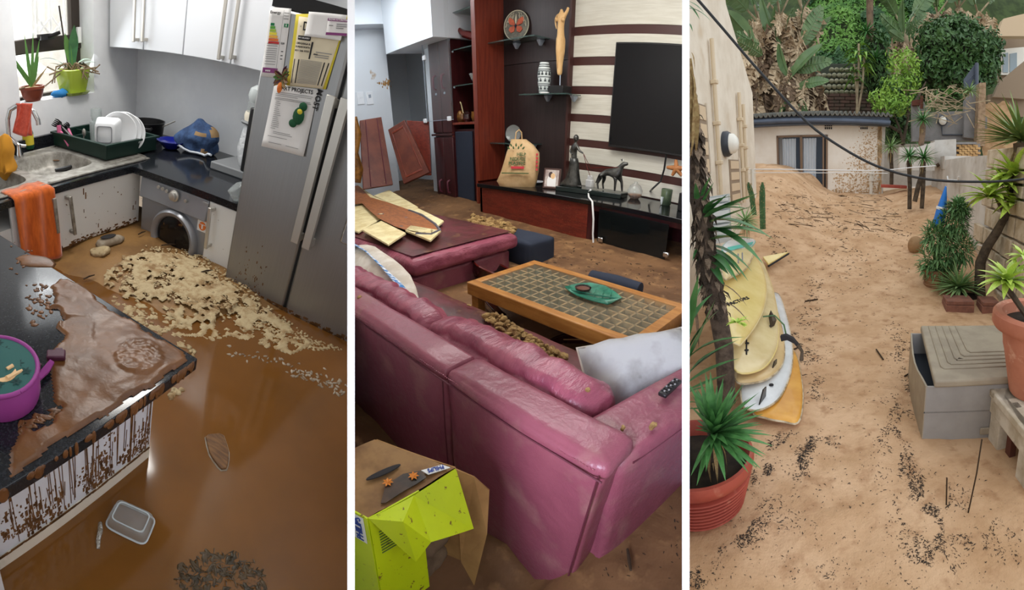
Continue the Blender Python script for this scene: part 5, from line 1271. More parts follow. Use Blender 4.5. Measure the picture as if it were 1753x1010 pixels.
# ---- sofa
ZS = .43
pA, pB = L.Z(1040, 783, ZS), L.Z(1066, 757, ZS)
yo, yi, xs_ = .715, .86, -.40
sofa = thing('sofa', 'large muddy plum leather corner sofa seen from behind', 'sofa', (-1.5, 1.0, 0))
LX = -4.4
def padded(x0_, x1_, y0_, y1_, z0_, z1_, r=.03, nx=10, ny=6, bulge=.012, wr=.006, seed=1, sc=9):
    """soft upholstered block"""
    m_ = MB(); c_ = V(((x0_+x1_)/2, (y0_+y1_)/2, (z0_+z1_)/2)); h_ = V(((x1_-x0_)/2, (y1_-y0_)/2, (z1_-z0_)/2))
    bm = bmesh.new(); bmesh.ops.create_cube(bm, size=2)
    bmesh.ops.subdivide_edges(bm, edges=bm.edges[:], cuts=nx, use_grid_fill=True)
    for v_ in bm.verts:
        q = v_.co.copy(); p_ = V((q.x*h_.x, q.y*h_.y, q.z*h_.z))
        inn = V([max(-(h_[i]-r), min(h_[i]-r, p_[i])) for i in range(3)]); dlt = p_-inn
        if dlt.length > 1e-6: p_ = inn+dlt.normalized()*min(r, dlt.length)
        e = [1-abs(q[i])**3 for i in range(3)]
        if abs(q.z) > .98: p_.z += math.copysign(bulge*e[0]*e[1], q.z)
        if abs(q.y) > .98: p_.y += math.copysign(bulge*e[0]*e[2], q.y)
        w = p_+c_; p_ += V((noise.noise(w*sc), noise.noise(w*sc+V((9, 2, 4+seed))), noise.noise(w*sc+V((3, 8, seed)))))*wr
        v_.co = p_+c_
    m_.add([v_.co for v_ in bm.verts], [tuple(v_.index for v_ in f.verts) for f in bm.faces]) if (bm.verts.index_update() or True) else None
    bm.free(); return m_
xj = L.Z(772, 628, ZS).x
bp = padded(xj, xs_, yo, yi-.02, -.25, ZS-.02, .025, 14, bulge=.008, wr=.005)
for v_ in bp.v:
    if v_.x > -.75: v_.x -= .085*(1-(v_.z+.06)/.49)*(v_.x+.75)/.35 if v_.z < .43 else 0
part('back_panel', bp, 'leather', sofa, smooth=180)
part('back_panel', padded(LX, xj-.002, yo, yi-.02, -.25, ZS-.02, .025, 14, bulge=.012, wr=.009, sc=6), 'leather', sofa, smooth=180)
part('back_top', padded(xj+.004, xs_+.004, yo-.006, yi+.004, ZS-.06, ZS+.004, .03, 16, bulge=.006, wr=.005), 'leather', sofa, smooth=180)
part('back_top', padded(LX, xj, yo-.006, yi+.004, ZS-.06, ZS+.004, .03, 16, bulge=.006, wr=.006), 'leather', sofa, smooth=180)
for z_, dy in ((ZS-.035, -.010), ): part('seam', MB().tube([(LX+i*(xs_-LX)/30, yo+dy-.004, z_+.002*sin(i*2)) for i in range(31)], .003, 5), 'leather_seam', sofa)
part('seam', MB().tube([(xj, yo-.012, ZS-.04), (xj-.004, yo-.014, .2), (xj-.008, yo-.010, 0), (xj-.012, yo-.008, -.2)], .003, 5), 'leather_seam', sofa)
part('seam', MB().tube([(xs_-.014, yo-.008, ZS-.03), (xs_-.048, yo-.008, .2), (xs_-.09, yo-.006, -.05)], .003, 5), 'leather_seam', sofa)
# stitches
m_ = MB(); random.seed(3)
for i in range(240): m_.box((LX+1.6+i*(xs_-LX-1.62)/240, yo-.002-.006, ZS-.018+.0015*sin(i)), (.006, .0025, .0022))
part('stitching', m_, 'leather_pink', sofa, kind='stuff', smooth=0)
# arm: box from the back forward, a little splayed
za = ZS-.035

am = padded(0, 1, 0, 1, 0, 1, .09, 14, bulge=.0, wr=.012, sc=5)
for v_ in am.v:
    u, w_, z_ = v_.x, v_.y, v_.z; y_ = .80+1.1*w_; xo_ = (-.455+.18*(y_-.71))*(1-z_)+(-.392+.24*(y_-.80))*z_; xi_ = -.575+.22*(y_-.9); v_.x = xi_+(xo_-xi_)*u; v_.y = y_; v_.z = -.12+(za+.12)*z_
part('arm', am, 'leather', sofa, smooth=180)
part('seam', MB().tube([(-.388, .84, za-.035), (-.29, 1.25, za-.035), (-.18, 1.7, za-.035)], .003, 5), 'leather_seam', sofa)
part('seat', padded(-2.5, -.58, .9, 1.46, .02, .225, .05, 16, bulge=.012, wr=.010, sc=5), 'leather_muddy', sofa, smooth=180)
part('seat', padded(LX, -2.5, .9, 1.5, .02, .235, .05, 14, bulge=.012, wr=.012, sc=5), 'leather_muddy', sofa, smooth=180)
def back_cushion(x0_, x1_, seed, top=.40):
    m_ = padded(x0_, x1_, yi+.0, yi+.20, .2, top, .07, 24, bulge=.03, wr=.0, sc=6, seed=seed)
    for i, v_ in enumerate(m_.v):
        w = v_.copy(); wv = sin((w.x*34+seed)+5*noise.noise(V((w.x*5, w.z*7, seed))))*.006+.010*noise.noise(w*7)+.010*noise.noise(V((w.x*26, w.y*8, w.z*12)))
        v_.y += .12*(top-w.z)/.2*.35+wv; v_.z += wv*.9
    return m_
part('back_cushion', back_cushion(-1.42, -.57, 1, ZS-.0), 'leather_pink', sofa, smooth=180)
part('back_cushion', back_cushion(-2.45, -1.43, 5, ZS-.01), 'leather_pink', sofa, smooth=180)
ch = padded(-4.3, -2.52, 1.52, 2.62, .16, .31, .06, 18, bulge=.01, wr=.006, sc=6)
for v_ in ch.v:
    if v_.z < .29: v_ += V((0, 0, 0)); s_ = sin(v_.y*70+3*noise.noise(v_*9))*.007 if v_.x > -2.6 else sin(v_.x*60)*.004; v_.x += s_
part('chaise_cushion', ch, 'leather_pink', sofa, smooth=180)
tpm = MB(); tpm.grid(lambda u, v: V((-4.25+1.67*u, 1.57+1.0*v, .318+.004*fbm(u*3, v*3, 2)+.008*(1-abs(2*u-1)**3)*(1-abs(2*v-1)**3))), 14, 10)
part('chaise_mud', tpm, 'leather_muddy', sofa, smooth=180)
part('chaise_base', padded(-4.25, -2.58, 1.55, 2.56, -.06, .16, .03, 10, bulge=.0, wr=.004), 'leather', sofa, smooth=180)
# scraps of foam
m_ = MB(); random.seed(12)
for (x, y) in scatter([(826, 540), (850, 535), (885, 560), (930, 590), (968, 608), (962, 620), (925, 618), (885, 585), (850, 560)], 200):
    c_ = L.Z(x, y, .245+random.random()*.05); m_.ball(c_, (random.uniform(.008, .028), random.uniform(.006, .018), random.uniform(.006, .016)), 6, 4, R=Matrix.Rotation(random.uniform(0, 3), 3, 'Z'))
for (x, y, s_) in ((905, 603, .03), (915, 612, .035), (925, 607, .03), (910, 618, .02), (883, 578, .014), (880, 566, .016), (893, 600, .02)):
    c_ = L.Z(x, y, .36); blob(m_, c_, s_, s_*.5, .012, 9, .4)
m_.noise(.006, 40, 2)
solo('foam_debris', m_, 'foam_tan', 'torn tan foam and leaf debris heaped along the sofa seat', 'debris', kind='stuff', smooth=60)
for i, (x, y, z_, s_, lab) in enumerate(((1005, 668, .43, .012, 'tan foam scrap on the end of the back cushion'), (1118, 729, .41, .012, 'tan leaf scrap on the sofa arm nearest the remote'), (1066, 733, .41, .008, 'small tan scrap on the sofa arm beside the sofa back'), (615, 509, .44, .013, 'curled tan leaf on the sofa back at the left edge'), (803, 523, .25, .01, 'pale scrap on the seat left of the foam heap'))):
    m_ = MB(); blob(m_, L.Z(x, y, z_), s_*1.5, s_*.8, .006, 9, .35); solo('leaf_scrap', m_, 'foam_tan', lab, 'scrap', group='scraps on the sofa')
# blue and white cushion behind the sofa back
q0, q1 = L.Z(606, 418, .40), L.Z(712, 517, .36); u = (q1-q0).normalized(); L_ = (q1-q0).length
cu = thing('floral_cushion', 'cream cushion with a blue floral band wedged behind the sofa back', 'cushion', (q0+q1)/2)
n_ = V((0, -.6, .8)); n_ = (n_-u*n_.dot(u)).normalized(); Rm = Matrix((u, n_.cross(u), n_)).transposed()
m_ = MB().ball((q0+q1)/2-V((0, .02, .05)), (L_*.52, .15, .075), 24, 16, R=Rm); m_.noise(.012, 7, 3)
part('cover', m_, 'cushion_cream', cu, smooth=180)
bd = [L.Z(606, 416, .425), L.Z(632, 430, .425), L.Z(660, 456, .42), L.Z(685, 484, .41), L.Z(713, 519, .385)]
part('floral_band', MB().rings([[b_+V((0, s_*.026, -.012*s_))-V((0, .012, 0)) for s_ in (-1, -.3, .3, 1)]+[b_+V((0, .01, -.03))] for b_ in bd]), 'cushion_blue', cu, smooth=180)
# white cushion on the right
q0, q1 = L.Z(1008, 652, .27), L.Z(1185, 612, .33); c_ = (q0+q1)/2; u = (q1-q0).normalized()
wc = thing('white_cushion', 'dirty white cushion slumped between the back cushion and the sofa arm', 'cushion', c_)
n_ = V((.15, -.55, .82)); n_ = (n_-u*n_.dot(u)).normalized(); Rm = Matrix((u, n_.cross(u), n_)).transposed(); L_ = (q1-q0).length
m_ = MB()
for s_ in (1, -1):
    def pf_(a, b_): 
        x, y = 2*a-1, 2*b_-1; t_ = ((1-x**4)*(1-y**4))**.55; k_ = 1-.10*(x*x*(1-y*y)+y*y*(1-x*x))
        return c_+Rm @ V((x*L_*.52, y*.15*k_, s_*.105*t_+.004*s_))+V((0, 0, .01*noise.noise(V((x*3, y*3, s_)))))
    m_.grid(pf_, 16, 12)
part('cover', m_, 'cushion_white', wc, smooth=180)
pp_ = [c_+Rm @ V((x*L_*.525, y*.153, 0)) for x, y in ((-1, -1), (-.5, -.97), (0, -.95), (.5, -.97), (1, -1), (1, 1), (0, .95), (-1, 1), (-1, -1))]
part('piping', MB().tube(pp_, .006, 6), 'cushion_cream', wc)
# remote
q0, q1 = L.Z(1133, 680, za+.012), L.Z(1160, 655, za+.012)
rm = thing('remote_control', 'black remote control lying on the sofa arm', 'remote', (q0+q1)/2)
u = (q1-q0).normalized(); s_ = V((-u.y, u.x, 0)); Rm = Matrix((u, s_, V((0, 0, 1)))).transposed()
part('body', MB().box((q0+q1)/2+V((0, 0, .008)), ((q1-q0).length*1.05, .03, .014), R=Rm), 'black_plastic', rm, bevel=.004)
for i in range(7):
    for j in (-1, 0, 1): part('button', MB().box(q0+u*(.014+i*(q1-q0).length*.13)+s_*j*.008+V((0, 0, .0165)), (.005, .005, .003), R=Rm), 'ink_grey' if (i+j) % 3 == 0 else 'tv_edge', rm)
# painted planks on the chaise
zc_ = .335
art = thing('painted_planks', 'loose cream planks painted with a brown animal head lying on the chaise', 'painting', L.Z(680, 375, zc_))
PL = [[(640, 337), (666, 327), (716, 357), (702, 366), (672, 352)], [(622, 345), (640, 338), (672, 352), (702, 366), (690, 376), (650, 364)], [(702, 364), (714, 358), (760, 381), (748, 391)], [(690, 376), (702, 366), (748, 391), (738, 399), (696, 388)],
      [(694, 397), (703, 389), (755, 398), (737, 415)], [(620, 396), (653, 381), (695, 402), (665, 422)], [(606, 356), (622, 352), (652, 378), (614, 400), (606, 397)], [(606, 312), (618, 322), (640, 338), (622, 350), (606, 352)]]
for i, P in enumerate(PL):
    q = [L.Z(x, y, zc_+.012*(i % 3)+(.02 if i == 4 else 0)) for x, y in P]
    part('plank', MB().slab(q, (0, 0, .018)), 'plank_cream', art, bevel=.003)
zp = zc_+.047
HD = [(606, 312), (616, 320), (634, 338), (668, 348), (702, 360), (735, 378), (752, 393), (738, 400), (708, 398), (676, 388), (648, 374), (632, 360), (620, 348), (606, 350)]
part('painted_head', MB().slab([L.Z(x, y, zp) for x, y in HD], (0, 0, .003)), 'paint_brown', art)
part('painted_outline', MB().tube([L.Z(x, y, zp+.004) for x, y in ((700, 360), (722, 368), (745, 384), (753, 394), (738, 401), (712, 400))], .012, 5), 'paint_grey', art)
for q, a, b_ in (((652, 366), .045, .03), ((695, 372), .02, .015), ((687, 387), .02, .015)): part('painted_eye', MB().lathe([(1, 0), (.01, .004)], 14, L.Z(*q, zp+.003), sx=a, sy=b_), 'paint_grey', art)
part('painted_eye_white', MB().lathe([(1, 0), (.01, .003)], 12, L.Z(652, 366, zp+.008), sx=.026, sy=.017), 'plank_cream', art)
# dark box and debris behind the chaise
ob = [L.Z(x, y, .27) for x, y in ((846, 385), (880, 388), (886, 405), (852, 412))]
ot = thing('navy_footstool', 'dark navy footstool in the mud behind the end of the chaise', 'footstool', (ob[2]+ob[3])/2)
part('body', padded(-3.0, -2.45, 2.66, 3.02, -.05, .22, .03, 8, bulge=.004, wr=.003), 'navy_cloth', ot, smooth=180)
m_ = MB(); random.seed(6)
for _ in range(130):
    x, y = random.uniform(808, 876), 0; y = 378+(x-808)*.22+random.gauss(0, 6); c_ = L.Z(x, y, .26); m_.ball(c_, (random.uniform(.02, .06), random.uniform(.012, .03), random.uniform(.01, .03)), 6, 4, R=Matrix.Rotation(random.uniform(0, 3), 3, 'Z'))
m_.noise(.02, 20, 2)
solo('leaf_debris', m_, 'foam_tan', 'brown leaf and foam debris heaped behind the chaise', 'debris', kind='stuff', smooth=60)
# ---- coffee table
zt_ = .25
tx0, tx1, ty0, ty1 = -2.03, -.80, 1.62, 2.26
tb = thing('coffee_table', 'honey-coloured wooden coffee table with a glass-topped grid of compartments', 'table', ((tx0+tx1)/2, (ty0+ty1)/2, 0))
fw_, hh = .062, .085
part('frame_rail', MB().bb(tx0, tx1, ty0, ty0+fw_, zt_-hh, zt_), 'pine', tb, bevel=.006)
part('frame_rail', MB().bb(tx0, tx1, ty1-fw_, ty1, zt_-hh, zt_), 'pine', tb, bevel=.006)
part('frame_rail', MB().bb(tx0, tx0+fw_, ty0+fw_, ty1-fw_, zt_-hh, zt_), 'pine', tb, bevel=.006)
part('frame_rail', MB().bb(tx1-fw_, tx1, ty0+fw_, ty1-fw_, zt_-hh, zt_), 'pine', tb, bevel=.006)
part('tray_floor', MB().bb(tx0+fw_, tx1-fw_, ty0+fw_, ty1-fw_, zt_-hh, zt_-hh+.012), 'cell_dark', tb)
nx_, ny_ = 15, 7
for i in range(1, nx_): x = tx0+fw_+(tx1-tx0-2*fw_)*i/nx_; part('divider', MB().bb(x-.006, x+.006, ty0+fw_, ty1-fw_, zt_-hh+.012, zt_-.012), 'card_brown', tb)
for j in range(1, ny_): y = ty0+fw_+(ty1-ty0-2*fw_)*j/ny_; part('divider', MB().bb(tx0+fw_, tx1-fw_, y-.006, y+.006, zt_-hh+.012, zt_-.012), 'card_brown', tb)
part('glass_top', MB().bb(tx0+fw_, tx1-fw_, ty0+fw_, ty1-fw_, zt_-.010, zt_-.004), 'table_glass', tb)
for x, y in ((tx0+.05, ty0+.05), (tx1-.05, ty0+.05), (tx0+.05, ty1-.05), (tx1-.05, ty1-.05)): part('leg', MB().bb(x-.03, x+.03, y-.03, y+.03, -.1, zt_-hh), 'pine', tb)
# leaf plate and dish
P = [(966, 492), (985, 487), (1010, 485), (1035, 490), (1052, 500), (1065, 511), (1048, 519), (1040, 522), (1015, 516), (990, 508), (975, 500)]
cen = L.Z(1014, 502, zt_); rgO = [L.Z(x, y, zt_+.012) for x, y in P]
lpt = thing('leaf_plate', 'green glazed leaf-shaped plate on the coffee table', 'plate', cen)
m_ = MB().rings([[cen+(q-cen)*.55+V((0, 0, -.014)) for q in rgO], [cen+(q-cen)*.7-V((0, 0, .011)) for q in rgO], rgO, [q+V((0, 0, .006)) for q in rgO], [cen+(q-cen)*.72-V((0, 0, .004)) for q in rgO], [cen+(q-cen)*.08-V((0, 0, .006)) for q in rgO]])
for v_ in m_.v: v_.z = max(v_.z, zt_-.0035)
part('dish', m_, 'leaf_plate', lpt, smooth=80)
part('midrib', MB().tube([L.Z(975, 495, zt_+.012), L.Z(1010, 503, zt_+.008), L.Z(1060, 511, zt_+.014)], .005, 6), 'leaf_plate', lpt)
for k_ in range(5): part('vein', MB().tube([L.Z(988+14*k_, 498+3*k_, zt_+.01), L.Z(995+13*k_, 490+2.4*k_, zt_+.012)], .003, 5), 'leaf_plate', lpt)
c_ = L.Z(998, 496, zt_+.012)
dsh = thing('small_dish', 'small round brown dish standing on the green leaf plate', 'dish', c_)
part('body', MB().lathe([(.03, 0), (.048, .006), (.05, .016), (.045, .017), (.04, .009), (.002, .008)], 26, c_), 'lacquer_black', dsh)
part('inner_face', MB().lathe([(.041, .0092), (.002, .0097)], 24, c_), 'dish_brown', dsh)
# dark curved things in the mud round the table
c_ = L.Z(842, 472, .0)
bl = thing('half_sunk_bowl', 'black lacquer bowl half sunk in the mud at the far left corner of the table', 'bowl', c_)
c2 = L.Z(843, 462, .06); R_ = L.m(c2, 38); Rm = Matrix.Rotation(radians(-18), 3, 'X') @ Matrix.Rotation(radians(12), 3, 'Y')
part('shell', MB().lathe([(R_*.5, -.10), (R_*.85, -.06), (R_, .02), (R_*.96, .024), (R_*.8, -.03), (R_*.45, -.06), (.002, -.065)], 30, c2, Rm), 'lacquer_black', bl, smooth=50)
part('rim', MB().tube([c2+Rm @ V((R_*.98*cos(t_*pi/18), R_*.98*sin(t_*pi/18), .022)) for t_ in range(37)], .010, 6), 'lacquer_red', bl)
def curved(name, pts, w_, th, m__, lab, cat, strip=None):
    c_ = V((0, 0, 0)); 
    for q in pts: c_ += q
    t = thing(name, lab, cat, c_/len(pts)); rs = []
    for i, q in enumerate(pts):
        k_ = sin(pi*(.12+.76*i/(len(pts)-1))); rs.append([q+V((0, -th/2, -w_*k_)), q+V((0, th/2, -w_*k_)), q+V((0, th/2, 0)), q+V((0, -th/2, 0))])
    part('body', MB().rings(rs), m__, t, bevel=.006)
    if strip: part('strip', MB().rings([[q+V((0, -th/2-.003, -w_*.42)), q+V((0, -th/2+.004, -w_*.42)), q+V((0, -th/2+.004, -w_*.34)), q+V((0, -th/2-.003, -w_*.34))] for q in pts[1:-1]]), strip, t)
    return t
curved('carved_rocker', [L.Z(x, y, .06) for x, y in ((944, 578), (970, 570), (1000, 570), (1035, 573), (1074, 573))], .085, .05, 'lacquer_black', 'black and red curved wooden piece lying in front of the coffee table', 'wooden piece', 'tan_strip')
curved('carved_paddle', [L.Z(x, y, .08) for x, y in ((822, 497), (830, 505), (840, 518), (853, 532), (862, 540))], .05, .06, 'lacquer_black', 'dark curved wooden paddle in the mud at the near left corner of the table', 'wooden piece')
q0, q1 = L.Z(1012, 475, .07), L.Z(1096, 497, .07)
solo('black_roll', MB().tube([q0, q0.lerp(q1, .5), q1], [.06, .07, .06], 12), 'navy_cloth', 'black rolled bolster lying in the mud beyond the coffee table', 'bolster', smooth=60)
# ---- printed carton in the foreground
A_, B_, C_ = L.Z(779, 801, .33), L.Z(630, 886, .33), L.Z(644, 753, .33)
ux, uy = (A_-C_), (A_-B_)
D_ = B_-ux
bx = thing('carton', 'mud-topped lime green cardboard carton with an open side in the foreground', 'box', ((A_.x+C_.x)/2, (A_.y+B_.y)/2, 0))
def top(u, v, dz=0): return B_+(A_-B_)*u+(C_-A_)*v+V((0, 0, dz))      # u along the front edge, v away
dn = V((0, 0, -.36)); e_ = .004
part('top_panel', MB().grid(lambda u, v: top(u, v*1.02, .006*fbm(u*2, v*2, 2)), 10, 10), 'card_mud', bx, smooth=180)
def sidep(a, b_, th_in, m__, nm, lab=None, z1_=0): 
    n_ = (b_-a).cross(V((0, 0, 1))).normalized()*e_; return part(nm, MB().slab([a, b_, b_+dn, a+dn], n_*th_in), m__, bx, label=lab)
fu = .55
F0, F1 = B_, B_+(A_-B_)*fu
sidep(F0, F1, 1, 'lime_card', 'front_panel')
sidep(B_, top(0, 1), -1, 'lime_card', 'left_panel')
sidep(A_, C_, 1, 'card_brown', 'back_panel')
sidep(top(0, 1), C_, 1, 'card_brown', 'far_panel')
n_f = (A_-B_).cross(V((0, 0, 1))).normalized()
if n_f.dot(L.eye-B_) < 0: n_f = -n_f
# the drooping lime flap, folded in three
def pt(x, y, z): return L.Z(x, y, z)
fl = [B_+n_f*.006, L.Z(740, 823, .335)+n_f*.006, A_+n_f*.004]
g0, g1, g2, g3 = L.D(712, 962, 1.0), L.D(737, 928, 1.0), L.D(811, 905, 1.0), L.D(700, 845, 1.0)
def near(x, y, b_, k=.05): 
    d_ = L.d(x, y); return L.eye+d_*(hypot(b_.x+n_f.x*k, b_.y+n_f.y*k)/hypot(d_.x, d_.y))
a0 = B_+n_f*.004; a1 = B_.lerp(A_, .48)+n_f*.008; a2 = A_+n_f*.004
b0 = near(712, 962, B_.lerp(A_, .25), .07); b1 = near(738, 928, B_.lerp(A_, .5), .085); b2 = near(811, 905, A_, .075)
fp_ = MB()
fp_.add([a0, a1, a2, b0, b1, b2, near(690, 893, B_.lerp(A_, .3), .075)], [(0, 1, 6), (0, 6, 3), (6, 1, 4), (6, 4, 3), (1, 2, 5), (1, 5, 4)])
o = part('lime_flap', fp_, 'lime_card', bx, smooth=0); s_ = o.modifiers.new('thick', 'SOLIDIFY'); s_.thickness = .004
# brown flap opened to the right
h0 = A_; h1 = near(838, 838, A_, -.02); h2 = near(834, 912, A_, .02); h3 = near(812, 1000, A_, .05); h4 = near(800, 1010, A_, .02)
m_ = MB().add([h0, near(812, 815, A_, -.01), h1, h2, h3, A_+dn], [(0, 1, 2, 3, 4, 5)])
o = part('brown_flap', m_, 'card_brown', bx, smooth=0); s_ = o.modifiers.new('thick', 'SOLIDIFY'); s_.thickness = .005
# pulp tray inside
pc = B_.lerp(A_, .76)+(C_-A_)*.30
m_ = MB()
for i in range(3):
    for j in range(4): m_.ball(B_.lerp(A_, .63+.14*i)+(C_-A_)*(.14+.05*j)+V((0, 0, -.10-.085*j)), (.038, .05, .05), 12, 8)
m_.noise(.01, 25, 2)
part('pulp_tray', m_, 'pulp', bx, smooth=60)
# slot, label, print
sl = [top(.30, .42, .008), top(.52, .60, .008)]
u = (L.Z(679, 799, .337)-L.Z(634, 819, .337)).normalized()
c_ = (L.Z(679, 799, .337)+L.Z(634, 819, .337))/2
part('hand_slot', MB().lathe([(1, 0), (.99, .003)], 20, c_, frame((0, 0, 0), u, (-u.y, u.x, 0)).to_3x3(), sx=.052, sy=.009), 'ink', bx)
part('dark_print', MB().slab([L.Z(x, y, .336) for x, y in ((652, 862), (660, 832), (690, 812), (722, 806), (730, 818), (712, 830), (690, 842), (660, 862))], (0, 0, .002)), 'print_dark', bx)
for q in ((664, 826), (708, 815)): 
    cq = L.Z(*q, .340); m_ = MB()
    for j in range(7): m_.blade(cq, (cos(j*.9), sin(j*.9), .1), .016, .008, droop=0, n=2)
    part('flower_print', m_, 'rosette_orange', bx, smooth=0)
q = [L.Z(x, y, .337) for x, y in ((721, 806), (757, 796), (771, 801), (733, 813))]
lb = part('label_strip', MB().slab(q, (0, 0, .002)), 'label_white', bx)
M_ = frame((q[0]+q[2])/2+V((0, 0, .0035)), q[0]-q[1], q[0]-q[3]) ; M_ = frame((q[0]+q[2])/2+V((0, 0, .0035)), q[0]-q[1], (q[3]-q[0]))
part('lettering', text_mb('PHILIPS', .02, M_, depth=.0006, bold=True, width=(q[1]-q[0]).length*.75), 'philips_blue', lb, smooth=0)
# label on the left face and print on the front
nl = (B_-top(0, 1)).cross(V((0, 0, 1))).normalized(); nl = nl if nl.dot(L.eye-B_) > 0 else -nl
lw = (top(0, 1)-B_).normalized()
q = [B_+lw*.012+nl*.005+V((0, 0, -.005)), B_+lw*.085+nl*.005+V((0, 0, -.005)), B_+lw*.085+nl*.005+V((0, 0, -.09)), B_+lw*.012+nl*.005+V((0, 0, -.09))]
lb = part('label_strip', MB().slab(q, nl*.001), 'label_white', bx)
part('lettering', text_mb('PHILIPS', .03, frame((q[0]+q[2])/2+nl*.0022+lw*-.018, V((0, 0, 1)), lw), depth=.0006, bold=True, width=.075), 'philips_blue', lb, smooth=0)
fd = (A_-B_).normalized()
m_ = MB()
for k_ in range(9): m_.slab([B_+fd*.02+V((0, 0, -.055-.009*k_))+n_f*.0052, B_+fd*(.09+.02*random.random())+V((0, 0, -.055-.009*k_))+n_f*.0052, B_+fd*.10+V((0, 0, -.058-.009*k_))+n_f*.0052, B_+fd*.02+V((0, 0, -.058-.009*k_))+n_f*.0052], n_f*.0005)
part('fine_print', m_, 'print_green', bx, kind='stuff', smooth=0)
c_ = near(720, 975, B_.lerp(A_, .42), .008)
rm_ = n_f.to_track_quat('Z', 'Y').to_matrix()
c_ = B_+fd*.115+V((0, 0, -.085))+n_f*.005
rp = part('recycling_mark', MB().lathe([(.009, 0), (.0088, .001)], 18, c_, rm_), 'eg1', bx)
part('mark_inner', MB().lathe([(.005, .001), (.0045, .0016)], 8, c_, rm_), 'label_white', rp)
# twig on the mud at the lower right
q0, q1 = L.Z(1074, 940, .01), L.Z(1080, 976, .01)
solo('charred_twig', MB().tube([q0, q0.lerp(q1, .5), q1], [.004, .006, .004], 6), 'twig', 'short dark twig on the mud beside the sofa arm', 'twig')
m_ = MB(); random.seed(31)
for (x, y) in scatter([(880, 400), (1010, 425), (1160, 470), (1160, 500), (1000, 470), (890, 440), (760, 345), (690, 330)], 120)+scatter([(1010, 990), (1166, 850), (1166, 990)], 40):
    c_ = L.Z(x, y, 0); c_.z = sand2(c_.x, c_.y); s_ = L.m(c_, random.uniform(.6, 2.2)); blob(m_, c_, s_*2, s_*.6, s_*.5, 6, .4)
solo('floor_litter', m_, 'twig', 'small twigs and leaf litter strewn over the living room mud', 'litter', kind='stuff', smooth=60)
# ================================================================== THE YARD
ROOM = G = YRD
mat('yard_sand', (208, 172, 136), (186, 148, 110), rough=.85, sc=2.2, lo=.38, hi=.62, bump=.8, bsc=11, c3=(166, 126, 90), sc3=7, lo3=.53, hi3=.72)
mat('litter_dark', (70, 60, 52), (46, 40, 36), rough=.95, sc=20)
mat('plaster_warm', (228, 218, 202), (216, 204, 186), rough=.85, sc=2.2, bump=.12, bsc=60, c3=(196, 172, 138), sc3=1.1, lo3=.6, hi3=.8)
mat('plaster_hut', (242, 236, 226), (234, 225, 212), rough=.9, sc=1.5, bump=.3, bsc=30)
mat('pipe_cream', (214, 196, 168), rough=.6)
mat('slate_blue', (82, 92, 110), (74, 84, 100), rough=.45, sc=3)
mat('roof_grey', (88, 88, 84), (110, 108, 100), rough=.8, sc=9)
mat('alu_brown', (128, 104, 84), rough=.45, metal=.2)
mat('door_glass_', (110, 128, 150), rough=.08, alpha=.14)
mat('door_dark', (26, 26, 30), rough=.5)
mat('curtain', (248, 250, 252), (238, 243, 248), rough=.9, sc=3, stretch=(9, 9, .4))
mat('pvc_white', (220, 216, 206), rough=.5)
mat('splash_rust', (200, 168, 130), rough=.95)
mat('cable_black', (40, 42, 46), rough=.6)
mat('line_white', (226, 226, 226), rough=.6)
mat('grey_wall', (138, 136, 136), (124, 122, 122), rough=.85, sc=3, c3=(104, 98, 92), sc3=5, lo3=.6, hi3=.75)
mat('white_wall_', (204, 200, 194), (186, 180, 172), rough=.85, sc=2, c3=(166, 154, 138), sc3=4, lo3=.62, hi3=.78)
mat('brick_yellow', (196, 160, 110), (174, 138, 92), rough=.85, sc=6)
mat('brick_old', (104, 80, 72), (84, 74, 66), rough=.9, sc=3, c3=(70, 78, 52), sc3=6, lo3=.55, hi3=.7)
mat('block_stone', (172, 168, 146), (136, 136, 108), rough=.95, sc=5, bump=.5, bsc=14)
mat('rubble_edge', (166, 142, 116), (140, 116, 92), rough=.95, sc=12, bump=.8, bsc=20)
mat('soil_bank', (168, 136, 100), (144, 112, 78), rough=.95, sc=4, bump=.5, bsc=10)
mat('hill_soil', (62, 78, 40), (44, 58, 28), rough=1, sc=2)
mat('lamp_ring', (56, 62, 72), rough=.4)
mat('lamp_white', (238, 236, 228), rough=.4)
mat('fence_slate', (74, 82, 98), rough=.5)
mat('house_beige', (212, 190, 160), rough=.85)
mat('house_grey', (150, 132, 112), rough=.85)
mat('window_dark', (150, 166, 176), rough=.1)
mat('hill_leaf', (104, 150, 62), (72, 122, 46), rough=.6, sc=.8)
mat('hill_leaf2', (56, 98, 50), (42, 82, 44), rough=.6, sc=.8)
mat('bush_leaf', (76, 112, 60), (54, 88, 46), rough=.45, sc=2)
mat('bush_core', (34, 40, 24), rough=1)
mat('lime_leaf', (142, 178, 70), (112, 154, 54), rough=.5, sc=2)
mat('bamboo_leaf', (124, 162, 108), (96, 138, 86), rough=.5, sc=3)
mat('strel_green', (104, 130, 84), (86, 114, 74), rough=.4, sc=2)
mat('strel_dead', (214, 194, 164), (172, 148, 120), rough=.9, sc=5)
mat('strel_stem', (176, 160, 132), (138, 122, 98), rough=.85, sc=4)
mat('dead_dark', (128, 106, 86), (92, 76, 62), rough=.95, sc=6)
mat('yucca_leaf', (88, 142, 78), (66, 118, 62), rough=.4, sc=4)
mat('yucca_pale', (150, 178, 122), (122, 156, 98), rough=.5, sc=4)
mat('agave_leaf', (128, 148, 82), (104, 128, 70), rough=.5, sc=3, c3=(188, 176, 104), sc3=5, lo3=.6, hi3=.75)
mat('palm_leaf', (76, 128, 72), (56, 106, 56), rough=.35, sc=3)
mat('palm_trunk', (98, 84, 72), (66, 54, 46), rough=.95, sc=14, bump=.8, bsc=30)
mat('trunk_scale', (142, 124, 106), (104, 88, 74), rough=.95, sc=12)
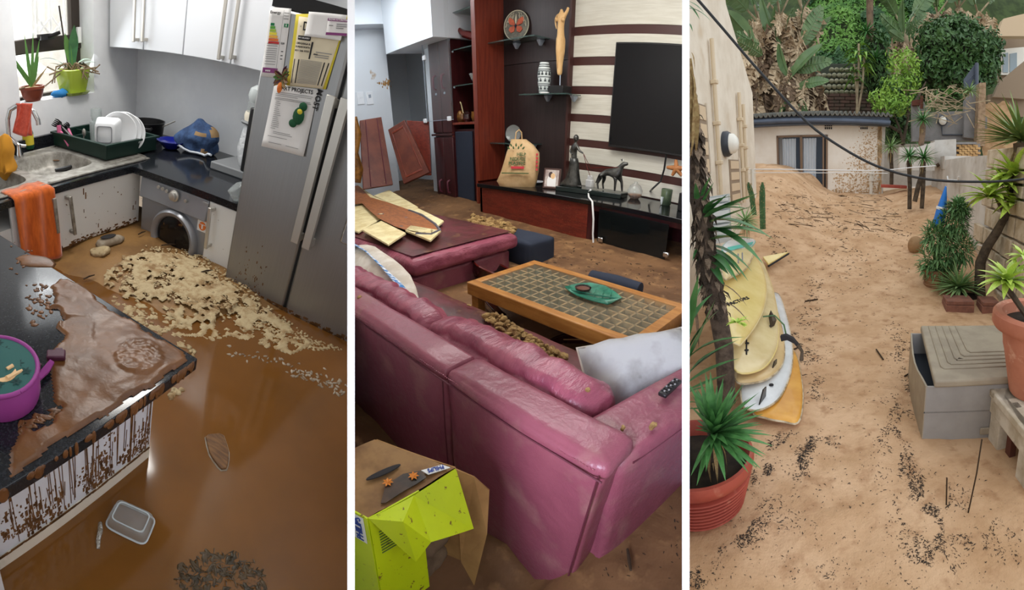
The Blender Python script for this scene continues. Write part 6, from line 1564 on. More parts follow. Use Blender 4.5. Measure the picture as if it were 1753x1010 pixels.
mat('trunk_grey', (92, 80, 66), (66, 56, 46), rough=.95, sc=9, bump=.6, bsc=20)
mat('dracaena_leaf', (158, 200, 70), (208, 220, 112), rough=.35, sc=9, stretch=(4, 4, .5))
mat('cactus', (78, 112, 68), (58, 92, 54), rough=.6, sc=6)
mat('pot_red', (168, 78, 62), (150, 64, 52), rough=.55, sc=5, c3=(184, 112, 92), sc3=8, lo3=.62, hi3=.75)
mat('pot_terra', (200, 132, 106), (184, 114, 90), rough=.7, sc=3, c3=(222, 176, 152), sc3=9, lo3=.6, hi3=.72)
mat('pot_brown', (150, 112, 80), (126, 92, 66), rough=.7, sc=6)
mat('potting_soil', (54, 44, 34), (40, 32, 26), rough=1, sc=20)
mat('block_red', (142, 96, 80), (118, 80, 68), rough=.9, sc=8)
mat('box_taupe', (164, 152, 132), (150, 138, 120), rough=.55, sc=5)
mat('box_grey', (156, 152, 148), (146, 142, 138), rough=.6, sc=4)
mat('box_inside', (48, 52, 60), rough=.8)
mat('pedestal', (214, 206, 190), (180, 168, 146), rough=.8, sc=5, c3=(120, 106, 86), sc3=7, lo3=.6, hi3=.72)
mat('rust', (96, 56, 44), rough=.9)
mat('board_cream', (228, 208, 158), (214, 190, 136), rough=.25, sc=3, coat=.3)
mat('board_yellow', (234, 212, 142), (224, 198, 122), rough=.25, sc=3, coat=.3)
mat('board_tan', (218, 190, 140), (202, 172, 120), rough=.3, sc=3, coat=.2)
mat('board_white', (224, 226, 226), (210, 212, 212), rough=.25, sc=4, coat=.3)
mat('board_orange', (222, 164, 74), (208, 146, 58), rough=.35, sc=4, coat=.2)
mat('board_teal', (92, 196, 182), rough=.3, coat=.3)
mat('rail_dirty', (206, 190, 160), (150, 130, 100), rough=.5, sc=12)
mat('umbrella_blue', (40, 118, 206), rough=.7)
mat('stone_clad', (204, 190, 168), (176, 158, 132), rough=.9, sc=5, bump=.4, bsc=18)
mat('bird_white', (236, 232, 226), rough=.6)
def sandz(x, y):
    t = max(0, min(1, (y-4.2)/7.2)); t = t*t*(3-2*t)
    z = t*.98
    l_ = max(0, min(1, (-.35-x)/1.6)); k = max(0, min(1, (y-5.0)/5.0)); z += .75*l_*l_*(3-2*l_)*k
    r_ = max(0, min(1, (x-.6)/1.2)); z += .32*r_*k
    e = max(0, min(1, (y-7)/3)); z += .10*e*fbm(x, y, .9, 3)
    z += .014*fbm(x, y, 2.4, 1)+.008*fbm(x*1.3, y*.7, 8, 7)*min(1, 3/max(y, .5))+.016*abs(fbm(x*1.6, y*.5, 2.6, 19))*e
    z += .02*max(0, fbm(x*2.2, y*.35, 1.6, 11))
    return z
def onsand(px_, py_):
    d = G.d(px_, py_); t = .5; prev = 0
    for i in range(600):
        t_ = .8+i*.03; p = G.eye+d*(t_/hypot(d.x, d.y))
        if p.z <= sandz(p.x, p.y): p.z = sandz(p.x, p.y); return p
    return G.Y(px_, py_, 12.0)
mb = MB()
def gs_(u, v):
    y = -1.2+ (13.6)*v**1.7; x = -6+11*u; x = x*(.35+.65*min(1, v*1.2)) ; return V((x, y, sandz(x, y)))
mb.grid(gs_, 170, 230)
struct('ground', mb, 'yard_sand', smooth=180)
# litter: dark flakes in streaks
random.seed(17); m_ = MB()
def flakes(n, P, keep, s0=.6, s1=2.2):
    for (x, y) in scatter(P, n):
        p = onsand(x, y) if y < 560 else G.Z(x, y, 0.01)
        p.z = sandz(p.x, p.y)
        if keep and fbm(p.x*1.0, p.y*.55, 3.2, 13) < keep: continue
        s_ = G.m(p, random.uniform(s0, s1)); a = random.uniform(0, pi)
        u = V((cos(a), sin(a), 0))*s_*random.choice((1, 1.2, 2.4)); w_ = V((-sin(a), cos(a), 0))*s_*.5
        m_.add([p-u, p-w_+V((0, 0, .3*s_)), p+u, p+w_+V((0, 0, .5*s_))], [(0, 1, 2, 3)])
def streak(P, w_, n, s0=.5, s1=2.0):
    for _ in range(n):
        t = random.random()*(len(P)-1); i = int(t); f = t-i; k = .35+.65*sin(pi*random.random())
        x = P[i][0]+(P[i+1][0]-P[i][0])*f+random.gauss(0, w_); y = P[i][1]+(P[i+1][1]-P[i][1])*f+random.gauss(0, w_*.6)
        if not (1178 < x < 1756 and y < 1012): continue
        if 1575 < x < 1745 and 560 < y < 752: continue
        p = onsand(x, y) if y < 560 else G.Z(x, y, 0.01)
        p.z = sandz(p.x, p.y)
        if fbm(p.x*1.3, p.y*.9, 7, 13) < -.05: continue
        s_ = G.m(p, random.uniform(s0, s1)); a = random.uniform(0, pi)
        u = V((cos(a), sin(a), 0))*s_*random.choice((1, 1.2, 2.6)); v_ = V((-sin(a), cos(a), 0))*s_*.5
        m_.add([p-u, p-v_+V((0, 0, .3*s_)), p+u, p+v_+V((0, 0, .5*s_))], [(0, 1, 2, 3)])
for P, w_, n in (([(1392, 742), (1376, 775), (1368, 815)], 8, 750), ([(1345, 740), (1318, 772)], 10, 420), ([(1325, 790), (1292, 822)], 9, 350), ([(1300, 860), (1285, 905), (1268, 930)], 13, 620), ([(1235, 915), (1210, 965), (1190, 1000)], 12, 620),
    ([(1345, 850), (1330, 900), (1390, 960), (1400, 1000)], 22, 600), ([(1420, 745), (1425, 770)], 6, 160), ([(1530, 690), (1545, 725), (1525, 745)], 12, 450), ([(1520, 755), (1545, 790), (1570, 830)], 14, 600), ([(1560, 820), (1600, 870), (1640, 930)], 26, 1500), ([(1570, 880), (1590, 960), (1610, 1005)], 26, 1700), ([(1640, 830), (1700, 900), (1735, 980)], 30, 600),
    ([(1395, 480), (1378, 560), (1385, 620), (1410, 700)], 12, 900), ([(1545, 590), (1560, 640), (1555, 690)], 9, 500), ([(1540, 560), (1535, 620)], 10, 200), ([(1330, 330), (1400, 370), (1450, 400)], 22, 700), ([(1440, 340), (1520, 380), (1560, 400)], 22, 500), ([(1320, 400), (1345, 450)], 9, 260), ([(1420, 430), (1500, 470)], 30, 350)): streak(P, w_, n)
flakes(900, [(1182, 1008), (1290, 760), (1500, 700), (1560, 760), (1740, 860), (1740, 1008)], None, .5, 1.8)
flakes(500, [(1380, 420), (1560, 440), (1560, 700), (1380, 700)], None, .4, 1.5)
solo('sand_litter', m_, 'litter_dark', 'dark flakes of bark and leaf litter washed in streaks over the sand', 'litter', kind='stuff', smooth=0)
m_ = MB(); random.seed(5)
for _ in range(46):
    x0_, y0_ = random.uniform(1320, 1520), random.uniform(335, 395); a = onsand(x0_, y0_); b_ = onsand(x0_+random.uniform(8, 40), y0_+random.uniform(-2, 10)); c_ = a.lerp(b_, .5); c_.z = sandz(c_.x, c_.y)
    m_.tube([a+V((0, 0, .01)), c_+V((0, .05, .012)), b_+V((0, 0, .01))], random.uniform(.003, .007), 4)
solo('root_litter', m_, 'twig', 'thin dark roots and twigs lying across the sand slope before the hut', 'litter', kind='stuff')
for i, (P, lab) in enumerate(((((1621, 818), (1620, 865)), 'short dark stick standing in the sand before the storage box'), (((1681, 752), (1672, 810), (1657, 880)), 'long thin dark stick leaning in front of the storage box'), (((1378, 518), (1400, 514)), 'small dark stick on the sand right of the surfboards'), (((1358, 602), (1372, 596)), 'small stick on the sand beside the white surfboard rail'), (((1500, 600), (1512, 618)), 'stick lying on the sand left of the storage box'), (((1548, 648), (1560, 640)), 'dark twig on the sand at the left of the storage box'))):
    pts = [G.Z(x, y, .01) for x, y in P]
    if i < 2: pts = [G.Z(*P[-1], 0.0)]; pts.append(V((pts[0].x, pts[0].y, 0))+V((0, 0, 0))); pts = [pts[0]]+[G.Y(x, y, pts[0].y+.04*k) for k, (x, y) in enumerate(P[-2::-1])]
    else: pts = [onsand(*q)+V((0, 0, .01)) for q in P]
    solo('stick', MB().tube(pts, G.m(pts[0], 1.3), 6), 'twig', lab, 'stick', group='sticks on the yard sand')
# ---- left house
HX = -1.9
def hp(x, y, dx=0): return G.X(x, y, HX+dx)
fe = hp(1291, 230); gy = fe.y
q1, q2 = hp(1289, 160), hp(1243, 8)
prof_ = [V((HX, .3, -.2)), V((HX, gy, -.2)), V((HX, gy, q1.z)), V((HX, q2.y, q2.z)), V((HX, q2.y-.6, q2.z+1.6)), V((HX, .3, q2.z+1.6))]
wl = struct('wall_house', MB().slab(prof_, (-.5, 0, 0)), 'plaster_warm')
for (x0_, x1_, yt, yb_) in ((1192, 1207, 176, 300), (1247, 1264, 273, 352)):
    a, b_ = hp(x0_, yt), hp(x1_, yt); zb_ = hp(x0_, yb_).z
    f = part('window_recess', MB().bb(HX-.02, HX+.012, a.y, b_.y, zb_, a.z), 'house_grey', wl)
    part('sill_edge', MB().bb(HX-.02, HX+.03, b_.y-.03, b_.y, zb_, a.z+.03), 'plaster_warm', wl)
    for k in range(4): part('louvre', MB().bb(HX+.012, HX+.02, a.y+.05, b_.y-.05, zb_+(a.z-zb_)*k/4+.03, zb_+(a.z-zb_)*(k+1)/4-.02), 'house_beige', wl)
for P, lab in ((((1218, 66), (1224, 170), (1233, 300)), 'tall cream pipe running up the house wall left of the round lamp'), (((1264, 158), (1268, 230), (1273, 305)), 'cream pipe on the house wall right of the round lamp'), (((1271, 178), (1275, 240), (1279, 300)), 'shorter cream pipe nearest the corner of the house wall')):
    a = hp(*P[0], .05); b_ = hp(*P[-1], .05); b_ = V((a.x, (a.y+b_.y)/2, b_.z)); a.y = b_.y
    t = thing('wall_pipe', lab, 'pipe', b_)
    part('pipe', MB().tube([b_-V((0, 0, .4)), a], .03, 8), 'pipe_cream', t)
    for k in (.1, .4, .7): part('clip', MB().box(b_.lerp(a, k)+V((.0, 0, 0)), (.09, .09, .05)), 'pipe_cream', t, bevel=.008)
c_ = hp(1240, 247, .0); r_ = G.m(c_, 21); RY = Matrix.Rotation(pi/2, 3, 'Y')
bk = thing('bulkhead_lamp', 'round white bulkhead lamp with a dark ring on the house wall', 'lamp', c_)
part('ring', MB().lathe([(r_, 0), (r_, .06), (r_*.85, .10), (r_*.8, .08)], 26, c_, RY), 'lamp_ring', bk)
part('diffuser', MB().lathe([(r_*.82, .07), (r_*.75, .15), (r_*.45, .2), (.01, .215)], 26, c_, RY), 'lamp_white', bk, smooth=60)
# ---- hut
HY = 12.0
def hy(x, y, dy=0): return G.Y(x, y, HY+dy)
hx0, hx1 = hy(1275, 230).x, hy(1514, 230).x
zt_ = hy(1400, 206).z
dx0, dx1 = hy(1330.5, 280).x, hy(1417, 280).x; dz1 = hy(1372, 231).z; dz0 = .7
hut = thing('garden_hut', 'low white hut with a corrugated roof buried in sand at the end of the yard', 'hut', ((hx0+hx1)/2, HY, .8))
part('wall', MB().bb(hx0, dx0, HY, HY+.15, .2, zt_), 'plaster_hut', hut); part('wall', MB().bb(dx1, hx1, HY, HY+.15, .2, zt_), 'plaster_hut', hut)
part('wall', MB().bb(dx0, dx1, HY, HY+.15, dz1, zt_), 'plaster_hut', hut)
part('side_wall', MB().bb(hx1-.12, hx1, HY+.15, HY+1.2, .2, zt_), 'plaster_hut', hut)
part('corner_strip', MB().bb(hx1-.12, hx1+.02, HY-.02, HY+.02, .2, zt_), 'white_wall_', hut)
part('back_wall', MB().bb(hx0, hx1, HY+1.1, HY+1.2, .2, zt_), 'plaster_hut', hut)
fz0, fz1 = hy(1400, 213, -.3).z, hy(1400, 198, -.3).z
part('fascia', MB().bb(hx0-.1, hx1+.1, HY-.32, HY-.28, fz0, fz1), 'slate_blue', hut)
part('soffit', MB().bb(hx0-.1, hx1+.1, HY-.3, HY, fz0, fz0+.03), 'slate_blue', hut)
gzz = (fz0+fz1)/2-.02
part('gutter', MB().tube([(hx0-.1, HY-.38, gzz+.03), (hx1+.12, HY-.38, gzz-.02)], .06, 10), 'slate_blue', hut)
part('downpipe', MB().tube([(hy(1291, 214).x, HY-.36, gzz), (hy(1291, 214).x, HY-.36, gzz-.55)], .05, 8), 'slate_blue', hut)
NR = 300
rf = MB(); 
for k in range(2): pass
def rfp(u, v): x = hx0-.15+(hx1-hx0+.3)*u; return V((x, HY-.42+1.75*v, fz1+.05+.22*v+.045*sin(u*2*pi*33)))
rf.grid(rfp, 33*8, 2)
o = part('roof_sheet', rf, 'roof_grey', hut, smooth=80); s_ = o.modifiers.new('thick', 'SOLIDIFY'); s_.thickness = .03
dr = part('door_frame', MB().bb(dx0, dx0+.05, HY-.02, HY+.1, dz0, dz1).bb(dx1-.05, dx1, HY-.02, HY+.1, dz0, dz1).bb(dx0, dx1, HY-.02, HY+.1, dz1-.05, dz1), 'alu_brown', hut)
part('mullion', MB().bb(hy(1370, 280).x, hy(1374, 280).x, HY-.02, HY+.08, dz0, dz1), 'alu_brown', dr)
part('mullion', MB().bb(hy(1408, 280).x, hy(1411, 280).x, HY-.02, HY+.08, dz0, dz1), 'alu_brown', dr)
part('pane', MB().bb(dx0+.05, hy(1370, 280).x, HY-.005, HY+.005, dz0, dz1-.05), 'door_glass_', dr)
part('pane', MB().bb(hy(1374, 280).x, hy(1408, 280).x, HY-.005, HY+.005, dz0, dz1-.05), 'door_glass_', dr)
part('opening', MB().bb(hy(1411, 280).x, dx1-.04, HY+.05, HY+.07, dz0, dz1-.04), 'door_dark', dr)
part('room_behind', MB().bb(dx0, dx1, HY+1.0, HY+1.05, .2, dz1), 'door_dark', hut)
for a, b_, lab in ((1341, 1364, 'left'), (1374, 1398, 'right')):
    xa_, xb_ = hy(a, 280, .12).x, hy(b_, 280, .12).x
    m_ = MB(); m_.grid(lambda u, v: V((xa_+(xb_-xa_)*u*(1-.12*v*(1-v)), HY+.055+.03*sin(u*2*pi*5)+.012*sin(u*31), dz1-.08-(dz1-.1-dz0)*v)), 44, 5)
    o = solo('curtain', m_, 'curtain', 'white curtain hanging behind the ' + lab + ' pane of the hut door', 'curtain', group='curtains in the hut door', smooth=180)
for x in (1418, 1479):
    for k in range(4):
        for r in range(2): part('vent_hole', MB().box(hy(x-5+3.4*k, 214.5+5*r, -.005), (.035, .02, .05)), 'door_dark', hut)
st = thing('vent_pipe', 'white plastic pipe stub standing against the hut wall', 'pipe', hy(1491, 325, -.12))
b_ = hy(1491, 335, -.12); a = hy(1491, 296, -.12)
part('pipe', MB().tube([b_, a], .045, 10), 'pvc_white', st)
part('collar', MB().tube([hy(1491, 310, -.12), hy(1491, 304, -.12)], .065, 10), 'pvc_white', st); part('cap', MB().tube([hy(1491, 299, -.12), hy(1491, 294, -.12)], .06, 10), 'pvc_white', st)
m_ = MB(); random.seed(14)
for _ in range(620):
    x = random.gauss(1483, 17); y = random.gauss(268, 24)-(x-1483)*.8
    if not (1430 < x < 1512 and 216 < y < 322): continue
    p = hy(x, y, -.003); m_.box(p, (random.uniform(.01, .035), .006, random.uniform(.008, .03)))
for _ in range(420):
    x = random.uniform(1425, 1512); p = hy(x, 330-random.random()**2*34, -.003); m_.box(p, (random.uniform(.01, .05), .006, random.uniform(.01, .04)))
for _ in range(90):
    p = hy(random.uniform(1503, 1509), random.uniform(214, 330), -.024); m_.box(p, (.03, .006, random.uniform(.03, .25)))
part('mud_splash', m_, 'splash_rust', hut, kind='stuff', smooth=0)
m_ = MB()
m_.grid(lambda u, v: (lambda p: V((p.x, HY-.55+.5*v, p.z)))(G.Y(1366+46*u, 298-6*sin(u*pi)+26*u*u+24*(1-v), HY-.1)), 10, 4)
solo('sand_drift', m_, 'yard_sand', 'sand drifted up against the glass door of the hut', 'sand', kind='stuff', smooth=180)
# ---- lines in the air
def wire(name, P, dist, r, m__, lab, cat='cable'):
    pts = [G.D(x, y, d) for (x, y), d in zip(P, dist)]
    out = []
    for i in range(len(pts)-1):
        p0, p1, p2, p3 = pts[max(i-1, 0)], pts[i], pts[i+1], pts[min(i+2, len(pts)-1)]
        for k in range(4):
            t = k/4; out.append(.5*((2*p1)+(p2-p0)*t+(2*p0-5*p1+4*p2-p3)*t*t+(3*p1-p0-3*p2+p3)*t**3))
    out.append(pts[-1]); return solo(name, MB().tube(out, r, 7), m__, lab, cat, smooth=80)
wire('overhead_cable', [(1188, -8), (1240, 52), (1300, 122), (1380, 208), (1440, 252), (1500, 284), (1560, 302), (1620, 310), (1700, 311), (1760, 306)], [4.2]*10, .012, 'cable_black', 'black cable sagging across the yard from the house to the right')
wire('washing_line', [(1282, 290), (1400, 291), (1500, 292), (1560, 287), (1603, 284)], [7.5]*5, .009, 'line_white', 'upper thin white washing line strung before the hut', 'line')
wire('washing_line', [(1282, 296), (1400, 296), (1520, 297)], [7.6]*3, .006, 'line_white', 'lower thin white washing line strung before the hut', 'line')
c_ = G.D(1603, 284, 7.5); solo('line_peg', MB().tube([c_, G.D(1608, 281, 7.5)], .03, 8), 'twig', 'brown peg at the right end of the washing line', 'peg')
b_ = G.D(1288, 322, 7.5)
solo('line_post', MB().tube([b_, G.D(1288, 289, 7.5)], .03, 8), 'pvc_white', 'short grey post at the left end of the washing lines', 'post')
# ---- hillside
random.seed(23)
def hillz(x, y): return 2.2+(y-15.6)*.86+.5*fbm(x, y, .35, 4)
mb = MB(); mb.grid(lambda u, v: (lambda x, y: V((x, y, hillz(x, y))))(-8+18*u, 15.6+16*v), 40, 40)
hill = thing('hillside', 'steep green overgrown hillside behind the hut', 'hill', (0, 18, 3))
part('earth', mb, 'hill_soil', hill, smooth=180)
def leafcloud(mb_, n, fn, s0, s1, flat=.5):
    for _ in range(n):
        p, nm = fn(); s_ = random.uniform(s0, s1); d = V((random.gauss(0, 1), random.gauss(0, 1), random.gauss(0, 1))).normalized(); n_ = (nm+d*flat).normalized()
        u = n_.orthogonal().normalized(); a = random.uniform(0, 2*pi); u = (u*cos(a)+n_.cross(u)*sin(a)); w_ = n_.cross(u)
        mb_.add([p-u*s_, p-w_*s_*.42+n_*s_*.12, p+u*s_, p+w_*s_*.42+n_*s_*.12], [(0, 1, 2, 3)])
def hillpt():
    while 1:
        x, y = random.uniform(-2.5, 4.2), random.uniform(16, 29); q = G.px((x, y, hillz(x, y)))
        if 1365 < q[0] < 1760 and -15 < q[1] < 180: break
    b_ = fbm(x, y, .5, 8)*.8
    return V((x, y, hillz(x, y)+max(0, b_)*.7+random.random()*.25)), V((0, -.75, .65))
m_ = MB(); leafcloud(m_, 9000, hillpt, .07, .17, .7); part('creeper_leaves', m_, 'hill_leaf', hill, kind='stuff', smooth=0, recalc=False)
m_ = MB()
def hillpt2():
    while 1:
        p, n_ = hillpt()
        if fbm(p.x, p.y, .55, 21) > .12: return p+V((0, -.15, .1)), n_
leafcloud(m_, 5000, hillpt2, .10, .2, .7); part('dark_creeper_leaves', m_, 'hill_leaf2', hill, kind='stuff', smooth=0, recalc=False)
# stepped stone blocks and the old brick wall below
tw_ = thing('block_terrace', 'mossy terrace of rounded concrete blocks on the hillside behind the hut', 'retaining wall', (0, 15.5, 2.5))
for r in range(5):
    for k in range(11):
        q = (1398+k*8.6+(r % 2)*4.3, 158-r*9.5); 
        if q[0] > 1492 or (r > 3 and k < 3): continue
        c_ = G.Y(*q, 15.2+.22*r); s_ = G.m(c_, 5.4)
        part('block', MB().ball(c_, (s_*random.uniform(.85, 1.0), s_*1.1, s_*random.uniform(.62, .8)), 8, 5), 'block_stone', tw_, smooth=50)
part('backing', MB().slab([G.Y(1390, 164, 15.5), G.Y(1500, 164, 15.5), G.Y(1500, 112, 16.6), G.Y(1390, 112, 16.6)], (0, .3, .1)), 'bush_core', tw_)
bw = thing('old_brick_wall', 'weathered dark brick wall behind the hut roof', 'wall', G.Y(1420, 195, 14.9))
bz0, bz1 = G.Y(1420, 200, 14.9).z, G.Y(1420, 160, 14.9).z; bxa, bxb = G.Y(1383, 180, 14.9).x, G.Y(1520, 180, 14.9).x
rows_ = 7; hh_ = (bz1-bz0)/rows_
mesh_b = None
for r in range(rows_):
    x = bxa-(.17 if r % 2 else 0)
    while x < bxb:
        o = part('brick', MB().box((x+.165, 14.9+random.uniform(-.012, .012), bz0+hh_*(r+.5)), (.32, .12, hh_-.018)), 'brick_old', bw, smooth=0); x += .34
part('mortar', MB().bb(bxa-.1, bxb+.1, 14.93, 15.05, bz0-.3, bz1), 'bush_core', bw)
# ---- plants
def yucca(name, lab, c, r, n, m__, w=.05, trunk=None, trunk_r=.05, up=.5, droop=.25, lo=-.35, dead=0, group=None, tm='trunk_grey', seed=1, cat='plant', spread=1.0):
    """rosette of stiff leaves at c, radius r, with an optional trunk (list of points)"""
    random.seed(seed)
    t = thing(name, lab, cat, (trunk[0] if trunk else c), group=group); off = base_of(t); c = V(c)
    if trunk: part('trunk', MB().tube(trunk, trunk_r, 9), tm, t, smooth=80)
    kinds = []
    for k in range(3):
        mb_ = MB().blade((0, 0, 0), (1, 0, 0), 1, w/r, droop=droop*(.4+.6*k), n=5, mid=.3, fold=.2); kinds.append(mesh_of(mb_, 'leaf', m__, 60))
    dk = mesh_of(MB().blade((0, 0, 0), (1, 0, 0), 1, w/r*.8, droop=.5, n=4, mid=.3), 'leaf', 'leaf_dry', 60)
    g = pi*(3-sqrt(5))
    for i in range(n):
        z = 1-(1-lo)*((i+.5)/n)*1.0; a = g*i+random.uniform(-.2, .2); rr = sqrt(max(.02, 1-z*z))*spread
        d = V((cos(a)*rr, sin(a)*rr, z*up+.02)).normalized(); L_ = r*random.uniform(.8, 1.1)*(1 if z > .0 else .9)
        p = c+V((0, 0, -.04*r*i/n))
        tip = p+d*L_
        q = G.px(tip)
        if ROOM.c[0] and q[0] < ROOM.c[0]+5: continue
        x = d; s_ = V((0, 0, 1)).cross(x); s_ = s_.normalized() if s_.length > 1e-3 else V((0, 1, 0)); z_ = x.cross(s_)
        M_ = Matrix(((x.x*L_, s_.x*L_, z_.x*L_, p.x-off.x), (x.y*L_, s_.y*L_, z_.y*L_, p.y-off.y), (x.z*L_, s_.z*L_, z_.z*L_, p.z-off.z), (0, 0, 0, 1)))
        inst(kinds[min(2, int(3*i/n))], 'leaf', t, M_)
    for i in range(dead):
        a = random.uniform(0, 2*pi); d = V((cos(a)*.6, sin(a)*.6, -.8)).normalized(); L_ = r*.8; s_ = V((0, 0, 1)).cross(d).normalized(); z_ = d.cross(s_)
        if G.px(c+d*L_)[0] < ROOM.c[0]+5: continue
        M_ = Matrix(((d.x*L_, s_.x*L_, z_.x*L_, c.x-off.x), (d.y*L_, s_.y*L_, z_.y*L_, c.y-off.y), (d.z*L_, s_.z*L_, z_.z*L_, c.z-off.z-.05*r), (0, 0, 0, 1)))
        inst(dk, 'dead_leaf', t, M_)
    return t
def D(x, y, d): return G.D(x, y, d)
def bush(name, lab, blobs, n, s0, s1, m__, core=None, seed=1, cat='shrub', trunk=None, flat=.9, extra=None):
    """leafy crown from overlapping ellipsoids (centre, radii)"""
    random.seed(seed); t = thing(name, lab, cat, trunk[0] if trunk else blobs[0][0])
    vol = [b_[1][0]*b_[1][2] for b_ in blobs]; tot = sum(vol); m_ = MB(); m2 = MB(); nn = len(blobs)
    for b_, v_ in zip(blobs, vol):
        c, r = V(b_[0]), b_[1]
        def fn():
            d = V((random.gauss(0, 1), random.gauss(0, 1)-.5, random.gauss(0, 1))).normalized(); k = random.uniform(.72, 1.06)*(1+.22*noise.noise(d*3+c))
            return c+V((d.x*r[0]*k, d.y*r[1]*k, d.z*r[2]*k)), d
        leafcloud(m_ if not extra or random.random() > .35 else m2, int(n*v_/tot), fn, s0, s1, flat)
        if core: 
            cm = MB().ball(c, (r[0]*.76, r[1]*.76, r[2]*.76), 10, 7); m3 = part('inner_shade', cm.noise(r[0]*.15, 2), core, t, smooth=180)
    part('foliage', m_, m__, t, kind='stuff', smooth=0, recalc=False)
    if m2.v: part('foliage', m2, extra, t, kind='stuff', smooth=0, recalc=False)
    if trunk:
        for k_, tr_ in enumerate(trunk[1:]): part('stem', MB().tube(tr_, [.05, .035, .02][:len(tr_)] if len(tr_) <= 3 else .03, 7), 'trunk_grey', t)
    return t
# bird-of-paradise clumps
random.seed(40)
def strel_leaf(L_, w, split, seed):
    random.seed(seed); m_ = MB(); n = 12
    for s_ in (-1, 1):
        for i in range(n):
            t0, t1 = i/n, (i+1)/n-.012*split; w0 = w*sin(pi*min(.98, .12+.86*t0))**.7; w1 = w*sin(pi*min(.98, .12+.86*t1))**.7
            dz0 = -.25*t0*t0*L_; dz1 = -.25*t1*t1*L_; dr = random.uniform(0, .5)*split; sk = .12*L_
            m_.add([(t0*L_, 0, dz0), (t1*L_, 0, dz1), (t1*L_+sk*.5, s_*w1*.5, dz1+w1*.12-dr*w1), (t0*L_+sk*.5, s_*w0*.5, dz0+w0*.12-dr*w0*.6)], [(0, 1, 2, 3)])
    m_.tube([(i/8*L_, 0, -.25*(i/8)**2*L_-.005) for i in range(9)], .018*L_, 5)
    return m_
SG = [mesh_of(strel_leaf(1, .42, .35*k, k+1), 'leaf', 'strel_green', 0) for k in range(3)]
SDm = [mesh_of(strel_leaf(1, .5, 1.4, 7+k), 'leaf', 'strel_dead', 0) for k in range(3)]
SDk = [mesh_of(strel_leaf(1, .4, 1.6, 17+k), 'leaf', 'dead_dark', 0) for k in range(2)]
def strel(lab, base, top, ndead, ngreen, seed, gl=1.6, dl=1.3, spread=.5, greens=None, dense=True):
    random.seed(seed); t = thing('strelitzia', lab, 'tree', base, group='strelitzias behind the hut'); off = base_of(t); base, top = V(base), V(top)
    part('trunk', MB().tube([base, base.lerp(top, .5)+V((.08, 0, 0)), top], [.16, .13, .12], 9), 'strel_stem', t, smooth=80)
    def put(me, p, d, L_, nm, roll=0):
        d = V(d).normalized(); s_ = V((0, 0, 1)).cross(d); s_ = s_.normalized() if s_.length > 1e-3 else V((0, 1, 0)); z_ = d.cross(s_)
        s2 = s_*cos(roll)+z_*sin(roll); z2 = d.cross(s2)
        M_ = Matrix(((d.x*L_, s2.x*L_, z2.x*L_, p.x-off.x), (d.y*L_, s2.y*L_, z2.y*L_, p.y-off.y), (d.z*L_, s2.z*L_, z2.z*L_, p.z-off.z), (0, 0, 0, 1)))
        inst(me, nm, t, M_)
    for i in range(int(ndead*1.9)):
        k = random.uniform(.15, 1.0); p = base.lerp(top, k)+V((random.gauss(0, spread*.5), random.uniform(-.6, .1), 0)); a = random.uniform(0, 2*pi)
        put(random.choice(SDm+SDm+SDk), p, (cos(a)*.45, sin(a)*.3-.35, -random.uniform(.5, 1)), dl*random.uniform(.5, 1.0), 'dead_leaf', random.uniform(-1.2, 1.2))
    for i in range(ngreen):
        a = 2*pi*i/max(1, ngreen)+random.uniform(-.3, .3); d = V((cos(a)*.6, sin(a)*.35-.15, random.uniform(.3, 1)))
        p = top+d*.5; part('leaf_stalk', MB().tube([top, top+d*.55], .03, 6), 'strel_stem', t); put(random.choice(SG), top+d*.5, d, gl*random.uniform(.7, 1.1), 'leaf', random.uniform(-1, 1)+pi/2)
    for (x, y, x2, y2, dd) in (greens or []):
        a, b_ = D(x, y, dd), D(x2, y2, dd-.3); put(random.choice(SG), a, b_-a, (b_-a).length, 'leaf', random.uniform(.9, 1.8))
    return t
strel('strelitzia full of hanging dead leaves behind the house gable', D(1292, 205, 13.6), D(1300, 40, 13.8), 36, 4, 1, greens=[(1290, 70, 1246, 20, 13), (1300, 75, 1258, 62, 13), (1305, 95, 1262, 66, 12.8)])
strel('strelitzia with a thick coat of dry leaves left of the green hillside', D(1330, 205, 13.9), D(1335, 30, 14.2), 40, 4, 2, greens=[(1330, 60, 1318, 14, 13.6), (1345, 50, 1352, 8, 13.6)])
strel('strelitzia with broad green leaves low behind the hut roof', D(1352, 205, 13.4), D(1356, 110, 13.6), 26, 2, 3, dl=1.0, gl=1.1, greens=[(1356, 130, 1395, 70, 13), (1360, 120, 1418, 100, 13), (1350, 130, 1325, 80, 13), (1365, 150, 1412, 130, 13), (1358, 175, 1330, 190, 13), (1370, 170, 1378, 200, 12.9), (1340, 150, 1372, 95, 13.1)])
strel('strelitzia with a dry tattered crown next to the open green slope', D(1376, 190, 14.6), D(1374, 20, 15), 26, 3, 4, greens=[(1375, 60, 1395, 8, 14.3), (1372, 50, 1368, 5, 14.3), (1385, 80, 1412, 25, 14.2)])
strel('strelitzia with large green blades above the lime-leaved shrub', D(1548, 120, 16.2), D(1548, 55, 16.4), 12, 2, 5, gl=1.6, greens=[(1548, 62, 1504, 30, 15.8), (1548, 56, 1538, 4, 15.8), (1550, 58, 1562, 6, 15.8), (1548, 70, 1520, 52, 15.8), (1552, 60, 1580, 20, 15.9)])
strel('strelitzia of mostly dead leaves above the dense dark bush, left one', D(1605, 80, 17.5), D(1605, 25, 17.6), 22, 3, 6, gl=1.5)
strel('strelitzia of mostly dead leaves above the dense dark bush, right one', D(1680, 75, 17.2), D(1675, 25, 17.3), 26, 3, 7, gl=1.4)
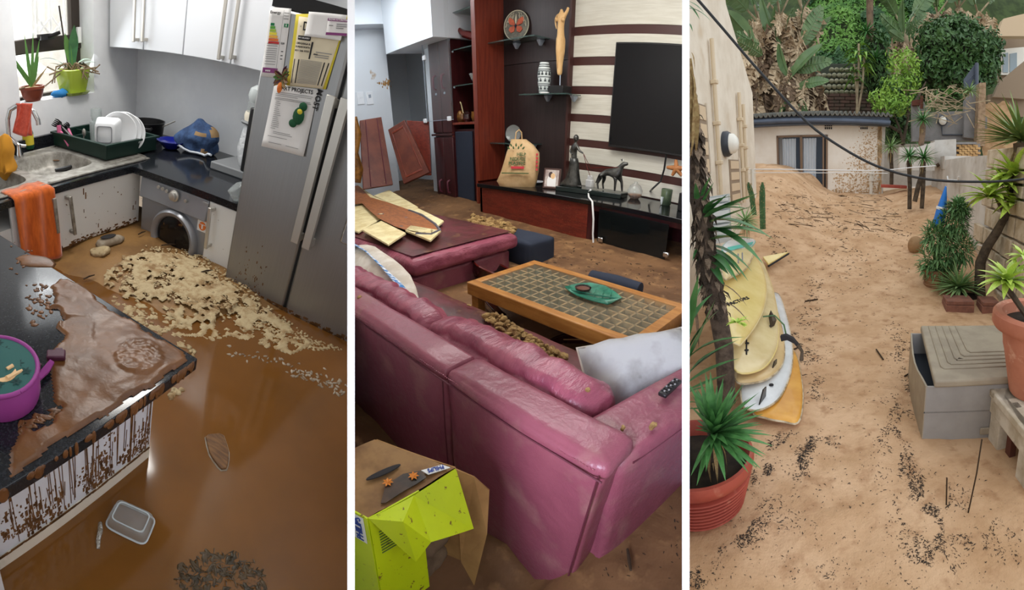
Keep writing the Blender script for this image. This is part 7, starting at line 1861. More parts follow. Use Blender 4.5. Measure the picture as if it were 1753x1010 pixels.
strel('strelitzia of mostly dead leaves at the top edge, beside the beige house', D(1640, 60, 17.8), D(1640, 15, 17.9), 18, 4, 8, gl=1.5)
# hillside shrubs and trees
def E(x, y, d, rx, rz, ry=None): 
    c = D(x, y, d); m1 = G.m(c); return (c, (rx*m1, (ry or rx)*m1, rz*m1))
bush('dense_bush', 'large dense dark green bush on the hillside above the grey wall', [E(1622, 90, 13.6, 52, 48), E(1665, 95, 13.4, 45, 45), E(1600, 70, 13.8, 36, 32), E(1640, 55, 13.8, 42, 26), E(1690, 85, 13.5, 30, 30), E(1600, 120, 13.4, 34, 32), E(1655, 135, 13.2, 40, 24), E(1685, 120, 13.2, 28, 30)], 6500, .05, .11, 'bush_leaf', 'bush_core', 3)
bush('lime_shrub', 'loose lime green shrub growing beside the hut', [E(1545, 110, 12.9, 28, 26), E(1560, 135, 12.8, 18, 30), E(1530, 150, 12.7, 24, 20), E(1510, 170, 12.6, 26, 16), E(1520, 185, 12.5, 30, 16), E(1545, 180, 12.5, 20, 18)], 1500, .04, .08, 'lime_leaf', None, 4, trunk=[D(1545, 248, 12.4), [D(1547, 248, 12.4), D(1540, 220, 12.5), D(1528, 190, 12.6)], [D(1545, 248, 12.4), D(1555, 200, 12.6), D(1548, 130, 12.8)], [D(1540, 225, 12.4), D(1522, 215, 12.4), D(1510, 190, 12.5)], [D(1552, 200, 12.5), D(1575, 160, 12.6), D(1585, 140, 12.7)]])
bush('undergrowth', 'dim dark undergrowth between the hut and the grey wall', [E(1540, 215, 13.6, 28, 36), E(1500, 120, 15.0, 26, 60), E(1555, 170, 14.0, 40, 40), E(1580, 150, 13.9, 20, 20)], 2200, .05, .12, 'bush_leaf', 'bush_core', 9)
tr = thing('corn_plant', 'tall dracaena with drooping strap leaves on the hillside left of the lime shrub', 'plant', D(1468, 196, 14.2))
for k, P in enumerate((((1468, 198), (1466, 150), (1462, 110)), ((1468, 198), (1476, 150), (1480, 95)), ((1466, 196), (1470, 120), (1470, 75)))):
    part('trunk', MB().tube([D(x, y, 14.2) for x, y in P], .035, 7), 'strel_stem', tr)
    c = D(*P[-1], 14.2); random.seed(k)
    for i in range(16):
        a = random.uniform(0, 2*pi); part('leaf', MB().blade(c-V((0, 0, random.random()*.5)), (cos(a), sin(a)*.6, random.uniform(.1, .9)), random.uniform(.4, .65), .09, droop=.9, n=5, mid=.4), 'lime_leaf' if k else 'hill_leaf', tr)
tk = thing('bare_trunk', 'tall bare grey tree trunk at the top of the hillside', 'tree', D(1492, 190, 15.2))
part('trunk', MB().tube([D(1492, 190, 15.2), D(1489, 90, 15.3), D(1489, -6, 15.4)], [.13, .12, .11], 9), 'dead_dark', tk)
part('stub', MB().tube([D(1489, 60, 15.3), D(1498, 48, 15.2)], [.05, .03], 7), 'dead_dark', tk)
bk_ = thing('dead_branch', 'crooked pale dead branch on the green slope', 'branch', D(1400, 60, 15.5))
part('limb', MB().tube([D(1404, 40, 15.5), D(1398, 58, 15.4), D(1402, 76, 15.3)], [.03, .05, .03], 7), 'strel_dead', bk_)
yucca('spiky_yucca', 'dark spiky yucca on the hillside between trunk and dead strelitzia', D(1483, 55, 14.9), .55, 50, 'yucca_leaf', .05, seed=31)
yucca('spiky_yucca', 'dark spiky yucca lower on the hillside left of the lime shrub', D(1500, 100, 14.6), .5, 46, 'yucca_leaf', .05, seed=32)
bd = thing('white_bird', 'small white bird-like ornament among the bush leaves', 'ornament', D(1600, 109, 12.7)) if False else None
# ---- walls on the right
struct('wall_grey', MB().slab([G.Y(x, y, 11.5) for x, y in ((1562, 242), (1562, 172), (1580, 172), (1592, 192), (1664, 190), (1690, 200), (1690, 242))], (0, .3, 0)), 'grey_wall')
c_ = G.Y(1613, 207, 11.48); r_ = G.m(c_, 8.5); RX_ = Matrix.Rotation(pi/2, 3, 'X')
bk = thing('bulkhead_lamp', 'round white bulkhead lamp on the grey wall below the hillside', 'lamp', c_)
part('ring', MB().lathe([(r_, 0), (r_, .05), (r_*.82, .07)], 22, c_, RX_), 'lamp_ring', bk)
part('diffuser', MB().lathe([(r_*.84, .06), (r_*.7, .11), (r_*.3, .14), (.005, .145)], 22, c_, RX_), 'lamp_white', bk, smooth=60)
solo('wall_conduit', MB().tube([G.Y(1612, 216, 11.46), G.Y(1613, 231, 11.46), G.Y(1668, 231, 11.46)], .02, 6), 'lamp_ring', 'dark conduit running from the lamp along the grey wall', 'pipe')
struct('wall_behind', MB().slab([G.Y(x, y, 12.6) for x, y in ((1505, 320), (1505, 248), (1610, 246), (1610, 320))], (0, .2, 0)), 'white_wall_')
struct('wall_pillar', MB().slab([G.Y(x, y, 11.0) for x, y in ((1672, 250), (1677, 142), (1688, 141), (1686, 250))], (0, .35, 0)), 'rubble_edge')
struct('wall_sloped', MB().slab([G.Y(x, y, 11.3) for x, y in ((1650, 235), (1652, 172), (1672, 145), (1680, 140), (1678, 238))], (0, .2, 0)), 'grey_wall')
struct('trim_steps', MB().slab([G.Y(x, y, 10.6) for x, y in ((1600, 285), (1600, 240), (1637, 238), (1637, 285))], (0, .6, 0)).slab([G.Y(x, y, 10.2) for x, y in ((1540, 292), (1540, 252), (1570, 252), (1600, 243), (1600, 292))], (0, .3, 0)).slab([G.Y(x, y, 10.0) for x, y in ((1617, 290), (1617, 267), (1662, 267), (1662, 290))], (0, .5, 0)), 'white_wall_')
bwl = thing('brick_steps', 'short wall of yellow bricks beside the white step wall', 'wall', G.Y(1655, 268, 10.8))
for r in range(5):
    y_ = 266-r*4.1
    for k in range(4):
        c_ = G.Y(1641+k*9.3+(4.6 if r % 2 else 0), y_, 10.8); mpx = G.m(c_)
        part('brick', MB().box(c_, (8.6*mpx, .12, 3.5*mpx)), 'brick_yellow', bwl, smooth=0)
part('mortar', MB().slab([G.Y(x, y, 10.85) for x, y in ((1636, 270), (1636, 246), (1678, 246), (1678, 270))], (0, .1, 0)), 'grey_wall', bwl)
part('coping', MB().slab([G.Y(x, y, 10.7) for x, y in ((1637, 247), (1637, 243), (1672, 243), (1672, 247))], (0, .4, 0)), 'grey_wall', bwl)
mb = MB(); mb.grid(lambda u, v: (lambda p: p+V((0, 1.2*v, .10*fbm(p.x*2, v*3, 2))))(G.Y(1684+70*u, 272-106*v, 10.9)), 12, 12)
solo('soil_bank', mb, 'soil_bank', 'bare brown soil bank behind the agave on the right', 'bank', smooth=180)
fe_ = thing('slat_fence', 'dark slate-blue fence panel beside the dense bush', 'fence', G.Y(1665, 155, 11.6))
q = [G.Y(x, y, 11.7) for x, y in ((1650, 150), (1650, 138), (1672, 108), (1672, 146))]
part('post', MB().tube([G.Y(1672, 150, 11.6), G.Y(1672, 108, 11.6)], .05, 6), 'fence_slate', fe_)
for k in range(9):
    t = k/8; part('slat', MB().tube([q[0].lerp(q[1], t), q[3].lerp(q[2], t)], .028, 4), 'fence_slate', fe_)
hs = thing('neighbour_house', 'beige neighbouring house with a balcony at the top right', 'house', D(1738, 160, 16))
part('balcony', MB().slab([G.Y(x, y, 15.5) for x, y in ((1706, 62), (1718, 32), (1760, 22), (1760, 62))], (0, .4, 0)), 'house_beige', hs)
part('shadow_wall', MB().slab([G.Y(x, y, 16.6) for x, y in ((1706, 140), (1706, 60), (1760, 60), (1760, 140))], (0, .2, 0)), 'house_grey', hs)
wn = part('window', MB().slab([G.Y(x, y, 16.4) for x, y in ((1714, 128), (1714, 84), (1760, 80), (1760, 128))], (0, .1, 0)), 'lamp_white', hs)
for a, b_ in ((1717, 1726), (1729, 1741)): part('pane', MB().slab([G.Y(x, y, 16.36) for x, y in ((a, 124), (a, 92), (b_, 90), (b_, 124))], (0, .05, 0)), 'window_dark', wn)
part('parapet', MB().slab([G.Y(x, y, 14.6) for x, y in ((1700, 166), (1712, 140), (1760, 100), (1760, 170))], (0, .25, 0)), 'house_grey', hs)
part('base_wall', MB().slab([G.Y(x, y, 14.9) for x, y in ((1690, 200), (1692, 162), (1760, 150), (1760, 200))], (0, .25, 0)), 'house_grey', hs)
# right boundary wall
WX = 2.0
def wx_(x, y, d=0): return G.X(x, y, WX+d)
a, b_ = wx_(1597, 280), wx_(1760, 262)
wr_ = struct('wall_right_yard', MB().slab([V((WX, a.y, -.2)), V((WX, 2.2, -.2)), V((WX, 2.2, wx_(1700, 266).z)), V((WX, wx_(1660, 267).y, wx_(1660, 268).z)), V((WX, a.y, wx_(1597, 277).z))], (.25, 0, 0)), 'white_wall_')
# stone cladding patch: each stone a piece
random.seed(77)
cl = thing('stone_cladding', 'rough buff stone cladding on the boundary wall behind the terracotta pot', 'stone wall', (WX-.05, 5.4, .4))
ya_, yb2 = wx_(1758, 400).y, wx_(1692, 400).y
z_ = -.1
while z_ < 1.75:
    h_ = random.uniform(.16, .3); y_ = ya_-.3
    while y_ < yb2:
        w_ = random.uniform(.25, .55)
        part('stone', MB().box((WX-.04+random.uniform(-.02, .02), y_+w_/2, z_+h_/2), (.09, w_-.03, h_-.03)).noise(.015, 5, 1), 'stone_clad', cl, bevel=.012); y_ += w_
    z_ += h_
for P, lab in (([(1671, 405), (1672, 418), (1682, 421), (1692, 416), (1693, 404)], 'lower white hook fixed to the boundary wall'), ([(1622, 302), (1623, 308), (1640, 309), (1641, 302)], 'upper white hook fixed to the boundary wall')):
    solo('wall_hook', MB().tube([wx_(x, y, -.06) for x, y in P], .018, 7), 'line_white', lab, 'hook', smooth=80)
# small yuccas by the hut
def trunk_to(px0, px1, d): return [D(*px0, d), D((px0[0]+px1[0])/2+1, (px0[1]+px1[1])/2, d), D(*px1, d)]
yucca('yucca', 'single-stemmed yucca at the right corner of the hut', D(1525, 252, 11.2), .42, 60, 'yucca_pale', .035, trunk_to((1526, 318), (1525, 262), 11.2), .05, seed=2, dead=10, group='yuccas by the hut')
yucca('yucca', 'yucca standing before the grey wall left of its lamp', D(1580, 205, 10.4), .38, 64, 'yucca_leaf', .035, trunk_to((1576, 252), (1580, 212), 10.4), .07, seed=3, dead=16, group='yuccas by the hut', tm='dead_dark')
yucca('yucca', 'left of the two yuccas on thin trunks in the sand', D(1557, 268, 9.0), .34, 60, 'yucca_leaf', .032, trunk_to((1557, 358), (1556, 275), 9.0), .045, seed=4, dead=14, group='yuccas by the hut', tm='trunk_grey')
yucca('yucca', 'right of the two yuccas on thin trunks in the sand', D(1581, 270, 8.9), .36, 64, 'yucca_leaf', .032, trunk_to((1578, 357), (1581, 278), 8.9), .045, seed=5, dead=14, group='yuccas by the hut', tm='trunk_grey')
solo('dead_yucca', MB().tube([D(1566, 345, 8.9), D(1572, 318, 8.9), D(1581, 290, 8.9)], .05, 8), 'trunk_grey', 'slanting bare stem between the two thin yucca trunks', 'plant')
yucca('yucca', 'small yucca on top of the grey wall', D(1597, 178, 11.3), .38, 46, 'yucca_pale', .035, seed=6, group='yuccas by the hut')
yucca('yucca', 'grey-leaved yucca beside the top of the slate fence', D(1660, 155, 11.0), .34, 40, 'yucca_pale', .035, seed=7, group='yuccas by the hut')
m_ = MB(); random.seed(19)
for _ in range(50): 
    x0_, y0_ = random.uniform(1585, 1660), random.uniform(145, 195); a = D(x0_, y0_, 11.1); m_.tube([a, D(x0_+random.gauss(0, 12), y0_+random.uniform(0, 12), 11.0), D(x0_+random.gauss(0, 20), y0_+random.uniform(4, 26), 11.0)], .012, 4)
solo('dry_brush', m_, 'strel_stem', 'tangle of dry stems over the top of the grey wall', 'brush', kind='stuff')
solo('grey_post', MB().slab([G.Y(x, y, 11.3) for x, y in ((1562, 180), (1562, 172), (1575, 170), (1575, 180))], (0, .2, 0)).tube([G.Y(1578, 186, 11.2), G.Y(1578, 164, 11.2)], .04, 6), 'rust', 'rusty post on the left end of the grey wall', 'post')
solo('terracotta_tray', MB().box(D(1530, 319, 10.8), (.62, .3, .07)), 'pot_red', 'low terracotta tray on the sand by the hut corner', 'tray', bevel=.01)
# agave on the right
yucca('agave', 'big stiff-leaved agave at the right edge above the boundary wall', D(1748, 238, 5.6), .62, 90, 'agave_leaf', .062, [D(1748, 330, 5.6), D(1750, 280, 5.6), D(1748, 245, 5.6)], .10, seed=8, lo=-.25, droop=.08, dead=14, tm='dead_dark')
# ---- potted plants on the right
p = G.Z(1602, 500, 0.02)
pt_ = thing('brown_pot', 'round brown pot holding the leafy shrub on the right', 'pot', p)
k = G.m(p)
part('body', MB().lathe([(17*k, -2*k), (21*k, 8*k), (23*k, 34*k), (23.5*k, 40*k), (21*k, 41*k), (20*k, 36*k), (1*k, 35*k)], 26, p), 'pot_brown', pt_, smooth=45)
for z_ in (8, 14, 20, 26, 32): part('groove_ring', MB().lathe([(21.4*k+(z_-8)*.06*k, z_*k), (22.6*k+(z_-8)*.06*k, (z_+1.5)*k), (21.6*k+(z_-8)*.06*k, (z_+3)*k)], 26, p, cap=False), 'pot_brown', pt_)
random.seed(50)
sb_ = thing('leafy_shrub', 'bushy narrow-leaved green shrub growing from the brown pot', 'shrub', p+V((0, 0, 38*k)))
kinds = [mesh_of(MB().blade((0, 0, 0), (1, 0, 0), 1, .2, droop=.25*(j+.5), n=3, mid=.45), 'leaf', 'bamboo_leaf', 60) for j in range(2)]
off = base_of(sb_)
ctr = [(0, 20, 34, 22), (8, 52, 34, 26), (22, 84, 26, 26), (26, 106, 16, 14), (-8, 60, 20, 26), (36, 40, 24, 26), (2, 4, 34, 16)]
lm = MB(); cnt = 0
for i in range(2600):
    cx_, cz_, rx_, rz_ = random.choice(ctr); d = V((random.gauss(0, 1), random.gauss(0, 1)-.4, random.gauss(0, 1))).normalized(); r_ = random.uniform(.4, 1.05)
    c_ = p+V((0, 0, 38*k))+V(((cx_+d.x*rx_*r_)*k, d.y*24*k*r_, (cz_+d.z*rz_*r_)*k)); e = (d+V((random.gauss(0, .5), random.gauss(0, .5), random.gauss(0, .5)+.15))).normalized(); L_ = random.uniform(10, 17)*k
    if i < 290:
        s_ = V((0, 0, 1)).cross(e).normalized(); z_ = e.cross(s_)
        inst(kinds[i % 2], 'leaf', sb_, Matrix(((e.x*L_, s_.x*L_, z_.x*L_, c_.x-off.x), (e.y*L_, s_.y*L_, z_.y*L_, c_.y-off.y), (e.z*L_, s_.z*L_, z_.z*L_, c_.z-off.z), (0, 0, 0, 1))))
    else: lm.blade(c_, e, L_, L_*.24, droop=.2, n=2, mid=.45)
part('foliage', lm, 'bamboo_leaf', sb_, kind='stuff', smooth=0, recalc=False)
for i in range(9): a = p+V((0, 0, 36*k)); part('stem', MB().tube([a, a+V((random.gauss(6, 14)*k, random.gauss(0, 8)*k, random.uniform(50, 110)*k))], .008, 5), 'leaf_deep', sb_)
p2 = G.Z(1566, 432, .1); q2 = onsand(1568, 436); k2 = G.m(q2)
solo('clay_jar', MB().ball(q2+V((0, .1, 13*k2)), (14*k2, 12*k2, 16*k2), 18, 12), 'soil_bank', 'sand-coloured round clay jar half hidden behind the leafy shrub', 'jar', smooth=180)
um = thing('folded_umbrella', 'folded bright blue parasol leaning behind the leafy shrub', 'umbrella', D(1600, 400, 5.9))
part('canopy', MB().lathe([(.02, .56), (.07, .42), (.12, .22), (.14, .05), (.11, 0), (.02, -.02)], 12, D(1605, 390, 5.9), (D(1619, 322, 5.9)-D(1605, 390, 5.9)).to_track_quat('Z', 'Y').to_matrix(), sy=.6).noise(.015, 9, 1), 'umbrella_blue', um, smooth=60)
part('pole', MB().tube([D(1602, 405, 5.9), D(1605, 390, 5.9)], .02, 7), 'pvc_white', um)
part('tie', MB().lathe([(.112, .25), (.118, .27), (.108, .29)], 12, D(1605, 390, 5.9), (D(1619, 322, 5.9)-D(1605, 390, 5.9)).to_track_quat('Z', 'Y').to_matrix(), sy=.65, cap=False), 'line_white', um)
# yucca in the low bed with kerb blocks
p = G.Z(1640, 512, 0.03); k = G.m(p)
yucca('bed_yucca', 'pale spiky yucca growing behind the red kerb blocks', p+V((0, 0, 22*k)), 50*k, 110, 'yucca_pale', 6.0*k, [p, p+V((0, 0, 12*k)), p+V((0, 0, 20*k))], 6*k, seed=9, lo=-.12, droop=.12, dead=10)
solo('bed_soil', MB().ball(G.Z(1655, 516, 0), (.34, .2, .11), 16, 8), 'potting_soil', 'dark soil mound under the spiky yucca', 'soil', smooth=180)
for i, (x0_, x1_, yb_, lab) in enumerate(((1618, 1668, 543, 'red-brown kerb block in the sand before the spiky yucca'), (1679, 1712, 545, 'red-brown kerb block partly behind the terracotta pot'))):
    a, b_ = G.Z(x0_, yb_-8, 0), G.Z(x1_, yb_-4, 0); k = G.m(a)
    t = thing('kerb_block', lab, 'block', (a+b_)/2, group='kerb blocks')
    part('lower_block', MB().bb(a.x, b_.x, a.y-.05, a.y+.24, -.05, 15*k), 'block_red', t, bevel=.006)
    part('upper_block', MB().bb(a.x+.004, b_.x-.003, a.y-.045, a.y+.24, 15.6*k, 22*k), 'block_red', t, bevel=.006)
# big terracotta pot on the pedestal with a dracaena
ped = G.Z(1700, 820, 0)
tpz = .34
a = G.Z(1697, 668, tpz)
pd = thing('white_pedestal', 'flaking white stone bench carrying the terracotta pot at the right edge', 'bench', V((a.x+.2, a.y-.3, 0)))
fxA, fxB = G.Z(1695, 668, tpz), G.Z(1740, 712, tpz)
bx0_ = min(fxA.x, fxB.x)
edge = [G.Z(1696, 667, tpz), G.Z(1741, 722, tpz)]
u = (edge[1]-edge[0]); u.z = 0; u.normalize(); n_ = V((-u.y, u.x, 0)); n_ = n_ if n_.x > 0 else -n_
q = [edge[0]-u*.02, edge[1]+u*.25, edge[1]+u*.25+n_*.6, edge[0]-u*.02+n_*.6]
part('slab', MB().slab(q, (0, 0, -.05)), 'pedestal', pd, bevel=.006)
part('apron', MB().slab([e+n_*.015 for e in (q[0], q[1], q[1]+n_*.05, q[0]+n_*.05)], (0, 0, -.16)), 'pedestal', pd, bevel=.006)
for k_ in (.02, .42): part('leg', MB().slab([q[0]+u*k_+n_*.02, q[0]+u*(k_+.14)+n_*.02, q[0]+u*(k_+.14)+n_*.5, q[0]+u*k_+n_*.5], (0, 0, -.40)), 'pedestal', pd, bevel=.006)
part('rusty_bar', MB().slab([q[0]+u*.20+n_*.06, q[0]+u*.26+n_*.06, q[0]+u*.26+n_*.1, q[0]+u*.2+n_*.1], (0, 0, -.40)), 'rust', pd)
c = G.Z(1762, 640, tpz+.01); 
zr = tpz+.30
c = G.Z(1768, 672, tpz); c.z = tpz+.003; k = G.m(c)
HP = G.up(c, 1768, 532)-tpz; R_ = G.m(c, 84); q_ = HP/.32
tp_ = thing('terracotta_pot', 'big pale terracotta pot with a thick rim on the white bench', 'pot', c)
part('body', MB().lathe([(r_*R_, z_*q_) for r_, z_ in ((.46, 0), (.5, .01), (.70, .17), (.735, .19), (.74, .20), (.78, .245), (.82, .25), (.95, .26), (1.0, .275), (1.0, .31), (.95, .32), (.82, .315), (.78, .27), (.02, .265))], 40, c), 'pot_terra', tp_, smooth=40)
part('soil', MB().lathe([(R_*.8, .275*q_), (R_*.4, .28*q_), (.002, .285*q_)], 20, c), 'potting_soil', tp_)
def dracaena_rosette(t, c, r, n, seed, up=.7):
    random.seed(seed); off = base_of(t)
    mm = [mesh_of(MB().blade((0, 0, 0), (1, 0, 0), 1, .27, droop=.2+.3*j, n=6, mid=.5, fold=.16), 'leaf', 'dracaena_leaf', 60) for j in range(2)]
    for i in range(n):
        a = i*2.4+random.uniform(-.2, .2); z = 1-1.15*(i+.5)/n; d = V((cos(a)*sqrt(max(.1, 1-z*z)), sin(a)*sqrt(max(.1, 1-z*z)), z*up+.1)).normalized(); L_ = r*random.uniform(.8, 1.1)
        s_ = V((0, 0, 1)).cross(d).normalized(); z_ = d.cross(s_)
        inst(mm[i % 2], 'leaf', t, Matrix(((d.x*L_, s_.x*L_, z_.x*L_, c.x-off.x), (d.y*L_, s_.y*L_, z_.y*L_, c.y-off.y), (d.z*L_, s_.z*L_, z_.z*L_, c.z-off.z), (0, 0, 0, 1))))
t = thing('dracaena', 'lime-striped dracaena growing from the big terracotta pot', 'plant', c+V((0, 0, .28*q_)))
dc = G.D(1724, 482, hypot(c.x, c.y)-.05); part('trunk', MB().tube([c+V((-.06, .03, .27*q_)), dc-V((0, 0, .03))], .018, 7), 'trunk_grey', t)
dracaena_rosette(t, dc, G.m(dc, 54), 46, 1)
dc = G.D(1752, 440, hypot(c.x, c.y)); dracaena_rosette(t, dc, G.m(dc, 36), 20, 2)
b_ = G.Z(1678, 515, 0.02); dd = hypot(b_.x, b_.y)
t = thing('dracaena', 'tall lime-striped dracaena on a curved dark trunk behind the pot', 'plant', b_)
def TD(x, y, z=0): return G.D(x, y, dd+z)
part('trunk', MB().tube([b_, TD(1677, 490), TD(1678, 450), TD(1690, 422), TD(1706, 398), TD(1720, 372), TD(1726, 350)], [.085, .075, .07, .065, .06, .05, .045], 10), 'trunk_grey', t, smooth=80)
for (x, y) in ((1706, 340), (1738, 300), (1742, 345)): part('branch', MB().tube([TD(1722, 370), TD(x, y)], [.035, .025], 7), 'trunk_grey', t)
for j, (x, y, r) in enumerate(((1695, 338, 46), (1738, 300, 50), (1738, 350, 44), (1722, 318, 40))): dracaena_rosette(t, TD(x, y, -.1), G.m(TD(x, y), r*1.1), 36, 5+j)
# ---- storage box
fl = G.Z(1578, 752, 0); zbx = G.up(fl, 1578, 661)
st = thing('storage_box', 'grey-brown plastic garden storage box with a shifted ribbed lid', 'storage box', (fl.x+.35, fl.y+.35, 0))
fr2 = V((fl.x+.62, fl.y-.01, 0)); zb2 = zbx
bl_ = G.Z(1559, 570, zbx); dep = bl_.y-fl.y; bxk = bl_.x
sk_ = (bl_.x-fl.x)
A0, A1, A2, A3 = V((fl.x, fl.y, 0)), V((fr2.x, fr2.y, 0)), V((fr2.x+sk_, bl_.y, 0)), V((bl_.x, bl_.y, 0))
def wallp(a, b_, nm, m__, th): 
    n_ = (b_-a).cross(V((0, 0, 1))).normalized()*th; return part(nm, MB().slab([a-V((0, 0, .1)), b_-V((0, 0, .1)), b_+V((0, 0, zbx)), a+V((0, 0, zbx))], n_), m__, st, bevel=.006)
wallp(A0, A1, 'front_panel', 'box_grey', -.012); wallp(A1, A2, 'right_panel', 'box_grey', -.012); wallp(A2, A3, 'back_panel', 'box_grey', -.012)
nseg = 6; m_ = MB(); rs = []
for i in range(nseg+1):
    t_ = i/nseg; p_ = A3.lerp(A0, t_)+V((-.02*sin(pi*t_), 0, 0)); q_ = p_+V((.012, 0, 0)); dip = .05*sin(pi*min(1, t_*1.1))
    rs.append([p_-V((0, 0, .1)), q_-V((0, 0, .1)), q_+V((0, 0, zbx-dip)), p_+V((0, 0, zbx-dip))])
part('left_panel', m_.rings(rs), 'box_taupe', st)
part('inner_floor', MB().slab([A0+V((0, 0, zbx*.5)), A1+V((0, 0, zbx*.5)), A2+V((0, 0, zbx*.5)), A3+V((0, 0, zbx*.5))], (0, 0, .01)), 'box_inside', st)
q = [G.Z(1690, 748, .0)]
hp_ = V((fl.x+.40, fl.y-.013, .045))
part('handle_recess', MB().box(hp_+V((.1, 0, 0)), (.26, .014, .05)), 'box_taupe', st, bevel=.012)
zl = zbx+.02
L0, L3 = G.Z(1600, 652, zl+.03), G.Z(1576, 557, zl+.03); L1 = V((L0.x+.66, L0.y+.02, L0.z)); L2 = L1+(L3-L0)
ld = part('lid', MB().slab([L0, L1, L2, L3], (0, 0, -.05)), 'box_taupe', st, bevel=.014, seg=3)
def lp(u, v): return L0+(L1-L0)*u+(L3-L0)*v
for k in range(5):
    o_ = .10+.085*k
    part('lid_rib', MB().tube([lp(o_, .97)+V((0, 0, .001)), lp(o_, .12+o_*.75)+V((0, 0, .002)), lp(o_+.02, .09+o_*.75)+V((0, 0, .002)), lp(.99, .09+o_*.75)+V((0, 0, .001))], .008, 6), 'box_taupe', ld, smooth=80)
part('lid_crack', MB().tube([lp(.28, .29)+V((0, 0, .002)), lp(.31, .32)+V((0, 0, .003)), lp(.36, .30)+V((0, 0, .002))], .004, 5), 'twig', ld)
# ---- left: surfboards
def plane_pt(x, y, z0_, x0_, sl):
    d = G.d(x, y); t = (z0_-sl*(0-x0_)-1.6)/(d.z+sl*d.x) ; return G.eye+d*t
def surfboard(lab, P, z0_, m__, sl=.45, x0_=-.5, th=.045, rail=None, fins=(), group='surfboards leaning by the house'):
    pts = [plane_pt(x, y, z0_, x0_, sl) for x, y in P]
    n_ = V((sl, 0, 1)).normalized(); c = sum(pts, V())/len(pts)
    # smooth closed outline
    N_ = len(pts); out = []
    for i in range(N_):
        p0, p1, p2, p3 = pts[i-1], pts[i], pts[(i+1) % N_], pts[(i+2) % N_]
        for k in range(4):
            t = k/4; out.append(.5*((2*p1)+(p2-p0)*t+(2*p0-5*p1+4*p2-p3)*t*t+(3*p1-p0-3*p2+p3)*t**3))
    t = thing('surfboard', lab, 'surfboard', c, group=group)
    def sc(k, h): return [c+(p-c)*k+n_*h for p in out]
    part('deck', MB().rings([sc(.95, -th/2), sc(1, 0), sc(.97, th*.35), sc(.86, th*.5), sc(.4, th*.6), sc(.03, th*.62)]), m__, t, smooth=60)
    if rail: part('rail', MB().tube(sc(1.0, .001)+[sc(1.0, .001)[0]], .007, 6), rail, t)
    for f in fins:
        q = plane_pt(f[0], f[1], z0_, x0_, sl)+n_*th*.5; y_ = V((.15, 1, 0)).normalized()
        part('fin', MB().slab([q-y_*.06, q+y_*.06, q+y_*.01+n_*.10, q-y_*.05+n_*.11], V((.008, 0, 0))), 'black_plastic', t)
    return t, (lambda x, y, h=th*.62: plane_pt(x, y, z0_, x0_, sl)+n_*h), n_
surfboard('orange-yellow surfboard at the bottom of the stack, nearest the sand', [(1372, 650), (1374, 690), (1366, 724), (1340, 722), (1310, 716), (1288, 702), (1300, 640), (1340, 590), (1362, 606)], .05, 'board_orange', .12, rail='rail_dirty')
t, at, n_ = surfboard('white surfboard with black fins lying on the orange one', [(1332, 503), (1346, 540), (1356, 590), (1355, 630), (1345, 662), (1330, 686), (1305, 701), (1285, 702), (1270, 690), (1270, 640), (1285, 560), (1312, 510)], .09, 'board_white', .25, rail='rail_dirty', fins=((1303, 690), (1322, 640), (1290, 640)))
part('leash_plug', MB().lathe([(.018, 0), (.016, .006)], 14, at(1319, 665)), 'ink', t)
t, at, n_ = surfboard('tan surfboard with a rounded tail in the middle of the stack', [(1338, 560), (1343, 600), (1337, 628), (1316, 648), (1290, 656), (1262, 655), (1258, 630), (1268, 580), (1306, 500), (1325, 520)], .14, 'board_tan', .32, rail='rail_dirty')
t, at, n_ = surfboard('long cream surfboard with fin holes, second from the top of the tilted ones', [(1300, 443), (1318, 480), (1330, 530), (1332, 580), (1322, 613), (1300, 634), (1262, 637), (1252, 600), (1256, 520), (1278, 460)], .19, 'board_cream', .4, rail='board_yellow')
for q in ((1277, 593), (1276, 605), (1318, 563)): part('fin_plug', MB().lathe([(.018, 0), (.016, .004)], 14, at(*q)), 'ink', t)
part('fin_slot', MB().tube([at(1276, 585), at(1276, 612)], .006, 6), 'ink', t)
part('fin', MB().slab([at(1314, 545), at(1324, 562), at(1317, 566)], n_*.06), 'trunk_grey', t)
t, at, n_ = surfboard('pale yellow surfboard with black lettering on top of the tilted stack', [(1288, 437), (1303, 455), (1312, 490), (1308, 525), (1295, 555), (1270, 588), (1262, 590), (1250, 580), (1240, 540), (1232, 480), (1244, 450), (1268, 440)], .26, 'board_yellow', .55, rail='board_cream')
M_ = frame(at(1262, 520), at(1282, 513)-at(1244, 526), at(1258, 500)-at(1266, 540)); part('lettering', text_mb('FACTORS', .05, M_, depth=.003, bold=True, width=(at(1281, 513)-at(1246, 525)).length), 'ink', t, smooth=0)
t, at, n_ = surfboard('small cream surfboard with a dark striped tail behind the yellow one', [(1291, 425), (1288, 440), (1275, 462), (1255, 473), (1240, 478), (1234, 450), (1245, 430), (1270, 422)], .40, 'board_cream', .5, rail='rail_dirty')
for q in ((1262, 446), (1269, 444)): part('stripe', MB().tube([at(q[0], q[1]-7), at(q[0], q[1]+9)], .008, 5), 'ink_grey', t)
t, at, n_ = surfboard('white surfboard with a teal edge at the top back of the stack', [(1292, 412), (1285, 423), (1262, 430), (1243, 436), (1236, 425), (1248, 413), (1272, 409)], .52, 'board_white', .35, rail='board_teal')
part('teal_band', MB().slab([at(1244, 435), at(1286, 423), at(1289, 418), at(1244, 428)], n_*.004), 'board_teal', t)
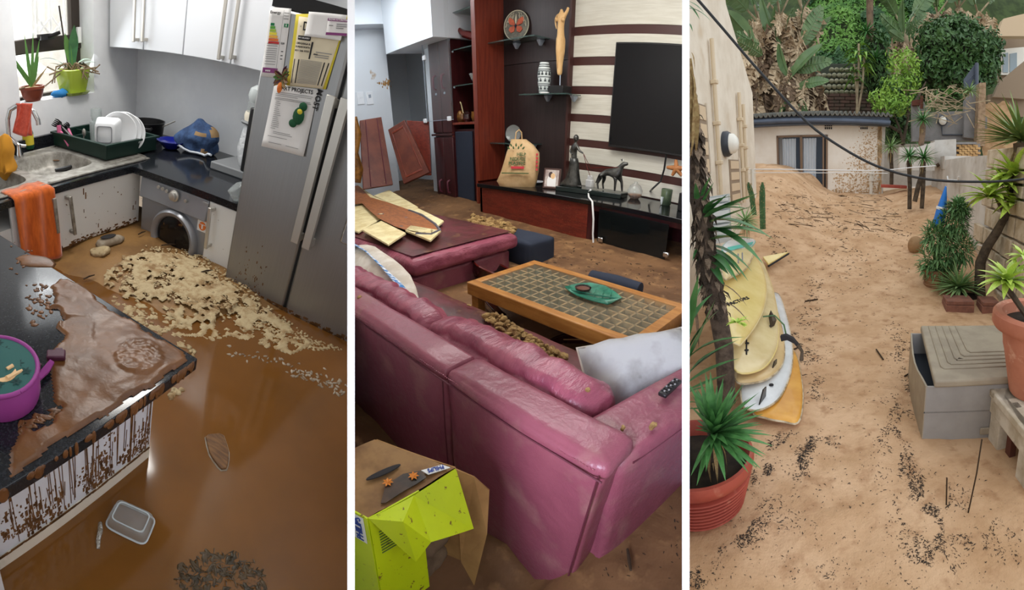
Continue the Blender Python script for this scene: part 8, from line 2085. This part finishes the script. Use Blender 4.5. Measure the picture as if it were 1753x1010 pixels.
# broken board and leash
bt = [onsand(1306, 456), onsand(1350, 447), onsand(1316, 468)]
b0 = thing('broken_board', 'broken yellow surfboard tip lying on the sand behind the stack', 'surfboard', bt[0])
part('tip', MB().slab([q+V((0, 0, .10)) for q in bt], (0, 0, .035)), 'board_yellow', b0, bevel=.008)
part('dark_edge', MB().tube([bt[1]+V((0, 0, .1)), bt[2]+V((0, 0, .1))], .016, 6), 'ink', b0)
ls = thing('surf_leash', 'black surf leash and ankle cuff lying over the edge of the boards', 'leash', G.D(1350, 585, 3.0))
def LD(x, y, d=2.95): return G.D(x, y, d)
part('cord', MB().tube([LD(1306, 542), LD(1326, 540), LD(1342, 556), LD(1346, 574), LD(1338, 584)], .006, 6), 'cactus', ls, smooth=80)
part('cuff', MB().rings([[LD(x, y, 2.9)+V((0, s_*.02, 0)) for s_ in (-1, 1)]+[LD(x+2, y+9, 2.9)+V((0, -s_*.02, 0)) for s_ in (-1, 1)] for x, y in ((1336, 574), (1346, 572), (1358, 578), (1368, 590))]), 'ink', ls, bevel=.004)
part('strap', MB().tube([LD(1366, 590, 2.88), LD(1373, 602, 2.88), LD(1372, 617, 2.88)], [.014, .012, .016], 7), 'trunk_grey', ls)
# ---- left: palm-like yucca trunk, plants, pot
tr = [(1170, 150, 3.0), (1184, 240, 2.98), (1194, 312, 2.95), (1207, 407, 2.9), (1223, 502, 2.8), (1240, 597, 2.72), (1244, 690, 2.62)]
tp_ = [G.D(x, y, d) for x, y, d in tr][::-1]
yt = thing('old_yucca', 'old leaning yucca with a scaly trunk and long green leaves at the left edge', 'tree', tp_[0])
part('trunk', MB().tube(tp_, [.06, .062, .062, .064, .064, .06, .058], 12), 'palm_trunk', yt, smooth=80)
random.seed(60)
off = base_of(yt)
sm = [mesh_of(MB().blade((0, 0, 0), (1, 0, 0), 1, .55, droop=.5, n=2, mid=.3, fold=.15), 'scale', m__, 60) for m__ in ('trunk_scale', 'palm_trunk')]
def locate(p, d, L_): 
    d = V(d).normalized(); s_ = V((0, 0, 1)).cross(d); s_ = s_.normalized() if s_.length > 1e-3 else V((0, 1, 0)); z_ = d.cross(s_)
    return Matrix(((d.x*L_, s_.x*L_, z_.x*L_, p.x-off.x), (d.y*L_, s_.y*L_, z_.y*L_, p.y-off.y), (d.z*L_, s_.z*L_, z_.z*L_, p.z-off.z), (0, 0, 0, 1)))
nsc = 0
for i in range(700):
    t = random.uniform(.28, 1); f = t*(len(tp_)-1); j = min(int(f), len(tp_)-2); p = tp_[j].lerp(tp_[j+1], f-j); a = random.uniform(pi*.95, 2.05*pi)
    d = V((cos(a)*.45, sin(a)*.45, -.8)); q = p+V((cos(a), sin(a), 0))*.060
    if G.px(q+d*.06)[0] < 1182: continue
    if nsc < 290: inst(random.choice(sm), 'trunk_scale', yt, locate(q, d+V((random.gauss(0, .3), random.gauss(0, .3), random.uniform(-.2, .6))), random.uniform(.05, .09))); nsc += 1
pm = [mesh_of(MB().blade((0, 0, 0), (1, 0, 0), 1, .085, droop=.12*j, n=6, mid=.35, fold=.2), 'leaf', 'palm_leaf', 60) for j in range(3)]
dm = [mesh_of(MB().blade((0, 0, 0), (1, 0, 0), 1, .07, droop=.4, n=5, mid=.35, fold=.2), 'leaf', m__, 60) for m__ in ('leaf_dry', 'dead_dark')]
def leafpx(x0_, y0_, x1_, y1_, d0, d1, me=None, nm='leaf', wk=1.0):
    a, b_ = G.D(x0_, y0_, d0), G.D(x1_, y1_, d1); M_ = locate(a, b_-a, (b_-a).length)
    inst(me or random.choice(pm), nm, yt, M_ @ Matrix.Diagonal((1, wk, wk, 1)))
for (x0_, y0_, x1_, y1_) in ((1206, 372, 1300, 330), (1208, 380, 1312, 352), (1206, 392, 1300, 385), (1208, 405, 1292, 408), (1210, 420, 1288, 425), (1205, 365, 1278, 335), (1203, 360, 1247, 318), (1200, 355, 1222, 312), (1200, 350, 1209, 296), (1204, 372, 1246, 332), (1210, 400, 1300, 368), (1212, 430, 1270, 440), (1214, 440, 1262, 455), (1212, 440, 1248, 470), (1195, 360, 1190, 300), (1200, 430, 1184, 480), (1198, 420, 1183, 440), (1206, 385, 1290, 352), (1206, 398, 1306, 368), (1208, 412, 1278, 400), (1210, 425, 1284, 440), (1204, 378, 1262, 322), (1202, 366, 1236, 330), (1205, 376, 1216, 318), (1212, 436, 1256, 432), (1214, 446, 1240, 490)): leafpx(x0_, y0_, x1_, y1_, 2.9, random.uniform(2.5, 2.9), wk=2.0)
for (x0_, y0_, x1_, y1_) in ((1178, 640, 1250, 568), (1178, 620, 1225, 512), (1178, 600, 1215, 520), (1180, 612, 1245, 545), (1178, 655, 1256, 600), (1178, 668, 1246, 640), (1178, 690, 1208, 680), (1178, 580, 1196, 470), (1180, 560, 1206, 490), (1178, 672, 1215, 655), (1180, 640, 1222, 575), (1178, 540, 1198, 480), (1178, 700, 1214, 700), (1178, 615, 1206, 555)): leafpx(x0_, y0_, x1_, y1_, 2.25, random.uniform(2.1, 2.4), wk=1.6)
for (x0_, y0_, x1_, y1_) in ((1183, 120, 1211, 190), (1186, 150, 1207, 260), (1184, 170, 1204, 245), (1182, 130, 1196, 230), (1190, 160, 1200, 260), (1184, 200, 1198, 262), (1182, 100, 1188, 180), (1186, 135, 1200, 200), (1184, 90, 1194, 106), (1182, 150, 1186, 240)): leafpx(x0_, y0_, x1_, y1_, 2.8, 2.75, random.choice(dm), 'dead_leaf', 1.5)
for (x0_, y0_, x1_, y1_) in ((1178, 14, 1222, 18), (1178, 8, 1200, 26), (1178, 2, 1208, 14), (1178, 40, 1186, 42)): leafpx(x0_, y0_, x1_, y1_, 2.8, 2.7, None, 'leaf', 1.3)
for (x0_, y0_, x1_, y1_) in ((1236, 486, 1284, 505), (1238, 515, 1288, 534), (1190, 520, 1200, 600)): leafpx(x0_, y0_, x1_, y1_, 2.6, 2.5, dm[1], 'dead_leaf')
# small bromeliad tuft by the boards
c = G.D(1262, 545, 2.45)
t = thing('bright_tuft', 'small bright green leafy tuft growing against the old yucca trunk', 'plant', c)
random.seed(9)
for i in range(18):
    a = random.uniform(0, 2*pi); part('leaf', MB().blade(c+V((0, 0, -.03)), (cos(a), sin(a)*.7, random.uniform(.2, 1.2)), G.m(c, random.uniform(18, 28)), G.m(c, 6), droop=.35, n=5, mid=.5), 'dracaena_leaf', t)
# cacti, small agave, plastic crate by the wall
for i, (P, r, lab) in enumerate((([(1306, 392), (1305, 350), (1305, 312)], 5, 'taller column cactus standing in the sand by the house'), ([(1291, 368), (1287, 335), (1281, 312)], 4.5, 'shorter leaning column cactus beside the taller one'))):
    pts = [G.D(x, y, 5.6) for x, y in P]; k = G.m(pts[0], r); t = thing('column_cactus', lab, 'cactus', pts[0], group='column cacti')
    rs = []
    for j in range(9):
        f = j/8*2; jj = min(int(f), 1); p_ = pts[jj].lerp(pts[jj+1], f-jj); kk = k*(1 if j < 7 else (.8 if j == 7 else .3))
        rs.append([p_+V((cos(2*pi*q/20)*kk*(1 if q % 2 else .72), sin(2*pi*q/20)*kk*(1 if q % 2 else .72), 0)) for q in range(20)])
    part('stem', MB().rings(rs), 'cactus', t, smooth=0)
    m_ = MB(); random.seed(i)
    for j in range(60): 
        f = random.uniform(0, 2); jj = min(int(f), 1); p_ = pts[jj].lerp(pts[jj+1], f-jj); a = random.randrange(10)*2*pi/10+pi/10; m_.ball(p_+V((cos(a), sin(a), 0))*k, .006, 5, 4)
    part('spine_dots', m_, 'leaf_dry', t, kind='stuff')
yucca('small_agave', 'small pale spiky agave in front of the column cacti', G.D(1276, 378, 5.0), .25, 60, 'yucca_pale', .022, seed=14, lo=-.5, dead=8)
cr = thing('plastic_crate', 'white slatted plastic crate behind the leaves against the house wall', 'crate', G.D(1232, 380, 5.2))
q = [G.D(x, y, 5.2) for x, y in ((1208, 420), (1208, 338), (1246, 332), (1250, 415))]
for k in range(7): part('slat', MB().slab([q[0].lerp(q[1], k/7+.01), q[3].lerp(q[2], k/7+.01), q[3].lerp(q[2], k/7+.11), q[0].lerp(q[1], k/7+.11)], (0, .03, 0)), 'board_white', cr)
part('back_panel', MB().slab([e+V((0, .06, 0)) for e in q], (0, .02, 0)), 'lens_glass', cr)
# red pot
zr = .30
c = G.Z(1190, 772, zr); c.z = 0; R_ = G.m(c, 97)
rp = thing('red_pot', 'large ribbed red pot with a yucca at the bottom left', 'pot', c)
prof = [(R_*.62, -.02), (R_*.72, .03)]
for k in range(8): z_ = .04+.027*k; r_ = R_*(.75+.02*k); prof += [(r_, z_), (r_+.016, z_+.010), (r_+.014, z_+.018), (r_-.002, z_+.025)]
prof += [(R_*.94, .275), (R_*.98, .29), (R_*1.0, .33), (R_*.98, .36), (R_*.93, .365), (R_*.88, .34), (R_*.84, .26), (R_*.02, .25)]
prof = [(r_, z_*.83) for r_, z_ in prof]
part('body', MB().lathe(prof, 44, c), 'pot_red', rp, smooth=50)
part('soil', MB().lathe([(R_*.86, .225), (R_*.3, .24), (.002, .24)], 20, c), 'potting_soil', rp)
yc = G.D(1225, 745, 1.72)
yucca('potted_yucca', 'dense green yucca growing from the ribbed red pot', G.D(1222, 742, 1.72), G.m(G.D(1222, 742, 1.72), 98), 130, 'yucca_leaf', G.m(yc, 13), [c+V((.06, 0, .22)), G.D(1222, 750, 1.72), G.D(1222, 742, 1.72)], .03, seed=22, lo=-.30, up=.95, droop=.10, dead=5)
# ------------------------------------------------------------------ partition walls between the three places, then put every room in the world
bpy.context.view_layer.update()
def partition(col_, name, r0):
    a = (col_-CX0)/F; t = r0*12.6/F
    d = V((sin(a), cos(a), 0)); s = V((cos(a), -sin(a), 0)); mb = MB(); C = V((0, 0, 0))
    for zz in (1,):
        P = [d*r0-s*t/2, d*r0+s*t/2, d*14+s*t/2, d*14-s*t/2]
        mb.slab([p+V((0, 0, -5)) for p in P], (0, 0, 10))
    me = mesh_of(mb, name, 'partition_white', 35); me.transform(B.to_4x4()); me.transform(Matrix.Translation(EYE))
    o = bpy.data.objects.new(name, me); COL.objects.link(o); o['kind'] = 'structure'
mat('partition_white', (244, 244, 243), rough=.8)
partition(601, 'partition_left', .74); partition(1174, 'partition_right', .84)  # added dividing walls, their near ends make the white gaps
for rm in (KIT, LIV, YRD):
    for o in rm.roots: o.matrix_basis = rm.W @ o.matrix_basis
